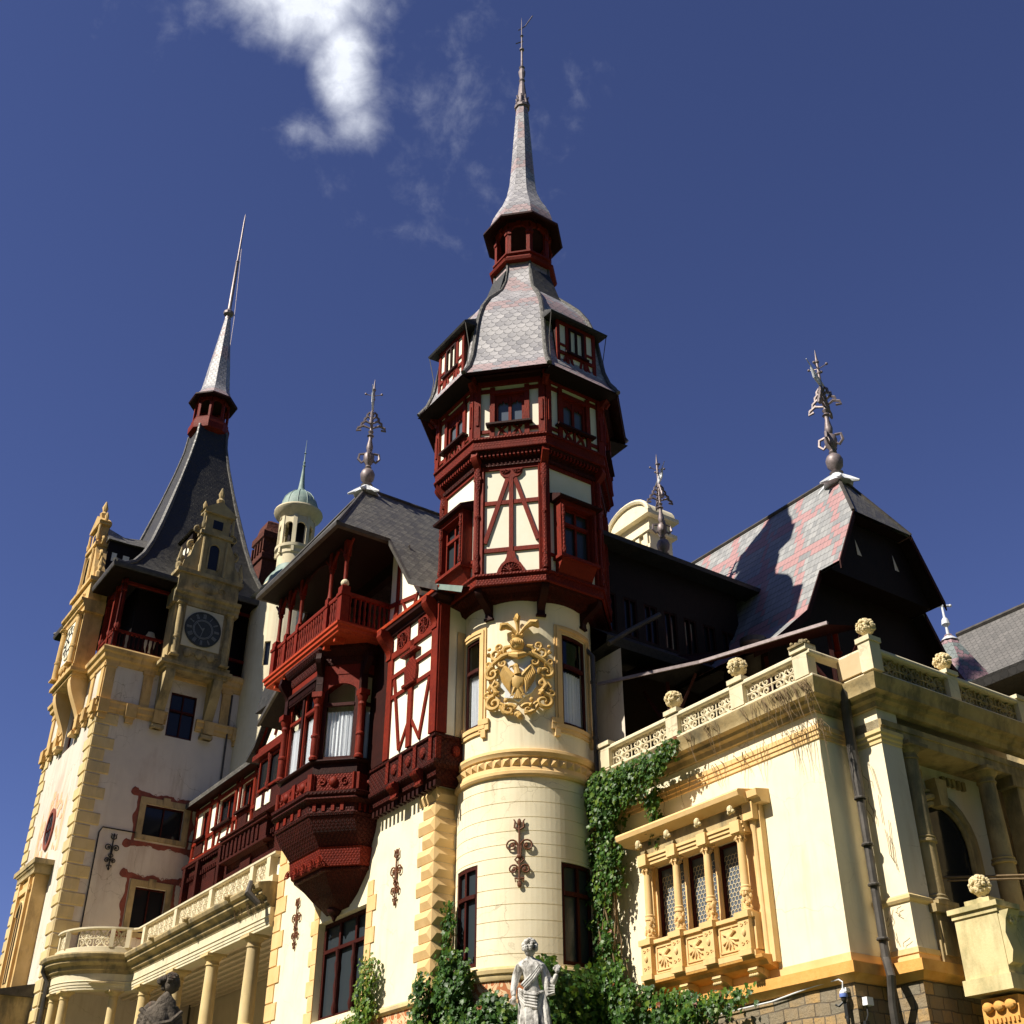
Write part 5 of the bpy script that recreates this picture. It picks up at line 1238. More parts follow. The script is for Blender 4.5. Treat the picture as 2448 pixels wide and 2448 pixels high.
# --- open timber gallery under the eaves
m = MB(); m.quad([(KL+1.4, KV+1.4, 31), (KU-1.4, KV+1.4, 31), (KU-1.4, KV+1.4, 36.4), (KL+1.4, KV+1.4, 36.4)]); m.quad([(KU-1.4, KV+1.4, 31), (KU-1.4, KB-1.4, 31), (KU-1.4, KB-1.4, 36.4), (KU-1.4, KV+1.4, 36.4)]); m.quad([(KL+1.4, KV+1.4, 31), (KL+1.4, KB-1.4, 31), (KL+1.4, KB-1.4, 36.4), (KL+1.4, KV+1.4, 36.4)]); part('gallery_core', m, 'black_wood', ct)
m = MB(fb)
for z in (31.25, 32.3, 35.5): m.box(KV-.02, 18.8, -.28, -.10, z, z+.16); m.box(22.4, KB, -.28, -.10, z, z+.16)
m.map = fa
for z in (31.25, 32.3, 35.5): m.box(-66.7, KU+.02, -.28, -.10, z, z+.16); m.box(KL, -70.4, -.28, -.10, z, z+.16)
part('gallery_rail', m, 'timber_carved', ct)
for f, xs in ((fa, (KU-.2, -65.0, -66.5, KL+.2)), (fb, (KV+.2, 22.6, KB-.3))):
    for x in xs:
        m = MB(f); m.box(x-.13, x+.13, -.33, -.07, 31.1, 36.2)
        if x not in (KV+.2,): m.lathe(x, -.2, [(.16, 32.5), (.20, 32.7), (.14, 32.9), (.14, 34.9), (.2, 35.0), (.15, 35.2)], 8)
        part('gallery_post', m, 'timber' if f is fa else 'timber_dark', ct)  # shaded-face posts darker, their shade put into the timber colour
m = MB(fb); x = 16.2
while x < 18.8:
    m.lathe(x, -.19, [(.05, 31.4), (.09, 31.7), (.05, 32.0), (.07, 32.3)], 6); x += .28
part('gallery_baluster', m, 'timber_dark', ct, each=True)  # same balusters as the sunlit face, darkened to paint in shade
m = MB(fa); x = -66.4
while x < -63.8:
    m.lathe(x, -.19, [(.05, 31.4), (.09, 31.7), (.05, 32.0), (.07, 32.3)], 6); x += .28
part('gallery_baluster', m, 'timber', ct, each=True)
m = MB(); m.lathe(-65.2, 18.3, [(.5, 31.0), (.5, 31.8), (.35, 32.0), (.45, 32.4), (.5, 32.9), (.35, 33.4), (.1, 33.6)], 12); part('gallery_figure', m, 'stone_white', ct)
# --- clock bays
def clockbay(f, xc, sunny):
    mt = 'trim_old' if sunny else 'stone_dark'; D = 1.1  # lit and shaded colour sets: the shaded bay's shade is in its material
    m = MB(f); m.box(xc-1.85, xc+1.85, 0, D, 31.0, 34.6)
    m.box(xc-2.15, xc+2.15, 0, D+.18, 30.58, 30.78); m.box(xc-2.0, xc+2.0, 0, D+.08, 30.78, 31.02); m.box(xc-1.9, xc+1.9, 0, D, 30.35, 30.58)
    bay = part('clock_bay', m, mt, ct)
    for sg in (-1, 1):
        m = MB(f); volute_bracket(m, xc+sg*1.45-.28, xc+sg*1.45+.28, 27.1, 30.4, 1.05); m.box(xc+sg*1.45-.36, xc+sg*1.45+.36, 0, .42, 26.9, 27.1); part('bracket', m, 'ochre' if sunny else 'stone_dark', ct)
        column(bay, f, xc+sg*1.52, D+.14, 31.05, 34.5, .19, mt, 'column', .36)
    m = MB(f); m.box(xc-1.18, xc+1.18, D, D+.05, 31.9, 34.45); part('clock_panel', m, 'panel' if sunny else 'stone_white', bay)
    m = MB(f)
    for k in (-1, 0, 1): m.ball(xc+k*.72, D+.06, 31.5, .24, .12, .28, 9, 6, .08); m.spiral(xc+k*.72+.34, 31.45, D+.08, .16, 1.2, 0, 1, .04, 14)
    part('carved_heads', m, mt, bay)
    zc = 33.15; r = 1.12
    m = MB(f); cir = lambda rr, d: [(xc+rr*math.cos(2*math.pi*k/36), d, zc+rr*math.sin(2*math.pi*k/36)) for k in range(36)]
    m.rings([cir(r, D+.04), cir(r, D+.13), cir(r*.93, D+.15), cir(r*.93, D+.10), cir(r*.02, D+.10)], True, False)
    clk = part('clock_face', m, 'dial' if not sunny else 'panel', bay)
    m = MB(f)
    rnm = ['XII', 'I', 'II', 'III', 'IIII', 'V', 'VI', 'VII', 'VIII', 'IX', 'X', 'XI']
    for k, s in enumerate(rnm):
        a = R(90-30*k); cxn, czn = xc+r*.76*math.cos(a), zc+r*.76*math.sin(a); ra = (math.cos(a), math.sin(a)); ta = (math.sin(a), -math.cos(a))
        wd = {'I': .05, 'V': .10, 'X': .10}; tot = sum(wd[c] for c in s); p = -tot/2; hh = .15
        for ch in s:
            q = p+wd[ch]/2; p += wd[ch]
            def L(t0, r0, t1, r1): m.beam(cxn+ta[0]*(q+t0)+ra[0]*r0, czn+ta[1]*(q+t0)+ra[1]*r0, cxn+ta[0]*(q+t1)+ra[0]*r1, czn+ta[1]*(q+t1)+ra[1]*r1, .028, D+.10, D+.125)
            if ch == 'I': L(0, -hh, 0, hh)
            if ch == 'V': L(-.04, hh, 0, -hh); L(.04, hh, 0, -hh)
            if ch == 'X': L(-.04, hh, .04, -hh); L(.04, hh, -.04, -hh)
    for r0 in (.56, .50):
        m.rings([cir(r*r0, D+.10), cir(r*r0, D+.125), cir(r*(r0-.03), D+.125), cir(r*(r0-.03), D+.10)], True, False)
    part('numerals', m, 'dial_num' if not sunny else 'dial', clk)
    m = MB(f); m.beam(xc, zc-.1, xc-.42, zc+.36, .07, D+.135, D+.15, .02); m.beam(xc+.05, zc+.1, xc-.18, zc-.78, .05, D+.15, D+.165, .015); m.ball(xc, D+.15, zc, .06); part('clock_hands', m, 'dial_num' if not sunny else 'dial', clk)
    # entablature, parapet and scrolled gable
    m = MB(f)
    m.dext([(0, 34.5), (D+.10, 34.5), (D+.12, 34.75), (D+.22, 34.85), (D+.22, 35.05), (D+.38, 35.15), (D+.40, 35.3), (0, 35.32)], xc-2.05, xc+2.05)
    m.box(xc-1.9, xc+1.9, 0, D, 35.3, 36.6); m.box(xc-2.1, xc+2.1, 0, D+.15, 36.6, 36.85); part('entablature', m, mt, bay)
    m = MB(f); m.ball(xc, D, 35.95, .7, .10, .34, 14, 6); 
    for sg in (-1, 1): m.spiral(xc+sg*.8, 35.95, D+.03, .25, 1.3, 0, sg, .05, 16)
    part('cartouche', m, mt, bay)
    m = MB(f)
    m.pext([(xc-1.85, 36.85), (xc+1.85, 36.85), (xc+1.75, 37.5), (xc+1.45, 37.9), (xc+1.3, 38.7), (xc+1.0, 39.3), (xc+.95, 39.7), (xc-.95, 39.7), (xc-1.0, 39.3), (xc-1.3, 38.7), (xc-1.45, 37.9), (xc-1.75, 37.5)], D-.7, D-.05)
    m.box(xc-1.05, xc+1.05, D-.7, D+.08, 39.6, 39.85); m.box(xc-.80, xc+.80, D-.6, D-.1, 39.85, 41.3); m.box(xc-1.0, xc+1.0, D-.7, D+.1, 41.2, 41.4)
    m.pext([(xc-1.1, 41.4), (xc+1.1, 41.4), (xc, 42.2)], D-.65, D+.08); part('scroll_gable', m, mt, bay)
    m = MB(f)
    for sg in (-1, 1):
        m.spiral(xc+sg*1.75, 37.4, D-.3, .36, 1.4, R(90), -sg, .12, 20, .15, 1, 7); m.spiral(xc+sg*1.35, 38.7, D-.3, .32, 1.4, R(90), -sg, .11, 20, .15, 1, 7); m.spiral(xc+sg*1.15, 39.9, D-.3, .26, 1.3, R(90), -sg, .09, 18, .15, 1, 7)
        m.lathe(xc+sg*1.95, D-.3, [(.2, 36.85), (.22, 37.2), (.1, 37.4), (.16, 37.7), (.03, 38.4)], 8)
        m.lathe(xc+sg*.95, D+.0, [(.10, 40.0), (.12, 40.3), (.08, 40.5), (.08, 41.1)], 8)
        m.lathe(xc+sg*.95, D-.3, [(.10, 41.5), (.14, 41.8), (.03, 42.1)], 8)
        m.lathe(xc+sg*.75, D+.02, [(.10, 36.9), (.13, 37.3), (.09, 37.5), (.09, 39.4)], 8)
    m.lathe(xc, D-.3, [(.2, 42.1), (.28, 42.4), (.12, 42.6), (.2, 42.9), (.04, 43.4)], 8); part('gable_scrolls', m, mt, bay)
    m = MB(f); m.box(xc-.3, xc+.3, D-.09, D-.04, 37.3, 38.7); m.pext([(xc+.3*math.cos(math.pi*k/8), 38.7+.3*math.sin(math.pi*k/8)) for k in range(9)], D-.09, D-.04); m.box(xc-.32, xc+.32, D-.09, D-.06, 40.2, 40.8)
    part('gable_window', m, 'glass', bay)
    m = MB(f); m.tube([(xc-.36, D, 37.3), (xc-.36, D, 38.7)]+[(xc-.36*math.cos(math.pi*k/8), D, 38.7+.36*math.sin(math.pi*k/8)) for k in range(1, 8)]+[(xc+.36, D, 38.7), (xc+.36, D, 37.3)], .06, 6); part('gable_window_arch', m, mt, bay)
    # timber-framed dormer behind the gable
    m = MB(f); m.box(xc-1.3, xc+1.3, -3.2, D-.7, 36.4, 40.0); m2 = part('gable_dormer', m, 'black_wood', bay)
    m = MB(f)
    for sx in (-1.305, 1.305):
        for (a, b_, c_, e_) in ((-1.0, -.5, 37.0, 37.9), (-.2, .35, 37.0, 37.9), (-1.0, -.6, 38.6, 39.2), (-.2, .1, 38.6, 39.2), (-1.8, -1.3, 38.6, 39.2)): m.quad([(xc+sx, a, c_), (xc+sx, b_, c_), (xc+sx, b_, e_), (xc+sx, a, e_)])
    part('plaster_infill', m, 'panel', m2)
    m = MB(f); m.rings([[(xc-1.5, D-.6, 40.0), (xc, D-.6, 41.6), (xc+1.5, D-.6, 40.0)], [(xc-1.5, -.8, 40.0), (xc, -.8, 41.2), (xc+1.5, -.8, 40.0)], [(xc-1.5, -3.4, 40.2), (xc, -3.4, 41.7), (xc+1.5, -3.4, 40.2)]]); part('dormer_roof', m, 'slate', m2)
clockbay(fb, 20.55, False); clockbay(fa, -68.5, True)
# --- roof
def sq(hu, hv, z, c=KC): return [(c[0]+hu, c[1]-hv, z), (c[0]+hu, c[1]+hv, z), (c[0]-hu, c[1]+hv, z), (c[0]-hu, c[1]-hv, z)]
m = MB(); prof = [(6.0, 36.15), (5.3, 36.45), (4.5, 37.2), (3.85, 38.3), (3.35, 39.6), (2.85, 41.4), (2.35, 43.5), (1.85, 45.8), (1.40, 48.0), (1.10, 49.8), (1.0, 51.2)]
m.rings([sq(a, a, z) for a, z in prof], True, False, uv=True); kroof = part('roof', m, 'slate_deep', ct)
m = MB(); 
for sx, sy in ((1, -1), (-1, -1), (1, 1), (-1, 1)): m.tube([(KC[0]+sx*a, KC[1]+sy*a, z+.03) for a, z in prof], [.17]*7+[.11]*4, 6)
part('hip_roll', m, 'slate', kroof)
m = MB(); m.rings([sq(4.0, 4.0, 36.0), sq(6.0, 6.0, 35.85), sq(6.06, 6.06, 36.0), sq(6.04, 6.04, 36.2), sq(5.7, 5.7, 36.36)], True, False); part('eaves', m, 'lead', kroof)
m = MB(); m.rings([sq(4.0, 4.0, 35.8), sq(5.95, 5.95, 35.8)], True, False); part('roof_soffit', m, 'black_wood', kroof)
def oc(a, z): return octring(KC, a, z)
m = MB(); m.rings([oc(a, z) for a, z in [(.9, 50.8), (1.32, 51.1), (1.34, 51.6), (1.2, 52.0), (1.22, 52.1), (.9, 52.15)]], True, False); part('lantern_base', m, 'timber', ct)
for i in range(8):
    f = FDIR(KC, 45*i, 1.10); w = 1.10*math.tan(R(22.5)); m = MB(f)
    m.box(-w-.03, -w+.13, -.1, .05, 52.0, 53.4); m.box(w-.13, w+.03, -.1, .05, 52.0, 53.4)
    m.pext([(-w, 53.9), (-w+.1, 53.3)]+[(-(w-.12)*math.cos(math.pi*k/8), 53.3+(w-.12)*math.sin(math.pi*k/8)) for k in range(9)]+[(w-.1, 53.3), (w, 53.9)], -.08, .04); part('lantern_arch', m, 'timber', ct)
m = MB(); m.rings([oc(a, z) for a, z in [(.9, 53.8), (1.15, 53.85), (1.55, 53.75), (1.62, 53.85), (1.58, 54.0), (1.0, 54.35)]], True, True); part('lantern_eave', m, 'timber_dark', ct)
m = MB(); m.rings([oc(a, z) for a, z in [(1.45, 54.05), (1.1, 54.6), (.92, 55.3), (.72, 57.3), (.50, 59.3), (.30, 61.2), (.2, 62.2)]], True, False, uv=True); part('spire', m, 'slate_light', ct)
m = MB(); m.lathe(KC[0], KC[1], [(.22, 62.0), (.24, 62.2), (.18, 62.4), (.38, 62.6), (.40, 62.8), (.18, 63.05), (.14, 63.2), (.12, 68.0), (.16, 68.1), (.08, 68.3), (.06, 72.6), (.02, 73.4)], 10); m.tube([(KC[0]+.55, KC[1]+.4, 55.2), (KC[0]+.42, KC[1]+.35, 62), (KC[0]+.12, KC[1]+.1, 69.5)], .02, 4); part('spire_rod', m, 'zinc', ct)

# ================================================================== WHITE TURRET
UC = (-63.2, 26.1)
tu = thing('stair_turret', 'slim white round turret with an arcaded lantern and small green copper dome', 'turret', (UC[0], UC[1], 0))
def turn(prof, n=28): 
    m = MB(); m.lathe(UC[0], UC[1], prof, n); return m
fc = FCYL(UC, 2.32)
m = MB(fc); m.wall(-200, 160, 10, 36.6, [(-52, -42, 31.6, 33.2)], .25, 6); part('wall', m, 'cream', tu)
m = MB(fc); m.box(-52, -42, -.2, -.15, 31.6, 33.2); part('slit_window', m, 'glass', tu)
part('cornice_rolls', turn([(2.3, 36.55), (2.45, 36.6), (2.5, 36.8), (2.35, 36.95), (1.9, 37.3), (1.95, 37.55), (1.8, 37.8), (1.7, 38.0)]), 'stone_white', tu)
part('lower_dome', turn([(1.72, 37.95), (1.62, 38.35), (1.35, 38.8), (1.10, 39.1), (1.05, 39.4)]), 'copper', tu)
part('drum', turn([(1.05, 39.3), (1.05, 40.1), (1.12, 40.2), (1.12, 40.45), (1.26, 40.6), (1.28, 40.8), (1.14, 40.86)]), 'stone_white', tu)
m = MB(); 
for i in range(8):
    a = 45*i-30; x, y = UC[0]+1.12*math.cos(R(a)), UC[1]+1.12*math.sin(R(a)); f = FDIR(UC, a, 1.12)
    m.map = f; m.box(-.13, .13, -.12, .06, 40.8, 43.0)
    f2 = FDIR(UC, a+22.5, 1.06); m.map = f2; w = .45; m.pext([(-w, 43.2)]+[(-.30*math.cos(math.pi*k/8), 42.2+.30*math.sin(math.pi*k/8)) for k in range(9)]+[(w, 43.2)], -.1, .03); m.pext([(-w, 42.2), (-.3, 42.2), (-.3, 40.9), (-w, 40.9)], -.1, .03); m.pext([(w, 42.2), (.3, 42.2), (.3, 40.9), (w, 40.9)], -.1, .03)
    m.map = f; m.box(-.09, .09, .0, .12, 40.2, 40.6)
part('lantern_arcade', m, 'stone_white', tu)
part('lantern_core', turn([(.55, 40.8), (.55, 43.2)], 12), 'black_wood', tu)
part('lantern_cornice', turn([(1.15, 43.0), (1.2, 43.1), (1.3, 43.2), (1.55, 43.45), (1.62, 43.6), (1.6, 43.7), (1.2, 43.78)]), 'stone_white', tu)
d = turn([(1.24, 43.72), (1.24, 43.95), (1.20, 44.3), (1.05, 44.75), (.80, 45.1), (.5, 45.35), (.3, 45.5), (.22, 45.7), (.16, 46.3), (.11, 47.0), (.07, 47.5), (.12, 47.6), (.05, 47.7), (.09, 47.9), (.04, 48.0), (.03, 48.6), (.08, 48.65), (.02, 48.75), (.01, 49.8)], 24)
for k in range(12):
    a = 2*math.pi*k/12; d.tube([(UC[0]+r*math.cos(a), UC[1]+r*math.sin(a), z) for r, z in ((1.25, 43.8), (1.21, 44.3), (1.06, 44.76), (.81, 45.12), (.5, 45.38))], .025, 4)
part('dome', d, 'copper', tu)

# brown chimney behind
ch = thing('chimney', 'rounded dark red brick chimney behind the clock tower roof', 'chimney', (-70.5, 27.4, 30))
m = MB(); m.rings([[(-70.8+r*math.cos(a), 27.4+r*math.sin(a), z) for a in [math.pi/4+2*math.pi*k/4 for k in range(4)]] for r, z in ((1.25, 30), (1.25, 43.6), (1.42, 43.7), (1.42, 44.1), (1.25, 44.2), (1.25, 45.2), (1.5, 45.4), (1.5, 45.9), (1.2, 46.2), (1.0, 46.9), (.5, 47.2))]); [m.box(-71.9+k*.5, -71.75+k*.5, 26.4, 26.6, 44.3, 45.2) for k in range(5)]; part('stack', m, 'brick_dark', ch)

# ================================================================== LOW TIMBER WING BEHIND THE TERRACE
WV = 22.06
wg = thing('timber_wing', 'low dark half-timbered wing with carved red window frames behind the terrace balustrade', 'building', (-56, 24, 0))
m = MB(FA(WV)); wins = [(-62.0, -61.0, 20.75, 22.25), (-59.6, -57.5, 20.8, 22.3), (-56.6, -55.2, 20.85, 22.35)]
m.wall(-62.9, -44, 14.0, 22.8, wins, .3); part('wall', m, 'panel', wg)
m = MB(); m.quad([(-62.9, WV, 14), (-62.9, 30, 14), (-62.9, 30, 22.8), (-62.9, WV, 22.8)]); m.quad([(-62.9, 30, 14), (-44, 30, 14), (-44, 30, 22.8), (-62.9, 30, 22.8)]); part('side_wall', m, 'timber_dark', wg)
m = MB(FA(WV))
for x in (-62.75, -60.75, -59.75, -57.3, -56.75, -54.95, -53.6, -51.6, -49.8, -47.8, -46.0): m.box(x-.11, x+.11, 0, .10, 14.0, 22.7)
for z in (19.7, 20.6, 22.4, 18.9): m.box(-62.9, -44.0, 0, .12, z-.09, z+.09)
for x in (-59.2, -58.1, -56.1, -61.6): m.beam(x, 19.8, x+.25, 20.55, .12, 0, .07)
part('timber_frame', m, 'timber', wg)
m = MB(FA(WV)); m.box(-62.9, -44, 0, .28, 17.2, 18.6); part('carved_breast', m, 'timber_dark_carved', wg)
m = MB(FA(WV)); m.box(-62.9, -44, 0, .35, 18.6, 18.85); m.box(-62.9, -44, 0, .45, 19.25, 19.4)
x = -62.8
while x < -44.2: m.box(x, x+.12, .12, .40, 19.08, 19.26); m.box(x, x+.12, .28, .46, 18.35, 18.58); x += .26
part('carved_string', m, 'timber_dark_carved', wg)
m = MB(FA(WV))
for x in (-61.8, -58.6, -56.0, -54.2): m.box(x-.55, x+.55, .02, .10, 19.85, 20.5) if x in (-61.8, -56.0) else m.box(x-.6, x+.6, .3, .4, 17.4, 18.3)
for x in (-62.0, -60.2, -57.2): m.box(x-.16, x+.16, .28, .6, 16.8, 19.1); 
part('carved_panels', m, 'timber_dark_carved', wg)
for w_ in wins:
    window(wg, FA(WV), *w_, .18, .1, None, 1, 'timber', 'glass'); m = MB(FA(WV)); m.box(w_[0]-.15, w_[1]+.15, 0, .3, w_[2]-.16, w_[2]-.04); part('window_sill', m, 'timber_dark', wg)
m = MB(); m.rings([[(-63.3, WV-.6, 22.7), (-44, WV-.6, 22.7)], [(-63.3, WV-.6, 22.95), (-44, WV-.6, 22.95)], [(-63.3, 26, 25.6), (-44, 26, 25.6)]], False, False); part('roof', m, 'slate', wg)
m = MB(); m.rings([[(-63.3, WV-.58, 22.69), (-44, WV-.58, 22.69)], [(-63.3, WV+.2, 22.66), (-44, WV+.2, 22.66)]], False, False); part('roof_soffit', m, 'timber_dark', wg)
# balcony box jutting below the oriel side, and the small gabled window bay
m = MB(FA(WV)); m.box(-56.6, -51.5, 0, .62, 18.2, 19.1); m.dext([(0, 17.2), (.4, 18.0), (.6, 18.1), (.6, 18.2), (0, 18.2)], -56.4, -51.8); m.box(-56.8, -51.2, 0, .78, 19.1, 19.25); m.box(-56.8, -51.2, 0, .70, 18.10, 18.2); m.box(-56.8, -51.2, 0, .86, 19.25, 19.36)
[m.box(-56.5+k*.5, -56.3+k*.5, .6, .70, 18.3, 19.0) for k in range(9)]; part('jutting_box', m, 'timber_dark_carved', wg)
m = MB(FA(WV)); m.box(-52.6, -48.4, 0, .9, 19.3, 22.6)
bayp = part('window_bay', m, 'timber_dark_carved', wg)
m = MB(FA(WV-.9)); m.box(-52.3, -51.7, 0, .05, 19.6, 20.2); m.box(-51.3, -50.7, 0, .05, 19.6, 20.2); m.pext([(-51.9, 22.75), (-49.4, 22.75), (-50.3, 23.9), (-50.9, 23.9)], 0, .05); part('plaster_infill', m, 'panel', bayp)
window(bayp, FA(WV-1.05), -52.2, -49.9, 20.4, 22.0, .12, .1, None, 1, 'timber')
m = MB(FA(WV-.9)); m.lathe(-51.0, .12, [(.10, 20.3), (.13, 20.5), (.08, 20.8), (.08, 21.6), (.13, 21.9), (.13, 22.1)], 8); m.box(-52.8, -48.4, .0, .3, 22.1, 22.35); m.box(-52.6, -48.4, .0, .12, 22.45, 22.7); m.beam(-52.9, 22.6, -51.0, 25.1, .22, 0, .12); m.tube([(-50.9, .1, 23.8), (-50.6, .1, 23.3), (-50.8, .1, 22.9)], .07, 6); part('bay_column', m, 'timber_carved', bayp)
ap = [(-53.5, 22.35), (-52.6, 22.9), (-51.7, 24.1), (-50.9, 25.6), (-50.3, 26.2), (-49.7, 25.6), (-48.9, 24.1), (-48.0, 22.9), (-47.1, 22.35)]
m = MB(FA(WV)); m.rings([[(x, 1.25, z+.12) for x, z in ap], [(x, -3, z+.12) for x, z in ap]], False, False); m.rings([[(x, 1.25, z-.05) for x, z in ap], [(x, 1.25, z+.12) for x, z in ap]], False, False); m.rings([[(x, 1.25, z-.05) for x, z in ap], [(x, -3, z-.05) for x, z in ap]], False, False); part('bay_roof', m, 'slate_dark', bayp)
m = MB(FA(WV)); m.rings([[(-51.9, 1.7, 24.2), (-50.3, 1.7, 26.4), (-48.7, 1.7, 24.2)], [(-51.9, .9, 24.3), (-50.3, .2, 26.7), (-48.7, .9, 24.3)]]); part('hood', m, 'slate_dark', bayp)

# ================================================================== LOGGIA
LV = 18.9
lg = thing('loggia', 'long cream loggia with round columns and pierced balustrade ending in a rounded bow', 'loggia', (-52, 19, 0))
BC = (-62.95, 19.0)
def bow(r, n=12): return [(BC[0]+r*math.cos(R(a)), BC[1]+r*math.sin(R(a))) for a in [-98+98*k/n for k in range(n+1)]]
def lpath(off): return bow(2.95)+[(-59.95, LV), (-44.0, LV)]
LP = [(-63.55, 16.1)]+bow(2.95)[1:-1]+[(-60.0, 18.7), (-59.75, LV), (-44.0, LV)]
m = MB(); m.sweep(LP, [(-.55, 12.42), (0, 12.42), (0, 12.52), (.03, 12.53), (.03, 12.64), (.06, 12.65), (.06, 12.76), (.10, 12.80), (.04, 12.84), (.04, 13.15), (-.55, 13.15)]); part('architrave', m, 'stone_white', lg)
m = MB(); m.sweep(LP, [(-.5, 13.15), (.06, 13.16), (.12, 13.28), (.20, 13.32), (.22, 13.48), (.42, 13.58), (.46, 13.62), (.46, 13.74), (.60, 13.82), (.66, 13.95), (.64, 14.02), (.2, 14.12), (-.5, 14.15)]); part('cornice', m, 'stone_dark', lg)
m = MB(); m.sweep(LP, [(-.30, 14.12), (.08, 14.12), (.08, 14.38), (.04, 14.40), (-.26, 14.40), (-.30, 14.3)])
m.sweep(LP, [(-.24, 15.20), (.04, 15.20), (.08, 15.24), (.08, 15.32), (-.24, 15.34)]); blu = part('balustrade', m, 'stone_white', lg)
m = MB(FA(LV)); posts = [-44.6, -46.25-.0, -50.6, -54.75, -58.9]
for x in posts: m.box(x-.17, x+.17, -.26, .07, 14.36, 15.21)
m.map = None
for k, (px0, py0) in enumerate([(-63.3, 16.2)]+[bow(2.95)[i] for i in (3, 9)]+[(-60.0, 18.5)]): m.lathe(px0, py0, [(.15, 14.36), (.15, 15.2)], 4, R(45-10*k))
part('balustrade_pier', m, 'stone_white', blu)
for a, b_ in zip(posts[1:], posts[:-1]):
    m = MB(FA(LV)); filigree(m, a+.17, b_-.17, 14.40, 15.20, -.1, .036, .62); part('tracery_panel', m, 'stone_white', blu)
m = MB(FCYL(BC, 2.85))
class _S: pass
mm = MB(lambda x, d, z: FCYL(BC, 2.82)(x/2.85*57.3, d, z)); filigree(mm, -60*2.85/57.3, -8*2.85/57.3, 14.40, 15.20, 0, .040, .8); part('tracery_panel', mm, 'stone_white', blu)
mm = MB(lambda x, d, z: FCYL(BC, 2.82)(x/2.85*57.3, d, z)); filigree(mm, -94*2.85/57.3, -75*2.85/57.3, 14.40, 15.20, 0, .040, .8); part('tracery_panel', mm, 'stone_white', blu)
m = MB(); m.sweep([(p[0], p[1]) for p in LP], [(-.26, 14.4), (-.22, 14.4), (-.22, 14.44), (-.26, 14.44)]); 
# terrace floor, soffit with ribs, back wall
m.quad([(-63.5, 16.4, 14.1), (-61.5, 16.8, 14.1), (-60.3, 18.0, 14.1), (-60.0, 19.0, 14.1), (-63.5, 19.0, 14.1)]); m.quad([(-63.5, 19.0, 14.1), (-44, 19.0, 14.1), (-44, 22.05, 14.1), (-63.5, 22.05, 14.1)]); part('terrace_floor', m, 'beige', lg)
m = MB(); m.quad([(-63.5, 16.4, 12.7), (-60.2, 17.2, 12.7), (-59.8, 19.3, 12.7), (-63.5, 19.3, 12.7)]); m.quad([(-63.5, 19.3, 12.7), (-44, 19.3, 12.7), (-44, 23.6, 12.7), (-63.5, 23.6, 12.7)])
for i in range(9): v = 19.7+i*.45; m.box(-63.4, -44.05, v, v+.12, 12.58, 12.72)
part('soffit', m, 'soffit_white', lg)
m = MB(); m.quad([(-63.5, 23.6, 0), (-44, 23.6, 0), (-44, 23.6, 12.72), (-63.5, 23.6, 12.72)]); m.quad([(-44.02, 19.2, 0), (-44.02, 23.6, 0), (-44.02, 23.6, 12.72), (-44.02, 19.2, 12.72)]); part('back_wall', m, 'soffit_white', lg)
for x in (-45.9, -50.1, -54.1, -58.3): column(lg, FA(LV), x, -.25, 6.0, 12.42, .30, 'stone', 'column', .48, x in (-45.9, -50.1))
for a in (-92, -68, -14): column(lg, FA(0), BC[0]+2.7*math.cos(R(a)), -(BC[1]+2.7*math.sin(R(a))), 6.0, 12.42, .24, 'stone', 'column', .3)
m = MB(); m.sweep(LP, [(-.9, 0), (.1, 0), (.1, 6.0), (-.9, 6.0)]); part('base_wall', m, 'stone', lg)
for x in (-46.9, -51.4, -55.6, -60.0-.2):
    m = MB(FA(LV)); m.ball(x, .62, 14.0, .16, .2, .14, 9, 6, .08); m.tube([(x, .6, 14.0), (x, .85, 13.95)], [.12, .08], 7); part('gargoyle_spout', m, 'stone_dark', lg)
m = MB(FA(LV)); m.tube([(-63.2, 3.3, 13.9), (-63.4, 3.3, 13.5), (-63.3, 3.0, 13.0), (-63.3, 3.0, 0)], .11, 8); part('rainwater_pipe', m, 'lead', lg)
m = MB(FA(LV)); m.tube([(-44.5, .75, 14.1), (-44.3, .9, 13.6), (-44.1, .5, 13.2)], [.1, .16, .12], 8); part('hanging_ornament', m, 'lead', lg)  # dark hanging ornament, not part of the drainage
# ================================================================== STONE PAVILION (right)
PV, PU, P2V, P2U = 23.4, -19.74, 24.53, -18.65
pv = thing('stone_pavilion', 'cream pavilion on a rough ashlar base with a roof terrace balustrade above its triple window', 'building', (-23, 26, 0))
m = MB(FA(PV)); m.wall(-29.3, PU, 7.58, 14.4, [(-26.62, -22.7, 9.20, 11.35)], .5)
m.map = FB(PU); m.wall(PV, P2V, 7.58, 14.4); m.map = FA(P2V); m.wall(PU, P2U, 7.45, 14.6)
part('wall', m, 'cream', pv)
m = MB(FB(P2U)); m.wall(P2V, 25.32, 7.45, 14.6); m.map = FB(-19.55); m.wall(25.32, 31.5, 5.0, 14.6, [(26.45, 28.55, 7.5, 11.0)], .5); m.map = None
m.quad([(P2U, 25.32, 7.4), (-19.55, 25.32, 7.4), (-19.55, 25.32, 14.6), (P2U, 25.32, 14.6)]); m.quad([(-19.55, 31.5, 5), (-30, 31.5, 5), (-30, 31.5, 15), (-19.55, 31.5, 15)])
m.map = FB(-19.55); c = 27.5; r = 1.05
n_ = 12; arcp = [(c-r*math.cos(math.pi*k/n_), 11.0+r*math.sin(math.pi*k/n_)) for k in range(n_+1)]
part('side_wall', m, 'cream_old', pv)
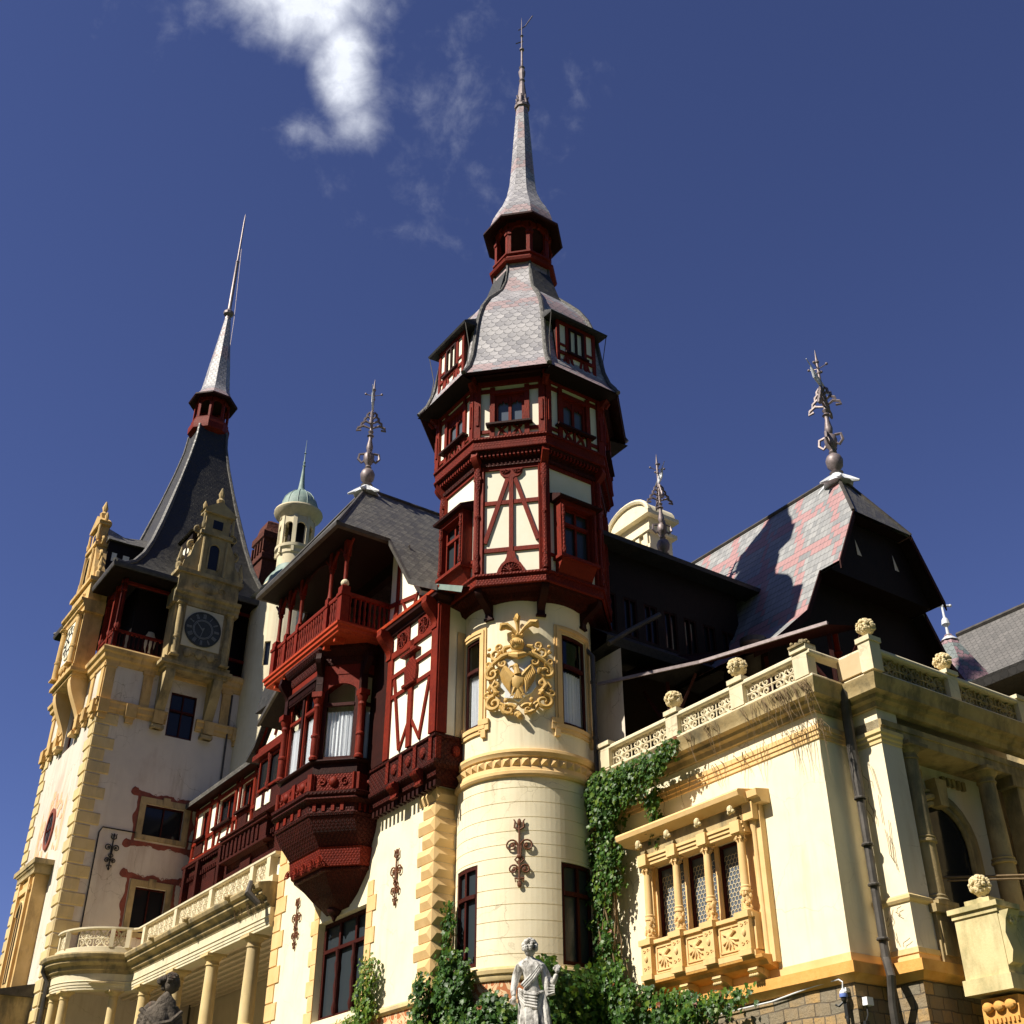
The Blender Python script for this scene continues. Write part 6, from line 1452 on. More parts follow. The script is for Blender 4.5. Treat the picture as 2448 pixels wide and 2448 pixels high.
m = MB(FB(-19.55)); m.pext([(c-r, 7.5), (c+r, 7.5), (c+r, 11.0)]+arcp[::-1][1:-1]+[(c-r, 11.0)], .004, .02); m.pext([(c-r, 7.5), (c+r, 7.5), (c+r, 11.0), (c-r, 11.0)], -.5, -.45); part('arched_window', m, 'glass', pv)
m = MB(FB(-19.55))
for rr, th, d in ((1.12, .09, .06), (1.30, .10, .12), (1.48, .06, .06)): m.tube([(c-rr, d, 9.8)]+[(c-rr*math.cos(math.pi*k/n_), d, 11.0+rr*math.sin(math.pi*k/n_)) for k in range(n_+1)]+[(c+rr, d, 9.8)], th, 6)
m.pext([(c-.16, 12.0), (c+.16, 12.0), (c+.24, 12.75), (c-.24, 12.75)], 0, .35)
for sg in (-1, 1): m.box(c+sg*1.32-.28, c+sg*1.32+.28, 0, .22, 9.55, 9.8); m.box(c+sg*1.32-.22, c+sg*1.32+.22, 0, .12, 7.6, 9.55); 
for i in range(5): 
    for sg in (-1, 1): m.box(c+sg*(.5+i*.22)-.06, c+sg*(.5+i*.22)+.06, .02, .12, 12.75, 13.0)
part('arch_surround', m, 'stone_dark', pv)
for v in (25.72, 29.0): column(pv, FB(P2U), v, -.15, 8.95, 13.18, .27, 'stone_dark', 'column', .40)  # darker stained stone, with the shaded side's shade in the colour
m = MB(FB(P2U)); m.box(30.2, 31.4, -.5, 0, 7.4, 13.2); m.box(30.0, 31.5, -.5, .05, 12.9, 13.2); part('end_pilaster', m, 'stone_dark', pv)
m = MB(FB(P2U))
for v in (25.72, 29.0):
    m.box(v-.42, v+.42, -.6, .12, 7.45, 8.75); m.box(v-.50, v+.50, -.6, .22, 8.75, 8.95); m.box(v-.34, v+.34, .12, .16, 7.75, 8.55)
part('column_pedestal', m, 'stone_dark', pv)  # stain and side shade both put into the stone colour
# corner pilaster trim: band at dado height and capital
cp = [(PU, P2V), (P2U, P2V), (P2U, 25.32)]
m = MB(); m.sweep(cp, [(-.05, 8.92), (.04, 8.94), (.08, 9.0), (.08, 9.08), (.03, 9.12), (-.05, 9.14)]); m.sweep(cp, [(-.05, 7.72), (.05, 7.74), (.05, 7.86), (-.05, 7.9)]); m.sweep(cp, [(-.05, 12.98), (.03, 13.0), (.03, 13.08), (.07, 13.12), (.07, 13.2), (.12, 13.24), (.12, 13.34), (-.05, 13.36)]); part('pilaster_trim', m, 'stone', pv)
ep = [(-29.2, PV), (PU, PV), (PU, P2V), (P2U, P2V), (P2U, 31.5)]
m = MB(); m.sweep([(-28.9, PV), (PU, PV), (PU, P2V)], [(-.1, 13.18), (.04, 13.20), (.04, 13.30), (.07, 13.31), (.07, 13.42), (.10, 13.43), (.10, 13.56), (.03, 13.58), (-.1, 13.6)])
part('architrave', m, 'ochre', pv); m = MB(); m.sweep(cp[1:]+[(P2U, 31.5)], [(-1.2, 13.18), (.06, 13.20), (.06, 13.45), (.10, 13.46), (.10, 13.62), (.02, 13.64), (-1.2, 13.66)]); part('architrave', m, 'stone_dark', pv)  # shaded-side run darker than the sunlit one: stain and shade as colour
m = MB(); m.sweep(ep, [(-.1, 13.92), (.10, 13.95), (.14, 14.08), (.26, 14.13), (.28, 14.22), (.46, 14.26), (.48, 14.44), (.55, 14.54), (.58, 14.66), (.3, 14.70), (-.1, 14.72)]); part('cornice', m, 'stone_dark', pv)
bp = [(-28.6, 23.12), (-19.42, 23.12), (-19.42, 24.3), (-18.35, 24.3), (-18.35, 31.2)]
m = MB(); m.sweep(bp, [(-.26, 14.66), (.06, 14.66), (.06, 14.84), (.02, 14.88), (-.22, 14.88)]); m.sweep(bp, [(-.24, 15.44), (.02, 15.44), (.06, 15.48), (.06, 15.54), (.02, 15.60), (-.22, 15.62)]); plb = part('balustrade', m, 'stone_white', pv)
m = MB(FA(23.12))
for x in (-28.3, -25.0, -22.2, -19.72): m.box(x-.26, x+.26, -.26, .08, 14.86, 15.46); m.box(x-.30, x+.30, -.30, .12, 15.60, 15.74)
m.map = None
m.box(-18.62, -18.22, 24.18, 24.60, 14.86, 15.70); m.box(-18.66, -18.18, 24.14, 24.64, 15.70, 15.84)
m.map = FB(-18.35)
for v in (27.7, 30.9): m.box(v-.22, v+.22, -.26, .06, 14.86, 15.46); m.box(v-.26, v+.26, -.3, .1, 15.6, 15.72)
part('balustrade_pier', m, 'stone_white', plb)
for a, b_ in ((-28.04, -25.26), (-24.74, -22.46), (-21.94, -19.98)):
    m = MB(FA(23.12)); filigree(m, a, b_, 14.88, 15.44, -.1, .036); part('tracery_panel', m, 'stone_white', plb)
for a, b_ in ((24.6, 27.48), (27.92, 30.68)):
    m = MB(FB(-18.35)); filigree(m, a, b_, 14.88, 15.44, -.1, .036); m.box(a, b_, -.2, -.16, 14.88, 15.44); part('tracery_panel', m, 'stone_dark', plb)  # shaded-side tracery in darker stone, shade put into its colour
m = MB(); m.quad([(-29.5, 23.2, 14.7), (-19.5, 23.2, 14.7), (-19.5, 31.5, 14.7), (-29.5, 31.5, 14.7)]); m.quad([(-19.6, 24.4, 14.7), (-18.5, 24.4, 14.7), (-18.5, 31.5, 14.7), (-19.6, 31.5, 14.7)]); m.box(-19.44, -18.6, 24.2, 24.3, 14.9, 15.5); part('terrace_floor', m, 'beige', pv)
# base
m = MB(); m.sweep(ep, [(-.1, 7.56), (.02, 7.56), (.02, 7.80), (-.1, 7.80)]); part('plinth_band', m, 'ochre', pv)
m = MB(); m.sweep(ep[:4]+[(P2U, 26.3)], [(-.1, 7.12), (.06, 7.14), (.14, 7.24), (.22, 7.30), (.22, 7.56), (-.1, 7.60)]); part('ledge', m, 'orange_stone', pv)
m = MB(FA(PV+.02)); m.wall(-29.3, PU-.02, 0, 7.2); m.map = FB(PU-.02); m.wall(PV, P2V, 0, 7.2); m.map = FA(P2V+.02); m.wall(PU, P2U-.02, 0, 7.2); m.map = FB(P2U-.02); m.wall(P2V, 26.3, 0, 7.2); m.map = FB(P2U-.1); m.wall(26.3, 31, 0, 7.2); part('ashlar_base', m, 'rubble', pv)
m = MB(); m.quad([(-29.3, 31.5, 0), (-19.6, 31.5, 0), (-19.6, 31.5, 7.2), (-29.3, 31.5, 7.2)]); part('rear_wall', m, 'stone', pv)
# --- triple window aedicule
WVf = 22.9
ae = thing('columned_window', 'ochre stone triple window with four carved columns and canopy on the pavilion wall', 'window', (-24.75, 23.2, 7.6))
aed = ae
f = FA(PV)
m = MB(f)
for x0, x1 in ((-26.62, -26.52), (-25.34, -25.18), (-24.05, -23.89), (-22.78, -22.55)): m.box(x0, x1, -.35, .0, 9.2, 11.35)
m.box(-26.9, -22.25, 0, .12, 7.9, 9.2); m.box(-26.9, -26.62, 0, .10, 9.2, 12.0); m.box(-22.86, -22.15, 0, .12, 9.0, 12.0); m.box(-26.9, -22.25, 0, .10, 11.35, 12.0)
m.box(-22.25, -21.98, 0, .2, 7.95, 12.0)
part('stone_frame', m, 'ochre', aed)
cols = [-26.48, -25.21, -23.92, -22.58]
for x in cols: 
    o = column(aed, f, x, .40, 9.22, 11.32, .115, 'ochre', 'column', .30, n=16)
    m = MB(f)
    for k in range(26):
        a = random.uniform(0, 6.28); z = random.uniform(9.32, 9.78); m.ball(x+.125*math.cos(a), .40+.125*math.sin(a), z, random.uniform(.03, .055), None, random.uniform(.04, .08), 6, 4)
    part('carved_figures', m, 'ochre', o)
    m = MB(f)
    for k in range(8): a = k*math.pi/4; m.tube([(x+.09*math.cos(a), .40+.09*math.sin(a), 11.08), (x+.16*math.cos(a), .40+.16*math.sin(a), 11.2), (x+.17*math.cos(a), .40+.17*math.sin(a), 11.13)], [.02, .03, .02], 5)
    part('capital_leaves', m, 'ochre', o)
m = MB(f)
m.box(-26.75, -22.35, .1, .44, 11.32, 11.42); m.box(-26.75, -22.35, .1, .48, 11.42, 11.52); m.box(-26.75, -22.35, .1, .52, 11.52, 11.60)
for x in cols: m.box(x-.18, x+.18, .44, .60, 11.30, 11.62)
part('entablature', m, 'ochre', aed)
m = MB(f); m.box(-26.7, -22.4, .1, .42, 11.60, 12.06); part('frieze', m, 'stone_dark', aed)
m = MB(f); m.box(-22.62, -22.02, .05, .42, 11.60, 12.06); m.lathe(-22.22, .2, [(.12, 7.95), (.12, 8.1), (.075, 8.2), (.075, 11.3), (.12, 11.5), (.13, 11.6)], 10); part('side_shaft', m, 'ochre', aed)
m = MB(f); m.dext([(.0, 12.05), (.50, 12.05), (.62, 12.14), (.80, 12.18), (.84, 12.30), (.80, 12.36), (0, 12.50)], -27.35, -22.1); m.dext([(.0, 12.0), (.34, 12.0), (.40, 12.1), (.50, 12.14), (.52, 12.32), (0, 12.4)], -22.1, -21.72); part('canopy', m, 'ochre', aed)
for x in cols:
    m = MB(f); volute_bracket(m, x-.09, x+.09, 11.62, 12.05, .30); m.ball(x, .68, 11.92, .09, .09, .12, 8, 6, .08); m.ball(x-.07, .66, 11.84, .06); m.ball(x+.07, .66, 11.86, .06); part('carved_bracket', m, 'fruit', aed)
m = MB(f)
for x in cols: m.box(x-.20, x+.20, .10, .62, 8.28, 9.08); m.box(x-.25, x+.25, .1, .68, 9.06, 9.22); m.box(x-.23, x+.23, .1, .66, 8.14, 8.28)
m.box(-26.7, -22.3, .10, .46, 8.28, 9.08); m.box(-26.75, -22.3, .1, .54, 9.08, 9.18); m.box(-26.75, -22.3, .1, .56, 8.10, 8.24)
part('parapet', m, 'ochre', aed)
for a, b_ in zip(cols[:-1], cols[1:]):
    m = MB(f); x0, x1 = a+.27, b_-.27; c = (x0+x1)/2
    m.box(x0, x1, .46, .49, 8.34, 8.38); m.box(x0, x1, .46, .49, 8.96, 9.0); m.box(x0, x0+.04, .46, .49, 8.34, 9.0); m.box(x1-.04, x1, .46, .49, 8.34, 9.0)
    m.ball(c-.05, .47, 8.72, .09, .06, .12, 9, 6, .05)
    for k in range(6): a2 = R(200+k*30); m.tube([(c, .48, 8.68), (c+.30*math.cos(a2), .49, 8.66+.26*math.sin(a2))], [.05, .02], 5)
    m.tube([(c, .48, 8.75), (c+.2, .50, 8.86), (c+.1, .5, 8.92)], .03, 5); m.tube([(c-.05, .48, 8.75), (c-.26, .5, 8.84)], .03, 5)
    part('relief_panel', m, 'ochre', aed)
m = MB(f)
for x in cols:
    m.ball(x, .63, 8.70, .07, .05, .09, 8, 6)
    for z in (8.45, 8.92):
        for sg in (-1, 1): m.spiral(x+sg*.08, z, .63, .06, 1.1, 0, sg, .014, 10)
part('pedestal_carving', m, 'ochre', aed)
m = MB(f); m.dext([(0, 7.80), (.34, 7.9), (.40, 8.0), (.54, 8.04), (.56, 8.12), (0, 8.14)], -26.8, -22.1); part('sill_moulding', m, 'orange_stone', aed)
for x in cols:
    m = MB(f); volute_bracket(m, x-.16, x+.16, 7.56, 7.86, .45)
    for k in range(4): m.ball(x-.12+.08*k, .42, 7.68, .045)
    part('sill_corbel', m, 'stone', aed)
for x0, x1 in ((-26.52, -25.34), (-25.18, -24.05), (-23.89, -22.78)):
    o = window(aed, f, x0, x1, 9.22, 11.33, .14, .07, None, 0, 'brown_wood', 'glass_blue')
    part('lead_lattice', lattice_hex(f, x0+.09, x1-.09, 9.30, 11.1, -.155, .075, .013), 'stone_white', o)
# --- pipe in the recess
m = MB(); m.tube([(-19.2, 24.1, 14.66), (-19.25, 24.1, 14.3), (-19.38, 24.22, 13.8), (-19.38, 24.22, 11.6)], .14, 10); m.tube([(-19.4, 24.25, 11.7), (-19.4, 24.25, 7.7), (-19.1, 23.95, 7.2), (-19.3, 24.1, 6.6), (-19.3, 24.1, 0)], .11, 10)
for z in (14.5, 14.4, 14.3, 11.6, 10.4, 9.4, 8.1): m.lathe(-19.38, 24.22, [(.15, z), (.16, z+.03), (.15, z+.06)], 10)
part('rainwater_pipe', m, 'lead', pv)
# terrace block and console at the far right
tb = thing('terrace_parapet', 'pale stone parapet block with scrolled side on a carved orange console', 'parapet', (-17.5, 27, 0))
m = MB(); m.box(-18.2, -17.0, 25.5, 31.5, 7.1, 8.55); m.box(-18.26, -16.94, 25.44, 31.5, 6.78, 7.12); m.box(-18.24, -16.96, 25.46, 31.5, 8.5, 8.62); m.box(-18.3, -16.9, 25.4, 26.3, 8.62, 8.74); m.box(-17.9, -17.2, 25.6, 26.2, 8.74, 8.9); part('parapet_wall', m, 'stone_mossy', tb)
m = MB(FB(-17.0)); m.dext([(0, 7.3), (.12, 7.35), (.2, 7.6), (.1, 8.0), (.18, 8.3), (.3, 8.5), (0, 8.5)], 25.52, 25.95); m.spiral(25.72, 8.3, .2, .14, 1.3, 0, 1, .05, 14); filigree(m, 26.6, 31.2, 7.35, 8.4, .03, .05); part('scrolled_side', m, 'stone_mossy', tb)
m = MB(FA(25.7)); m.pext([(-18.05, 6.7), (-17.05, 6.7), (-17.1, 6.2), (-16.75, 6.0), (-16.7, 5.8), (-16.95, 5.7), (-17.2, 5.5), (-17.4, 5.0), (-17.5, 0), (-18.2, 0)], -1.2, 0)
for i in range(8): m.box(-17.98+i*.115, -17.92+i*.115, 0, .05, 6.15, 6.25)
for x in (-17.85, -17.55, -17.25): m.ball(x, .05, 6.5, .15, .1, .12, 9, 6)
m.spiral(-17.6, 5.4, .03, .2, 1.5, 0, 1, .04, 18); m.spiral(-16.9, 5.9, .03, .12, 1.3, 0, -1, .03, 14); part('console', m, 'orange_stone', tb)
m = MB(FA(25.7)); m.quad([(-18.3, -.6, 0), (-14, -.6, 0), (-14, -.6, 6.7), (-18.3, -.6, 6.7)]); part('rear_wall', m, 'stone_dark', tb)
pole = thing('flag_pole', 'thin slanting wooden pole reaching out from the dark arched window', 'pole', (-18.9, 26.6, 9.9))
m = MB(); m.tube([(-19.2, 26.75, 9.95), (-17.0, 29.0, 9.9)], .035, 6); m.tube([(-19.1, 26.8, 9.86), (-16.95, 29.0, 9.8)], .025, 6); part('shaft', m, 'twig', pole)
# fruit baskets
def basket(u, v, z, s, lab):
    s *= .82
    b = thing('fruit_basket', lab, 'stone basket', (u, v, z), 'stone fruit baskets on the balustrades')
    m = MB(); m.lathe(u, v, [(.17*s, z), (.17*s, z+.06*s), (.10*s, z+.09*s), (.14*s, z+.16*s), (.24*s, z+.26*s), (.27*s, z+.34*s)], 14); part('pot', m, 'fruit', b)
    m = MB(); m.ball(u, v, z+.48*s, .27*s, .27*s, .24*s, 12, 8, .05)
    rnd = random.Random(int(abs(u*100)))
    for k in range(170):
        th = rnd.uniform(0, 6.28); ph = rnd.uniform(-1.0, 1.5); r = .30*s*rnd.uniform(.92, 1.06)
        m.ball(u+r*math.cos(th)*math.cos(ph), v+r*math.sin(th)*math.cos(ph), z+.46*s+.27*s*math.sin(ph), rnd.uniform(.035, .075)*s, None, None, 6, 4)
    for k in range(0):
        a = k*math.pi/2+.4
        for j in range(7): m.ball(u+(.27+.01*(j % 2))*s*math.cos(a), v+.27*s*math.sin(a), z+(.42-.045*j)*s, (.055-.003*j)*s, None, None, 6, 4)
    part('fruit', m, 'fruit', b); return b
basket(-22.2, 23.2, 15.74, 1.05, 'stone fruit basket on the middle pier of the sunlit roof-terrace balustrade')
basket(-25.0, 23.2, 15.74, 1.0, 'stone fruit basket on the sunlit roof-terrace balustrade pier nearer the round tower')
basket(-18.42, 24.4, 15.84, .95, 'shaded stone fruit basket on the narrow corner pier by the rain pipe')
basket(-18.5, 27.7, 15.72, .95, 'dark stone fruit basket half hidden on the shaded balustrade')
basket(-17.55, 25.85, 8.9, .95, 'low stone fruit basket on the parapet block before the dark arch')
st = thing('pier_ornament', 'broken low stone ornament on the end pier of the sunlit balustrade', 'ornament', (-19.72, 23.2, 15.74))
m = MB()
for k in range(24): m.ball(-19.72+random.uniform(-.24, .24), 23.2+random.uniform(-.24, .24), 15.76+random.uniform(0, .14), random.uniform(.05, .09), None, None, 7, 5, .1)
m.box(-20.0, -19.44, 22.94, 23.44, 15.74, 15.80); part('rubble_top', m, 'stone_dark', st)

# ================================================================== AWNING ON THE TERRACE
aw = thing('terrace_shelter', 'dark lean-to board roof on timber struts above the roof terrace balustrade', 'shelter', (-25, 27, 14.7))
E1 = [(-29.0, 23.55, 18.2), (-26.1, 25.6, 18.45), (-21.8, 27.1, 18.55)]; E2 = [(-29.6, 26.5, 20.2), (-27.5, 29.6, 20.6), (-24.0, 32.0, 20.8)]
m = MB(); m.rings([E1, [(x, y, z-.08) for x, y, z in E1], [(x, y, z-.08) for x, y, z in E2], E2], False, False); part('roof_boards', m, 'timber_dark', aw)
m = MB()
for a, b_ in zip(E1[:-1], E1[1:]): m.rings([[(a[0], a[1]-.04, a[2]-.09), (a[0], a[1]-.1, a[2]-.09), (a[0], a[1]-.1, a[2]+.02), (a[0], a[1]-.04, a[2]+.02)], [(b_[0], b_[1]-.04, b_[2]-.09), (b_[0], b_[1]-.1, b_[2]-.09), (b_[0], b_[1]-.1, b_[2]+.02), (b_[0], b_[1]-.04, b_[2]+.02)]])
part('edge_board', m, 'zinc', aw)
for (a, b_) in (((-27.6, 25.4, 14.7), (-27.6, 25.4, 18.2)), ((-24.4, 26.9, 14.7), (-24.4, 26.9, 18.3)), ((-22.2, 27.5, 14.7), (-22.2, 27.5, 18.4))):
    m = MB(); m.tube([a, b_], .09, 4); m.tube([(a[0], a[1], 16.4), (a[0]+1.1, a[1]+.3, 18.2)], .06, 4); m.tube([(a[0], a[1], 16.4), (a[0]-.9, a[1]-.3, 18.1)], .06, 4); part('strut', m, 'timber_dark', aw)

# ================================================================== DARK LINK WING
lk = thing('link_wing', 'dark shaded timber wing with a row of small windows running back behind the round tower', 'building', (-33, 29, 0))
m = MB(FB(-29.9)); wl = [(24.6+i*1.0, 25.25+i*1.0, 21.0, 22.6) for i in range(7)]
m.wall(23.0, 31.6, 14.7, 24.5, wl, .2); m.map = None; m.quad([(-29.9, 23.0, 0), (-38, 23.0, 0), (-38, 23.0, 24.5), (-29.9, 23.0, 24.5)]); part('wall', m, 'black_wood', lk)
for a, b_, c_, e_ in wl: window(lk, FB(-29.9), a, b_, c_, e_, .1, .06, None, 1, 'timber_dark', 'glass')
m = MB(); m.rings([[(-29.2, 23.2, 24.5), (-29.2, 36, 24.5)], [(-29.2, 23.2, 24.7), (-29.2, 36, 24.7)], [(-32.2, 23.2, 27.0), (-32.2, 36, 27.0)], [(-36.5, 23.2, 24.5), (-36.5, 36, 24.5)]], False, False); m.quad([(-29.2, 23.2, 24.5), (-29.2, 36, 24.5), (-30, 36, 24.4), (-30, 23.2, 24.4)]); lroof = part('roof', m, 'slate_dark', lk)
m = MB(); m.rings([[(-28.6, 23.6, 19.6), (-28.6, 33, 19.6)], [(-28.5, 23.6, 19.9), (-28.5, 33, 19.9)], [(-29.9, 23.6, 20.9), (-29.9, 33, 20.9)]], False, False); m.quad([(-28.6, 23.6, 19.6), (-28.6, 33, 19.6), (-30, 33, 19.5), (-30, 23.6, 19.5)]); part('lower_roof', m, 'slate_dark', lk)
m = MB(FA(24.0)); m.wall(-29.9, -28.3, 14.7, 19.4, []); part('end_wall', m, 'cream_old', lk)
m = MB(); m.tube([(-28.6, 23.7, 19.6), (-28.5, 24.6, 20.3), (-28.4, 26.0, 21.3)], .1, 8); part('rainwater_pipe', m, 'lead', lk)
m = MB(); m.lathe(-27.0, 29.2, [(.3, 17), (.36, 19.4), (.42, 20.3), (.5, 20.4), (.5, 20.6), (.3, 20.7)], 14); part('vent_stack', m, 'lead', lk)
finial_tall(lroof, -32.2, 30.0, 26.9, 5.3, True, R(-25), foot=False)
# pedimented stone chimney
sc = thing('stone_chimney', 'cream stone chimney with a curved pediment behind the round tower', 'chimney', (-37.6, 33, 24))
m = MB(FA(33)); m.box(-39.0, -36.3, -1.4, 0, 24, 32.2)
m.box(-39.2, -36.1, -1.6, .2, 31.2, 31.4); m.box(-39.3, -36.0, -1.7, .3, 32.1, 32.3); c = -37.65
m.pext([(c+1.6*math.cos(math.pi*k/12), 32.3+.95*math.sin(math.pi*k/12)) for k in range(13)], -1.5, .15)
m.tube([(c+1.55*math.cos(math.pi*k/12), .2, 32.3+.95*math.sin(math.pi*k/12)) for k in range(13)], .12, 6)
for x in (-38.8, -37.9, -37.1, -36.5): m.box(x-.14, x+.14, 0, .12, 29.6, 31.2)
m.box(-39.1, -36.2, 0, .12, 30.3, 30.5)
part('stack', m, 'cream', sc)

# ================================================================== RIGHT GABLED WING
rw = thing('gabled_hall', 'tall dark gabled hall with a pink and grey patterned slate roof and leafy finial', 'building', (-28, 35, 0))
RV = 35.0; half = [(0, 29.7), (1.7, 26.5), (3.05, 23.8), (4.1, 21.8), (6.1, 20.05), (7.2, 19.4)]
m = MB()
for sg in (-1, 1):
    Y = lambda a: RV+sg*a
    m.quad([(-42, RV, 29.7), (-26.47, RV, 29.7), (-24.73, Y(1.7), 26.5), (-42, Y(1.7), 26.5)])
    m.quad([(-42, Y(1.7), 26.5), (-24.73, Y(1.7), 26.5), (-24.73, Y(3.05), 23.8), (-42, Y(3.05), 23.8)])
    for (a, za), (b_, zb) in zip(half[2:-1], half[3:]): m.quad([(-42, Y(a), za), (-25.73, Y(a), za), (-25.73, Y(b_), zb), (-42, Y(b_), zb)])

m2_ = MB(); m2_.quad([(-26.47, RV, 29.7), (-24.73, RV-1.7, 26.5), (-24.73, RV+1.7, 26.5)]); part('hip_slope', m2_, 'slate', rw)

rroof = part('roof', m, 'slate_pink', rw)
m = MB()
for sg in (-1, 1):
    m.quad([(-42, Y(0), 29.5), (-24.80, Y(0), 29.5), (-24.80, RV+sg*1.65, 26.36), (-42, RV+sg*1.65, 26.36)]) if False else None
    m.quad([(-42, RV+sg*1.66, 26.38), (-24.80, RV+sg*1.66, 26.38), (-24.80, RV+sg*2.98, 23.72), (-42, RV+sg*2.98, 23.72)])
    for (a, za), (b_, zb) in zip(half[2:-1], half[3:]): m.quad([(-42, RV+sg*(a-.07), za-.10), (-25.80, RV+sg*(a-.07), za-.10), (-25.80, RV+sg*(b_-.07), zb-.10), (-42, RV+sg*(b_-.07), zb-.10)])
part('roof_soffit', m, 'black_wood', rroof)
m = MB()
for sg in (-1, 1):
    def seg(a, za, b_, zb, u):
        m.rings([[(u, RV+sg*a, za-.35), (u+.06, RV+sg*a, za-.35), (u+.06, RV+sg*a, za+.02), (u, RV+sg*a, za+.02)], [(u, RV+sg*b_, zb-.35), (u+.06, RV+sg*b_, zb-.35), (u+.06, RV+sg*b_, zb+.02), (u, RV+sg*b_, zb+.02)]])
    seg(1.7, 26.5, 3.05, 23.8, -24.76)
    for (a, za), (b_, zb) in zip(half[2:-1], half[3:]): seg(a, za, b_, zb, -25.76)
part('bargeboard', m, 'timber_dark', rroof)
m = MB(); m.tube([(-42, RV, 29.75), (-26.5, RV, 29.75)], .10, 6)
for sg in (-1, 1): m.tube([(-26.47, RV, 29.72), (-24.73, RV+sg*1.7, 26.5)], .08, 6)
part('ridge_roll', m, 'lead', rroof)
m = MB(); gp = [(RV-1.6, 26.35), (RV+1.6, 26.35), (RV+2.9, 23.7), (RV-2.9, 23.7)]; m.quad([(-25.3, y, z) for y, z in gp]); m.quad([(-26.3, y, z) for y, z in [(RV-2.9, 23.7), (RV+2.9, 23.7), (RV+4.0, 21.7), (RV+5.9, 20.0), (RV+5.9, 0), (RV-5.9, 0), (RV-5.9, 20.0), (RV-4.0, 21.7)]]); m.quad([(-25.3, RV-2.9, 23.7), (-25.3, RV+2.9, 23.7), (-26.3, RV+2.9, 23.7), (-26.3, RV-2.9, 23.7)])
m.quad([(-24.8, RV-1.6, 26.4), (-24.8, RV+1.6, 26.4), (-25.3, RV+1.6, 26.4), (-25.3, RV-1.6, 26.4)])
m.quad([(-42, RV-5.9, 0), (-26.3, RV-5.9, 0), (-26.3, RV-5.9, 20), (-42, RV-5.9, 20)]); m.quad([(-42, RV+5.9, 0), (-26.3, RV+5.9, 0), (-26.3, RV+5.9, 20), (-42, RV+5.9, 20)]); m.quad([(-42, RV-5.9, 0), (-42, RV+5.9, 0), (-42, RV+5.9, 20), (-42, RV-5.9, 20)])
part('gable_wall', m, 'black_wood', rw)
m = MB()
for y in (RV-1.2, RV+1.0): m.quad([(-25.28, y, 24.9), (-25.28, y+.25, 24.9), (-25.28, y, 25.6)])
part('plaster_infill', m, 'cream_old', rw)
m = MB(); m.tube([(-24.9, 31.2, 17.5), (-24.9, 31.2, 20.6)], [.12, .10], 8)
for z in (18.2, 19.0, 19.8): m.ball(-24.9, 31.2, z, .16, None, .1)
part('turned_post', m, 'timber', rw)
finial_tall(rroof, -26.5, RV, 29.8, 6.9, True, R(-70))
m = MB()
for k in range(3): m.tube([(-24.9+.3*k-.6, 33.4, 27.0), (-24.8, 33.1, 27.2)], .03)
m = MB(FA(29.1)); m.box(-29.5, -22.0, -9.5, 0, 14.7, 17.2)
part('lower_block', m, 'black_wood', rw)

# ================================================================== FAR ROOFS AT THE RIGHT EDGE
fr = thing('far_wing', 'distant wing with a large plain dark slate roof behind the pointed turret', 'building', (-28, 52, 0))
m = MB(); m.rings([[(-33.5, 52, 29.8), (-8, 52, 29.8)], [(-33.5, 46.5, 21.5), (-8, 46.5, 21.5)]], False, False); m.rings([[(-33.5, 52, 29.8), (-8, 52, 29.8)], [(-33.5, 57.5, 21.5), (-8, 57.5, 21.5)]], False, False); m.quad([(-33.5, 52, 29.8), (-33.5, 46.5, 21.5), (-33.5, 57.5, 21.5)]); frf = part('roof', m, 'slate_far', fr)
m = MB(); m.tube([(-33.5, 52, 29.85), (-8, 52, 29.85)], .14, 6); part('ridge_roll', m, 'lead', frf)
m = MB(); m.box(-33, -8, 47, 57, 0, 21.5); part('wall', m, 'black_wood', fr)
kt = thing('corner_turret', 'small pointed green-grey slate turret roof with a cross finial', 'turret', (-30.1, 46, 0))
m = MB(); m.rings([octring((-30.1, 46), a, z, 8, 0) for a, z in ((2.6, 21.2), (2.2, 22.2), (1.4, 24.4), (.15, 26.8))], True, False, uv=True); part('roof', m, 'slate_green', kt)
m = MB(); m.lathe(-30.1, 46, [(1.9, 0), (1.9, 21.4)], 16); part('wall', m, 'stone_dark', kt)
m = MB(); m.lathe(-30.1, 46, [(.45, 26.45), (.2, 26.7), (.08, 26.85), (.06, 27.2), (.2, 27.35), (.16, 27.6), (.06, 27.75), (.04, 28.7), (.01, 29.3)], 10); m.tube([(-30.3, 45.75, 28.35), (-29.9, 46.25, 28.35)], .06, 6); m.ball(-30.35, 45.7, 28.35, .08); m.ball(-29.85, 46.3, 28.35, .08); part('finial', m, 'lead_light', kt)
lc = thing('side_range', 'dark shaded range with a deep eave behind the pavilion', 'building', (-20, 36, 0))
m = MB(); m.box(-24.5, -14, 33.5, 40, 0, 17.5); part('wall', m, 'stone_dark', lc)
m = MB(); m.rings([[(-24.9, 31.9, 16.9), (-13, 31.9, 16.9)], [(-24.9, 31.8, 17.2), (-13, 31.8, 17.2)], [(-24.9, 36, 18.2), (-13, 36, 18.2)]], False, False); m.quad([(-24.9, 31.9, 16.9), (-13, 31.9, 16.9), (-13, 34, 16.8), (-24.9, 34, 16.8)]); part('roof', m, 'slate_dark', lc)
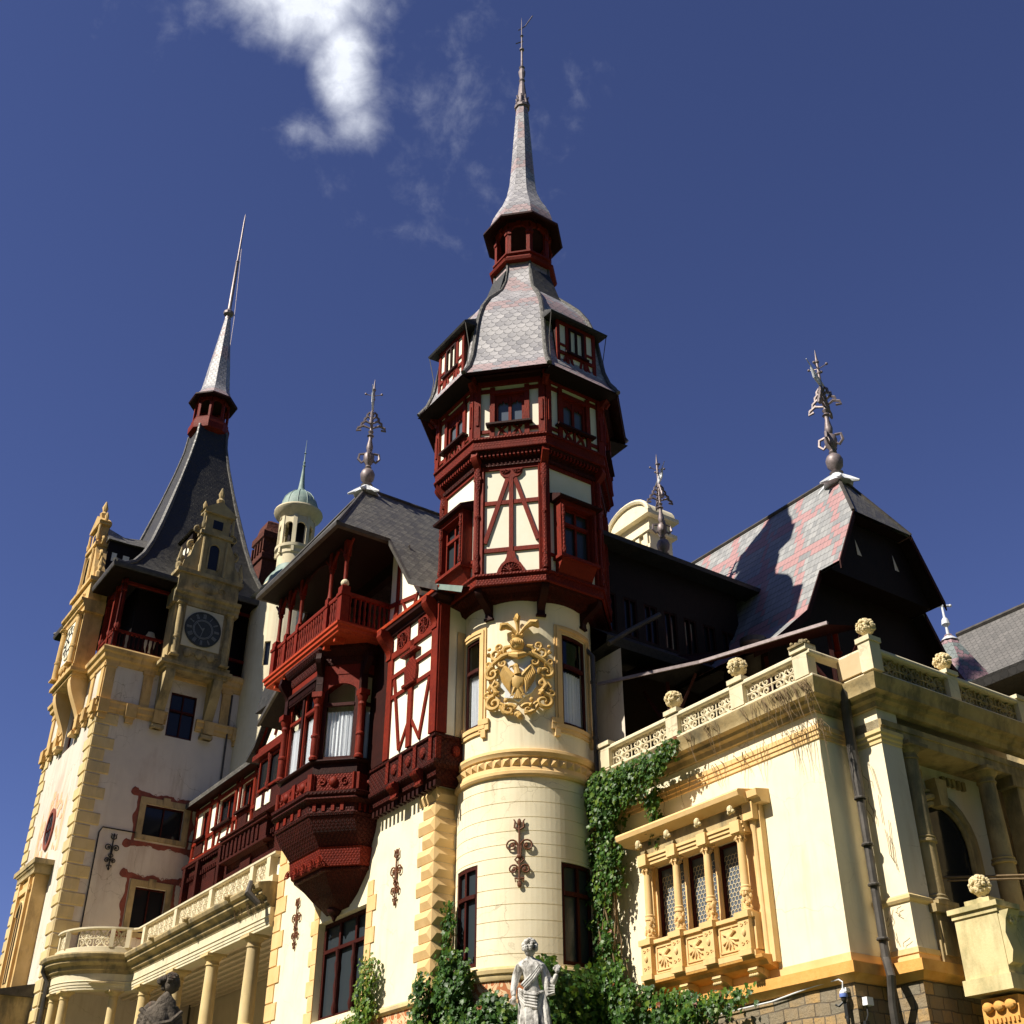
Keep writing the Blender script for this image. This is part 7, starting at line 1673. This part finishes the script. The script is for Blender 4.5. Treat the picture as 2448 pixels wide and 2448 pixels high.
# ================================================================== STATUES
def skinned(name, verts, edges, radii, mat, parent, base, fr):
    """one continuous body grown over a posed skeleton"""
    me = bpy.data.meshes.new(name); me.from_pydata([Vector(fr(*v))-Vector(base) for v in verts], edges, [])
    o = bpy.data.objects.new(name, me); C.objects.link(o)
    md = o.modifiers.new('s', 'SKIN'); md.use_smooth_shade = True
    for i, r in enumerate(radii):
        sv_ = me.skin_vertices[0].data[i]; sv_.radius = r if isinstance(r, tuple) else (r, r)
    me.skin_vertices[0].data[0].use_root = True
    o.modifiers.new('d', 'SUBSURF').render_levels = 2; o.modifiers['d'].levels = 2
    bpy.context.view_layer.update()
    ev = o.evaluated_get(bpy.context.evaluated_depsgraph_get()); nm = bpy.data.meshes.new_from_object(ev)
    bpy.data.objects.remove(o)
    nm.materials.clear(); nm.materials.append(MAT[mat]); nm.polygons.foreach_set('use_smooth', [True]*len(nm.polygons))
    nm.polygons.foreach_set('material_index', [0]*len(nm.polygons))
    ob = bpy.data.objects.new(name, nm); C.objects.link(ob); ob.parent = parent; BASE[ob.name] = base
    return ob
def statue_frame(u, v, z0, rot=0.0):
    L = math.hypot(u, v); d = (-u/L, -v/L); r = (-d[1], d[0])     # d points to the garden, r to the right
    return lambda x, dd, z: (u+r[0]*x+d[0]*dd, v+r[1]*x+d[1]*dd, z0+z)
def drape(fr, rings, folds, amp, seed=1, n=56):
    m = MB(fr); rnd = random.Random(seed); ph = [rnd.uniform(0, 6.28) for _ in range(4)]; rs = []
    for (cx, cd, z, rx, rd, k) in rings:
        row = []
        for i in range(n):
            a = 2*math.pi*i/n
            w = 1+amp*k*(math.sin(folds*a+ph[0]+z*2.2)*.6+math.sin((folds*1.7)*a+ph[1]-z*3)*.4)
            row.append((cx+rx*w*math.cos(a), cd+rd*w*math.sin(a), z))
        rs.append(row)
    m.rings(rs, True, True); return m
s1 = (-17.53, 12.45, 4.38); fr = statue_frame(*s1)
s1b = (-17.53, 12.45, 0)
sm = thing('garden_statue', 'weathered white marble statue of a draped man with one hand raised', 'statue', s1b)
V_ = [(0, 0, 1.02), (0.01, 0, 1.18), (-.01, .0, 1.38), (-.01, .01, 1.54), (-.02, .01, 1.62), (-.02, .02, 1.68),
      (-.19, .0, 1.50), (-.27, -.02, 1.30), (-.31, .06, 1.08), (-.30, .14, .98),
      (.17, .0, 1.50), (.30, -.04, 1.28), (.38, .06, 1.20), (.44, .10, 1.36),
      (-.11, 0, .92), (-.12, .03, .52), (-.13, -.03, .10), (.12, .02, .92), (.15, .10, .52), (.19, .02, .10), (-.13, .12, .04), (.2, .16, .04)]
E_ = [(0, 1), (1, 2), (2, 3), (3, 4), (4, 5), (3, 6), (6, 7), (7, 8), (8, 9), (3, 10), (10, 11), (11, 12), (12, 13), (0, 14), (14, 15), (15, 16), (0, 17), (17, 18), (18, 19), (16, 20), (19, 21)]
R_ = [(.17, .13), (.16, .12), (.22, .135), (.13, .09), .075, .07, .100, .075, .055, .042, .100, .072, .055, .042, .11, .08, .05, .11, .08, .05, .04, .04]
skinned('figure', V_, E_, R_, 'marble', sm, s1b, fr)
m = MB(fr); m.ball(-.02, .03, 1.77, .10, .115, .135, 14, 10); m.ball(-.02, -.085, 1.745, .018, .03, .03, 6, 5)
for sg in (-1, 1): m.ball(-.02+sg*.085, .03, 1.75, .015, .03, .035, 6, 5)
part('head', m, 'marble', sm)
m = MB(fr); rnd = random.Random(9)
for k in range(90):
    a = rnd.uniform(0, 6.28); p = rnd.uniform(-.6, 1.5)
    if p < .2 and math.sin(a) < -.2: continue
    m.ball(-.02+.115*math.cos(a)*math.cos(p), .035+.125*math.sin(a)*math.cos(p), 1.81+.12*math.sin(p), rnd.uniform(.026, .042), None, None, 6, 4)
part('curly_hair', m, 'marble', sm)
def hand(fr, x, d, z, dirx, dirz, s, mat, par):
    m = MB(fr); m.ball(x, d, z, .038*s, .026*s, .045*s, 10, 7)
    for k in range(4):
        ox = (k-1.5)*.020*s; L = (.050, .062, .058, .045)[k]*s
        m.tube([(x+ox, d, z+.03*s*dirz), (x+ox*1.2+dirx*L*.5, d-.012*s, z+dirz*(.03*s+L*.75)), (x+ox*1.1+dirx*L, d-.035*s, z+dirz*(.03*s+L*.9))], [.012*s, .011*s, .008*s], 6)
    m.tube([(x-.03*s, d, z), (x-.055*s, d-.01, z+.02*s*dirz), (x-.05*s, d-.03*s, z+.05*s*dirz)], [.013*s, .012*s, .009*s], 6)
    part('hand', m, mat, par)
hand(fr, .45, .10, 1.41, .3, 1, 1.15, 'marble', sm); hand(fr, -.30, .15, .94, .1, -1, 1.1, 'marble', sm)
m = drape(fr, [(.02, .0, .0, .27, .24, 1.2), (.02, 0, .25, .25, .22, 1.2), (.02, .0, .6, .235, .19, 1.1), (.01, 0, .9, .225, .175, .8), (0, 0, 1.02, .21, .165, .6), (0, 0, 1.08, .18, .14, .5)], 9, .13, 3); part('drapery', m, 'marble', sm)
m = MB(fr)
for k in range(5): m.tube([(-.22, .02+.01*k, 1.12-.035*k), (-.10, .17-.005*k, 1.02-.045*k), (.08, .18, .99-.05*k), (.21, .06, 1.08-.03*k)], [.03, .034, .036, .03], 7)
m.tube([(.20, .04, 1.05), (.24, .1, .8), (.28, .1, .5), (.27, .05, .2)], [.05, .07, .06, .05], 8)
for k in range(3): m.tube([(-.17+.03*k, .13, 1.16-.02*k), (-.02+.03*k, .16, 1.30-.02*k), (.12+.02*k, .13, 1.47-.02*k), (.17+.02*k, .03, 1.56-.01*k)], [.028, .032, .03, .02], 7)
for k in range(4): m.tube([(.20, .06, 1.42-.05*k), (.29, .08, 1.16-.05*k), (.40, .09, 1.14-.03*k)], [.035, .05, .035], 7)
part('cloak', m, 'marble', sm)
m = MB(); u0, v0 = s1[0], s1[1]; m.box(u0-.35, u0+.35, v0-.35, v0+.35, 3.0, 4.38); m.box(u0-.42, u0+.42, v0-.42, v0+.42, 4.2, 4.32); m.box(u0-.6, u0+.6, v0-.6, v0+.6, 0, 3.0); part('pedestal', m, 'stone', sm)

s2 = (-17.0, 5.85, 3.05); f0 = statue_frame(*s2); s2b = (-17.0, 5.85, 0)
s2m = thing('bronze_statue', 'dark lichened statue of a draped woman with bound hair', 'statue', s2b)
V2 = [(0, 0, 1.0), (-.02, 0, 1.2), (-.01, 0, 1.36), (.03, .0, 1.50), (.05, -.01, 1.62), (.07, -.01, 1.68), (-.16, 0, 1.47), (-.26, -.02, 1.26), (-.22, -.14, 1.08), (.17, 0, 1.46), (.27, -.03, 1.26), (.24, -.15, 1.10), (-.09, 0, .9), (-.1, 0, .1), (.1, 0, .9), (.12, 0, .1)]
E2_ = [(0, 1), (1, 2), (2, 3), (3, 4), (4, 5), (3, 6), (6, 7), (7, 8), (3, 9), (9, 10), (10, 11), (0, 12), (12, 13), (0, 14), (14, 15)]
skinned('figure', V2, E2_, [(.15, .11), (.13, .1), (.16, .11), (.09, .075), .055, .058, .075, .06, .045, .075, .06, .045, .1, .06, .1, .06], 'marble_dark', s2m, s2b, f0)
m = MB(f0); m.ball(.09, -.01, 1.77, .115, .10, .135, 14, 10); m.tube([(.17, -.01, 1.77), (.20, -.01, 1.745), (.175, -.01, 1.735)], [.02, .016, .01], 6); m.ball(.165, -.01, 1.70, .03, .03, .02, 7, 5)
for dd in (-.04, .03): m.ball(.165, dd, 1.79, .014, .014, .012, 6, 4)
m.ball(.07, .08, 1.76, .02, .012, .03, 6, 5); part('head', m, 'marble_dark', s2m)
m = MB(f0); rnd = random.Random(4)
for k in range(80):
    a = rnd.uniform(0, 6.28); p = rnd.uniform(-.3, 1.5); x = .075+.10*math.cos(a)*math.cos(p)
    if x > .15 and p < .7: continue
    m.ball(x, -.01+.095*math.sin(a)*math.cos(p), 1.81+.085*math.sin(p), rnd.uniform(.024, .036), None, None, 6, 4)
m.ball(-.05, 0, 1.80, .065, .06, .06, 10, 7, .08); m.ball(-.01, 0, 1.72, .04, .04, .05, 8, 6, .08); part('bound_hair', m, 'marble_dark', s2m)
m = drape(f0, [(0, 0, 0, .34, .28, 1), (0, 0, .5, .30, .24, 1), (0, 0, .95, .27, .2, .9), (0, 0, 1.2, .29, .20, .8), (0, 0, 1.36, .27, .17, .6), (.0, 0, 1.45, .20, .13, .4), (.03, 0, 1.52, .10, .09, .3)], 8, .12, 6); part('drapery', m, 'marble_dark', s2m)
m = MB(f0)
for k in range(5): m.tube([(-.27, .04, 1.42-.07*k), (-.05, .20, 1.20-.08*k), (.14, .19, 1.24-.07*k), (.27, .05, 1.40-.07*k)], [.035, .045, .045, .03], 7)
part('shawl', m, 'marble_dark', s2m)
hand(f0, -.20, -.16, 1.06, 0, 1, 1.0, 'marble_dark', s2m); hand(f0, .23, -.17, 1.08, 0, 1, 1.0, 'marble_dark', s2m)
m = MB(); m.box(-17.35, -16.65, 5.5, 6.2, 0, 3.05); m.box(-17.45, -16.55, 5.4, 6.3, 2.85, 2.98); part('pedestal', m, 'stone', s2m)

# ================================================================== SMALL FITTINGS
fl = thing('security_camera', 'white dome camera with a blue ring on the corner of the rough ashlar base', 'camera', (-20.0, 23.3, 6.8))
m = MB(FA(PV)); m.box(-20.07, -19.93, 0, .12, 6.92, 7.02); m.ball(-20.0, .16, 6.90, .09, .09, .08, 10, 6); part('housing', m, 'plastic_white', fl)
m = MB(FA(PV)); m.lathe(-20.0, .16, [(.095, 6.80), (.10, 6.84), (.095, 6.88)], 12); part('ring', m, 'plastic_blue', fl)
m = MB(FA(PV)); m.ball(-20.0, .16, 6.77, .07, .07, .08, 10, 6); part('dome', m, 'dark_plastic', fl)
m = MB(FA(PV)); m.tube([(-20.0, .1, 6.75), (-20.15, .2, 6.62), (-20.22, .22, 6.66)], .03, 6); m.box(-20.05, -19.95, .05, .15, 6.35, 6.7); m.ball(-20.0, .12, 6.3, .05, .05, .12); part('bracket', m, 'dark_plastic', fl)
f2 = thing('flood_light', 'small white flood light beside the dome camera below the ledge', 'light fitting', (-19.6, 23.5, 6.6))
m = MB(FB(PU)); m.box(23.50, 23.72, .06, .20, 6.60, 6.78); m.box(23.56, 23.66, 0, .06, 6.62, 6.70); part('housing', m, 'plastic_white', f2)
m = MB(FB(PU)); m.tube([(23.6, .08, 6.6), (23.55, .12, 6.4), (23.5, .08, 6.25)], .02, 5); m.box(23.44, 23.56, .04, .12, 6.18, 6.26); part('bracket', m, 'dark_plastic', f2)
m = MB(FA(PV)); m.tube([(-24.6, .05, 7.02), (-23.6, .05, 7.04), (-22.4, .06, 7.06), (-21.2, .08, 7.18), (-20.4, .10, 7.22), (-20.1, .14, 7.22), (-19.97, .16, 7.14), (-20.0, .16, 6.98)], .018, 6); solo('white_cable', m, 'plastic_white', (-22, 23.3, 7.0), 'thin white cable running along the ashlar base up to the dome camera', 'cable')

# ================================================================== IVY
LEAF = [(0, -.45), (.20, -.42), (.50, -.30), (.34, -.05), (.56, .18), (.22, .18), (0, .62), (-.22, .18), (-.56, .18), (-.34, -.05), (-.50, -.30), (-.20, -.42)]
def add_leaf(m, p, nrm, s, rnd, bias=0.0):
    s *= rnd.uniform(.65, 1.25)
    n = Vector(nrm)+Vector((rnd.gauss(0, .35), rnd.gauss(0, .35), rnd.gauss(.25, .35))); n.normalize()
    dn = Vector((rnd.gauss(0, .35), rnd.gauss(0, .35), -1)); t = (dn-n*dn.dot(n)).normalized(); r = t.cross(n)
    b = len(m.v); h = min(.93, max(0, rnd.gauss(.42+bias, .24)))
    if rnd.random() < .004: h = 1.0
    for x, y in LEAF: q = Vector(p)+r*(x*s)+t*(y*s)+n*(abs(x)*-.25*s); m.v.append(tuple(q))
    m.face(range(b, b+12), [(h, .5)]*12)
def ivy(label, base, masses, seed, mat='leaf', size=.15, bias=0.0, strands=()):
    """masses: (sampler -> (point, normal), count). Leaves gather in sprays hung from short twigs."""
    t = thing('ivy', label, 'ivy', base, 'ivy on the walls'); rnd = random.Random(seed)
    m = LMB(); tw_ = MB()
    for smp, cnt in masses:
        for _ in range(cnt//9):
            r = smp(rnd)
            if r is None: continue
            p, nn = r; cb = rnd.gauss(0, .12)+bias; L = rnd.uniform(.25, .55)
            for k in range(9):
                q = k/8; pp = (p[0]+nn[0]*(.05+.16*math.sin(q*2.2))+rnd.gauss(0, .07), p[1]+nn[1]*(.05+.16*math.sin(q*2.2))+rnd.gauss(0, .07), p[2]-L*q+rnd.gauss(0, .04))
                add_leaf(m, pp, nn, size*rnd.uniform(.6, 1.15), rnd, cb)
    part('leaves', m, mat, t)
    for pts in strands:
        tw_.tube(pts, [.035]+[.022]*(len(pts)-2)+[.01] if len(pts) > 2 else .03, 5)
    part('stems', tw_, 'twig', t, whole=True); return t
AN = (0, -1, 0)
def on_wall(v, pts, out=.12):
    """random point inside a polygon of the facade plane"""
    us = [p[0] for p in pts]; zs = [p[1] for p in pts]
    def inside(x, z):
        c = False; j = len(pts)-1
        for i in range(len(pts)):
            if (pts[i][1] > z) != (pts[j][1] > z) and x < (pts[j][0]-pts[i][0])*(z-pts[i][1])/(pts[j][1]-pts[i][1])+pts[i][0]: c = not c
            j = i
        return c
    def s(r):
        for _ in range(40):
            x, z = r.uniform(min(us), max(us)), r.uniform(min(zs), max(zs))
            if inside(x, z): return (x, v-r.uniform(0, out), z), AN
        return None
    return s
def on_drum(a0, a1, zf, rad=2.42, out=.25):
    def s(r):
        a = r.uniform(a0, a1); z0, z1 = zf(a)
        if z1 <= z0: return None
        z = r.uniform(z0, z1); rr = rad+r.uniform(0, out); return (TC[0]+rr*math.cos(R(a)), TC[1]+rr*math.sin(R(a)), z), (math.cos(R(a)), math.sin(R(a)), 0)
    return s
def ztop(a):
    t = 8.75+.22*math.sin(a*.15)
    if -72 < a < -30: t = 7.75+.28*math.sin(a*.21+1)
    if -100 < a <= -84: t = 9.3+.1*math.sin(a)
    return (6.9, t)
ivy('thick dark ivy bush round the foot of the round tower, parted over the painted frieze', (-30, 20, 5.6),
    [(on_drum(-118, 14, ztop, 2.42, .6), 7800), (on_wall(18.95, [(-32.5, 6.6), (-31.6, 6.6), (-31.6, 8.9), (-32.1, 8.9), (-32.4, 8.0)], .3), 800),
     (on_drum(-118, -96, lambda a: (8.2, 10.9-.05*abs(a+107)), 2.4, .15), 700)], 21, 'leaf', .17, 0,
    [[(-32.0, 19.6, 6), (-32.05, 19.7, 8.5), (-31.9, 19.8, 10.8)]])
ivy('tall ivy column climbing the dark corner between round tower and pavilion', (-28.2, 23, 8),
    [(on_wall(23.15, [(-28.9, 8.0), (-27.9, 8.0), (-27.8, 9.6), (-28.2, 10.4), (-27.6, 11.3), (-27.4, 12.6), (-27.0, 13.6), (-27.2, 14.4), (-28.9, 14.6), (-29.2, 13.0), (-28.8, 11.0)], .35), 2700),
     (on_wall(22.75, [(-28.0, 13.5), (-24.2, 14.5), (-24.3, 14.65), (-26.0, 14.3), (-28.2, 14.7)], .2), 500),
     (on_wall(22.85, [(-28.4, 13.2), (-27.3, 13.3), (-25.9, 13.5), (-24.6, 14.2), (-24.2, 14.66), (-26.4, 14.5), (-28.6, 14.6)], .25), 2100),
     (on_wall(23.2, [(-26.1, 12.0), (-25.8, 12.6), (-25.5, 13.5), (-26.5, 13.6), (-26.3, 12.9)], .15), 330)], 22, 'leaf', .15, .06,
    [[(-28.5, 23.1, 6), (-28.4, 23.1, 9), (-28.6, 23.1, 12), (-28.3, 23.0, 14.5)], [(-28.2, 23.1, 6), (-28.1, 23.1, 9.5), (-28.0, 23.1, 12), (-27.0, 23.0, 14.0)], [(-28.7, 23, 7), (-28.8, 23, 11), (-29.0, 23, 13)]]+[[(-28.4+.5*math.sin(k*1.7+j*.9), 22.95+.15*math.sin(k*2.3+j), 7+j*1.25) for j in range(7)] for k in range(14)])
ivy('dark ivy curtain hanging under the columned window over the ashlar base', (-26, 23, 6),
    [(on_wall(23.0, [(-29.6, 6.2), (-23.6, 6.2), (-24.0, 6.6), (-24.3, 7.0), (-22.9, 7.25), (-22.2, 7.32), (-23.2, 7.45), (-24.6, 7.4), (-25.0, 7.9), (-25.8, 7.5), (-26.3, 8.2), (-26.9, 7.7), (-27.6, 8.8), (-29.6, 8.9)], .6), 6800), (on_wall(22.3, [(-26.9, 7.5), (-26.3, 7.6), (-26.6, 8.6)], .1), 120)], 23, 'leaf', .16, .02,
    [[(-27.4, 23.0, 5), (-27.3, 23.0, 7.5), (-27.8, 23.1, 9)]])
ivy('fresh yellow-green ivy spray climbing beside the big dark window under the oriel', (-35.6, 18.8, 7.5),
    [(on_wall(18.95, [(-38.8, 7.3), (-36.6, 7.6), (-35.1, 7.9), (-34.9, 8.3), (-35.3, 8.7), (-34.9, 9.5), (-35.5, 10.1), (-36.0, 9.3), (-36.2, 8.6), (-37.4, 8.1), (-38.8, 7.8)], .2), 1350)], 24, 'leaf_yellow', .15, -.05,
    [[(-36.5, 18.98, 6.5), (-36.0, 18.95, 8.2), (-35.4, 18.95, 9.8)]])
# bare hanging twigs under the pavilion cornice
tg = thing('bare_creeper', 'leafless creeper twigs hanging from the pavilion cornice over the cream wall', 'creeper', (-22, 22.8, 14))
m = MB(); rnd = random.Random(31)
for k in range(120):
    dense = rnd.random() < .35
    u = rnd.uniform(-20.6, -19.3) if dense else rnd.uniform(-27.0, -19.4); L = rnd.uniform(.3, 1.5) if dense else rnd.uniform(.2, 1.1)
    z = 14.6 if rnd.random() < .7 else 13.6; v = 22.78 if z > 14 else 23.2; p = [(u, v, z)]
    for j in range(4): u += rnd.gauss(.02, .05); v = min(v+rnd.uniform(-.03, .12), 23.3); z -= L/4; p.append((u, v, z))
    m.tube(p, [.011, .010, .008, .006, .004], 4)
for k in range(9):
    u = rnd.uniform(-19.5, -18.75); z = rnd.uniform(10.5, 12.6); p = [(u, 24.48, z)]
    for j in range(3): u += rnd.gauss(.03, .05); z -= rnd.uniform(.15, .35); p.append((u, 24.48, z))
    m.tube(p, .008, 4)
for k in range(5):
    u = rnd.uniform(-19.6, -18.8); z = rnd.uniform(7.9, 8.8); p = [(u, 24.46, z)]
    for j in range(4): u += rnd.gauss(.02, .08); z += rnd.uniform(-.05, .18); p.append((u, 24.46, z))
    m.tube(p, .009, 4)
for k in range(26):
    u = rnd.uniform(-47.5, -44.2); z = 14.0; p = [(u, 18.35, z)]
    for j in range(3): u += rnd.gauss(0, .12); z -= rnd.uniform(.1, .4); p.append((u, 18.5+.1*j, z))
    m.tube(p, .012, 4)
part('twigs', m, 'twig', tg, whole=True)
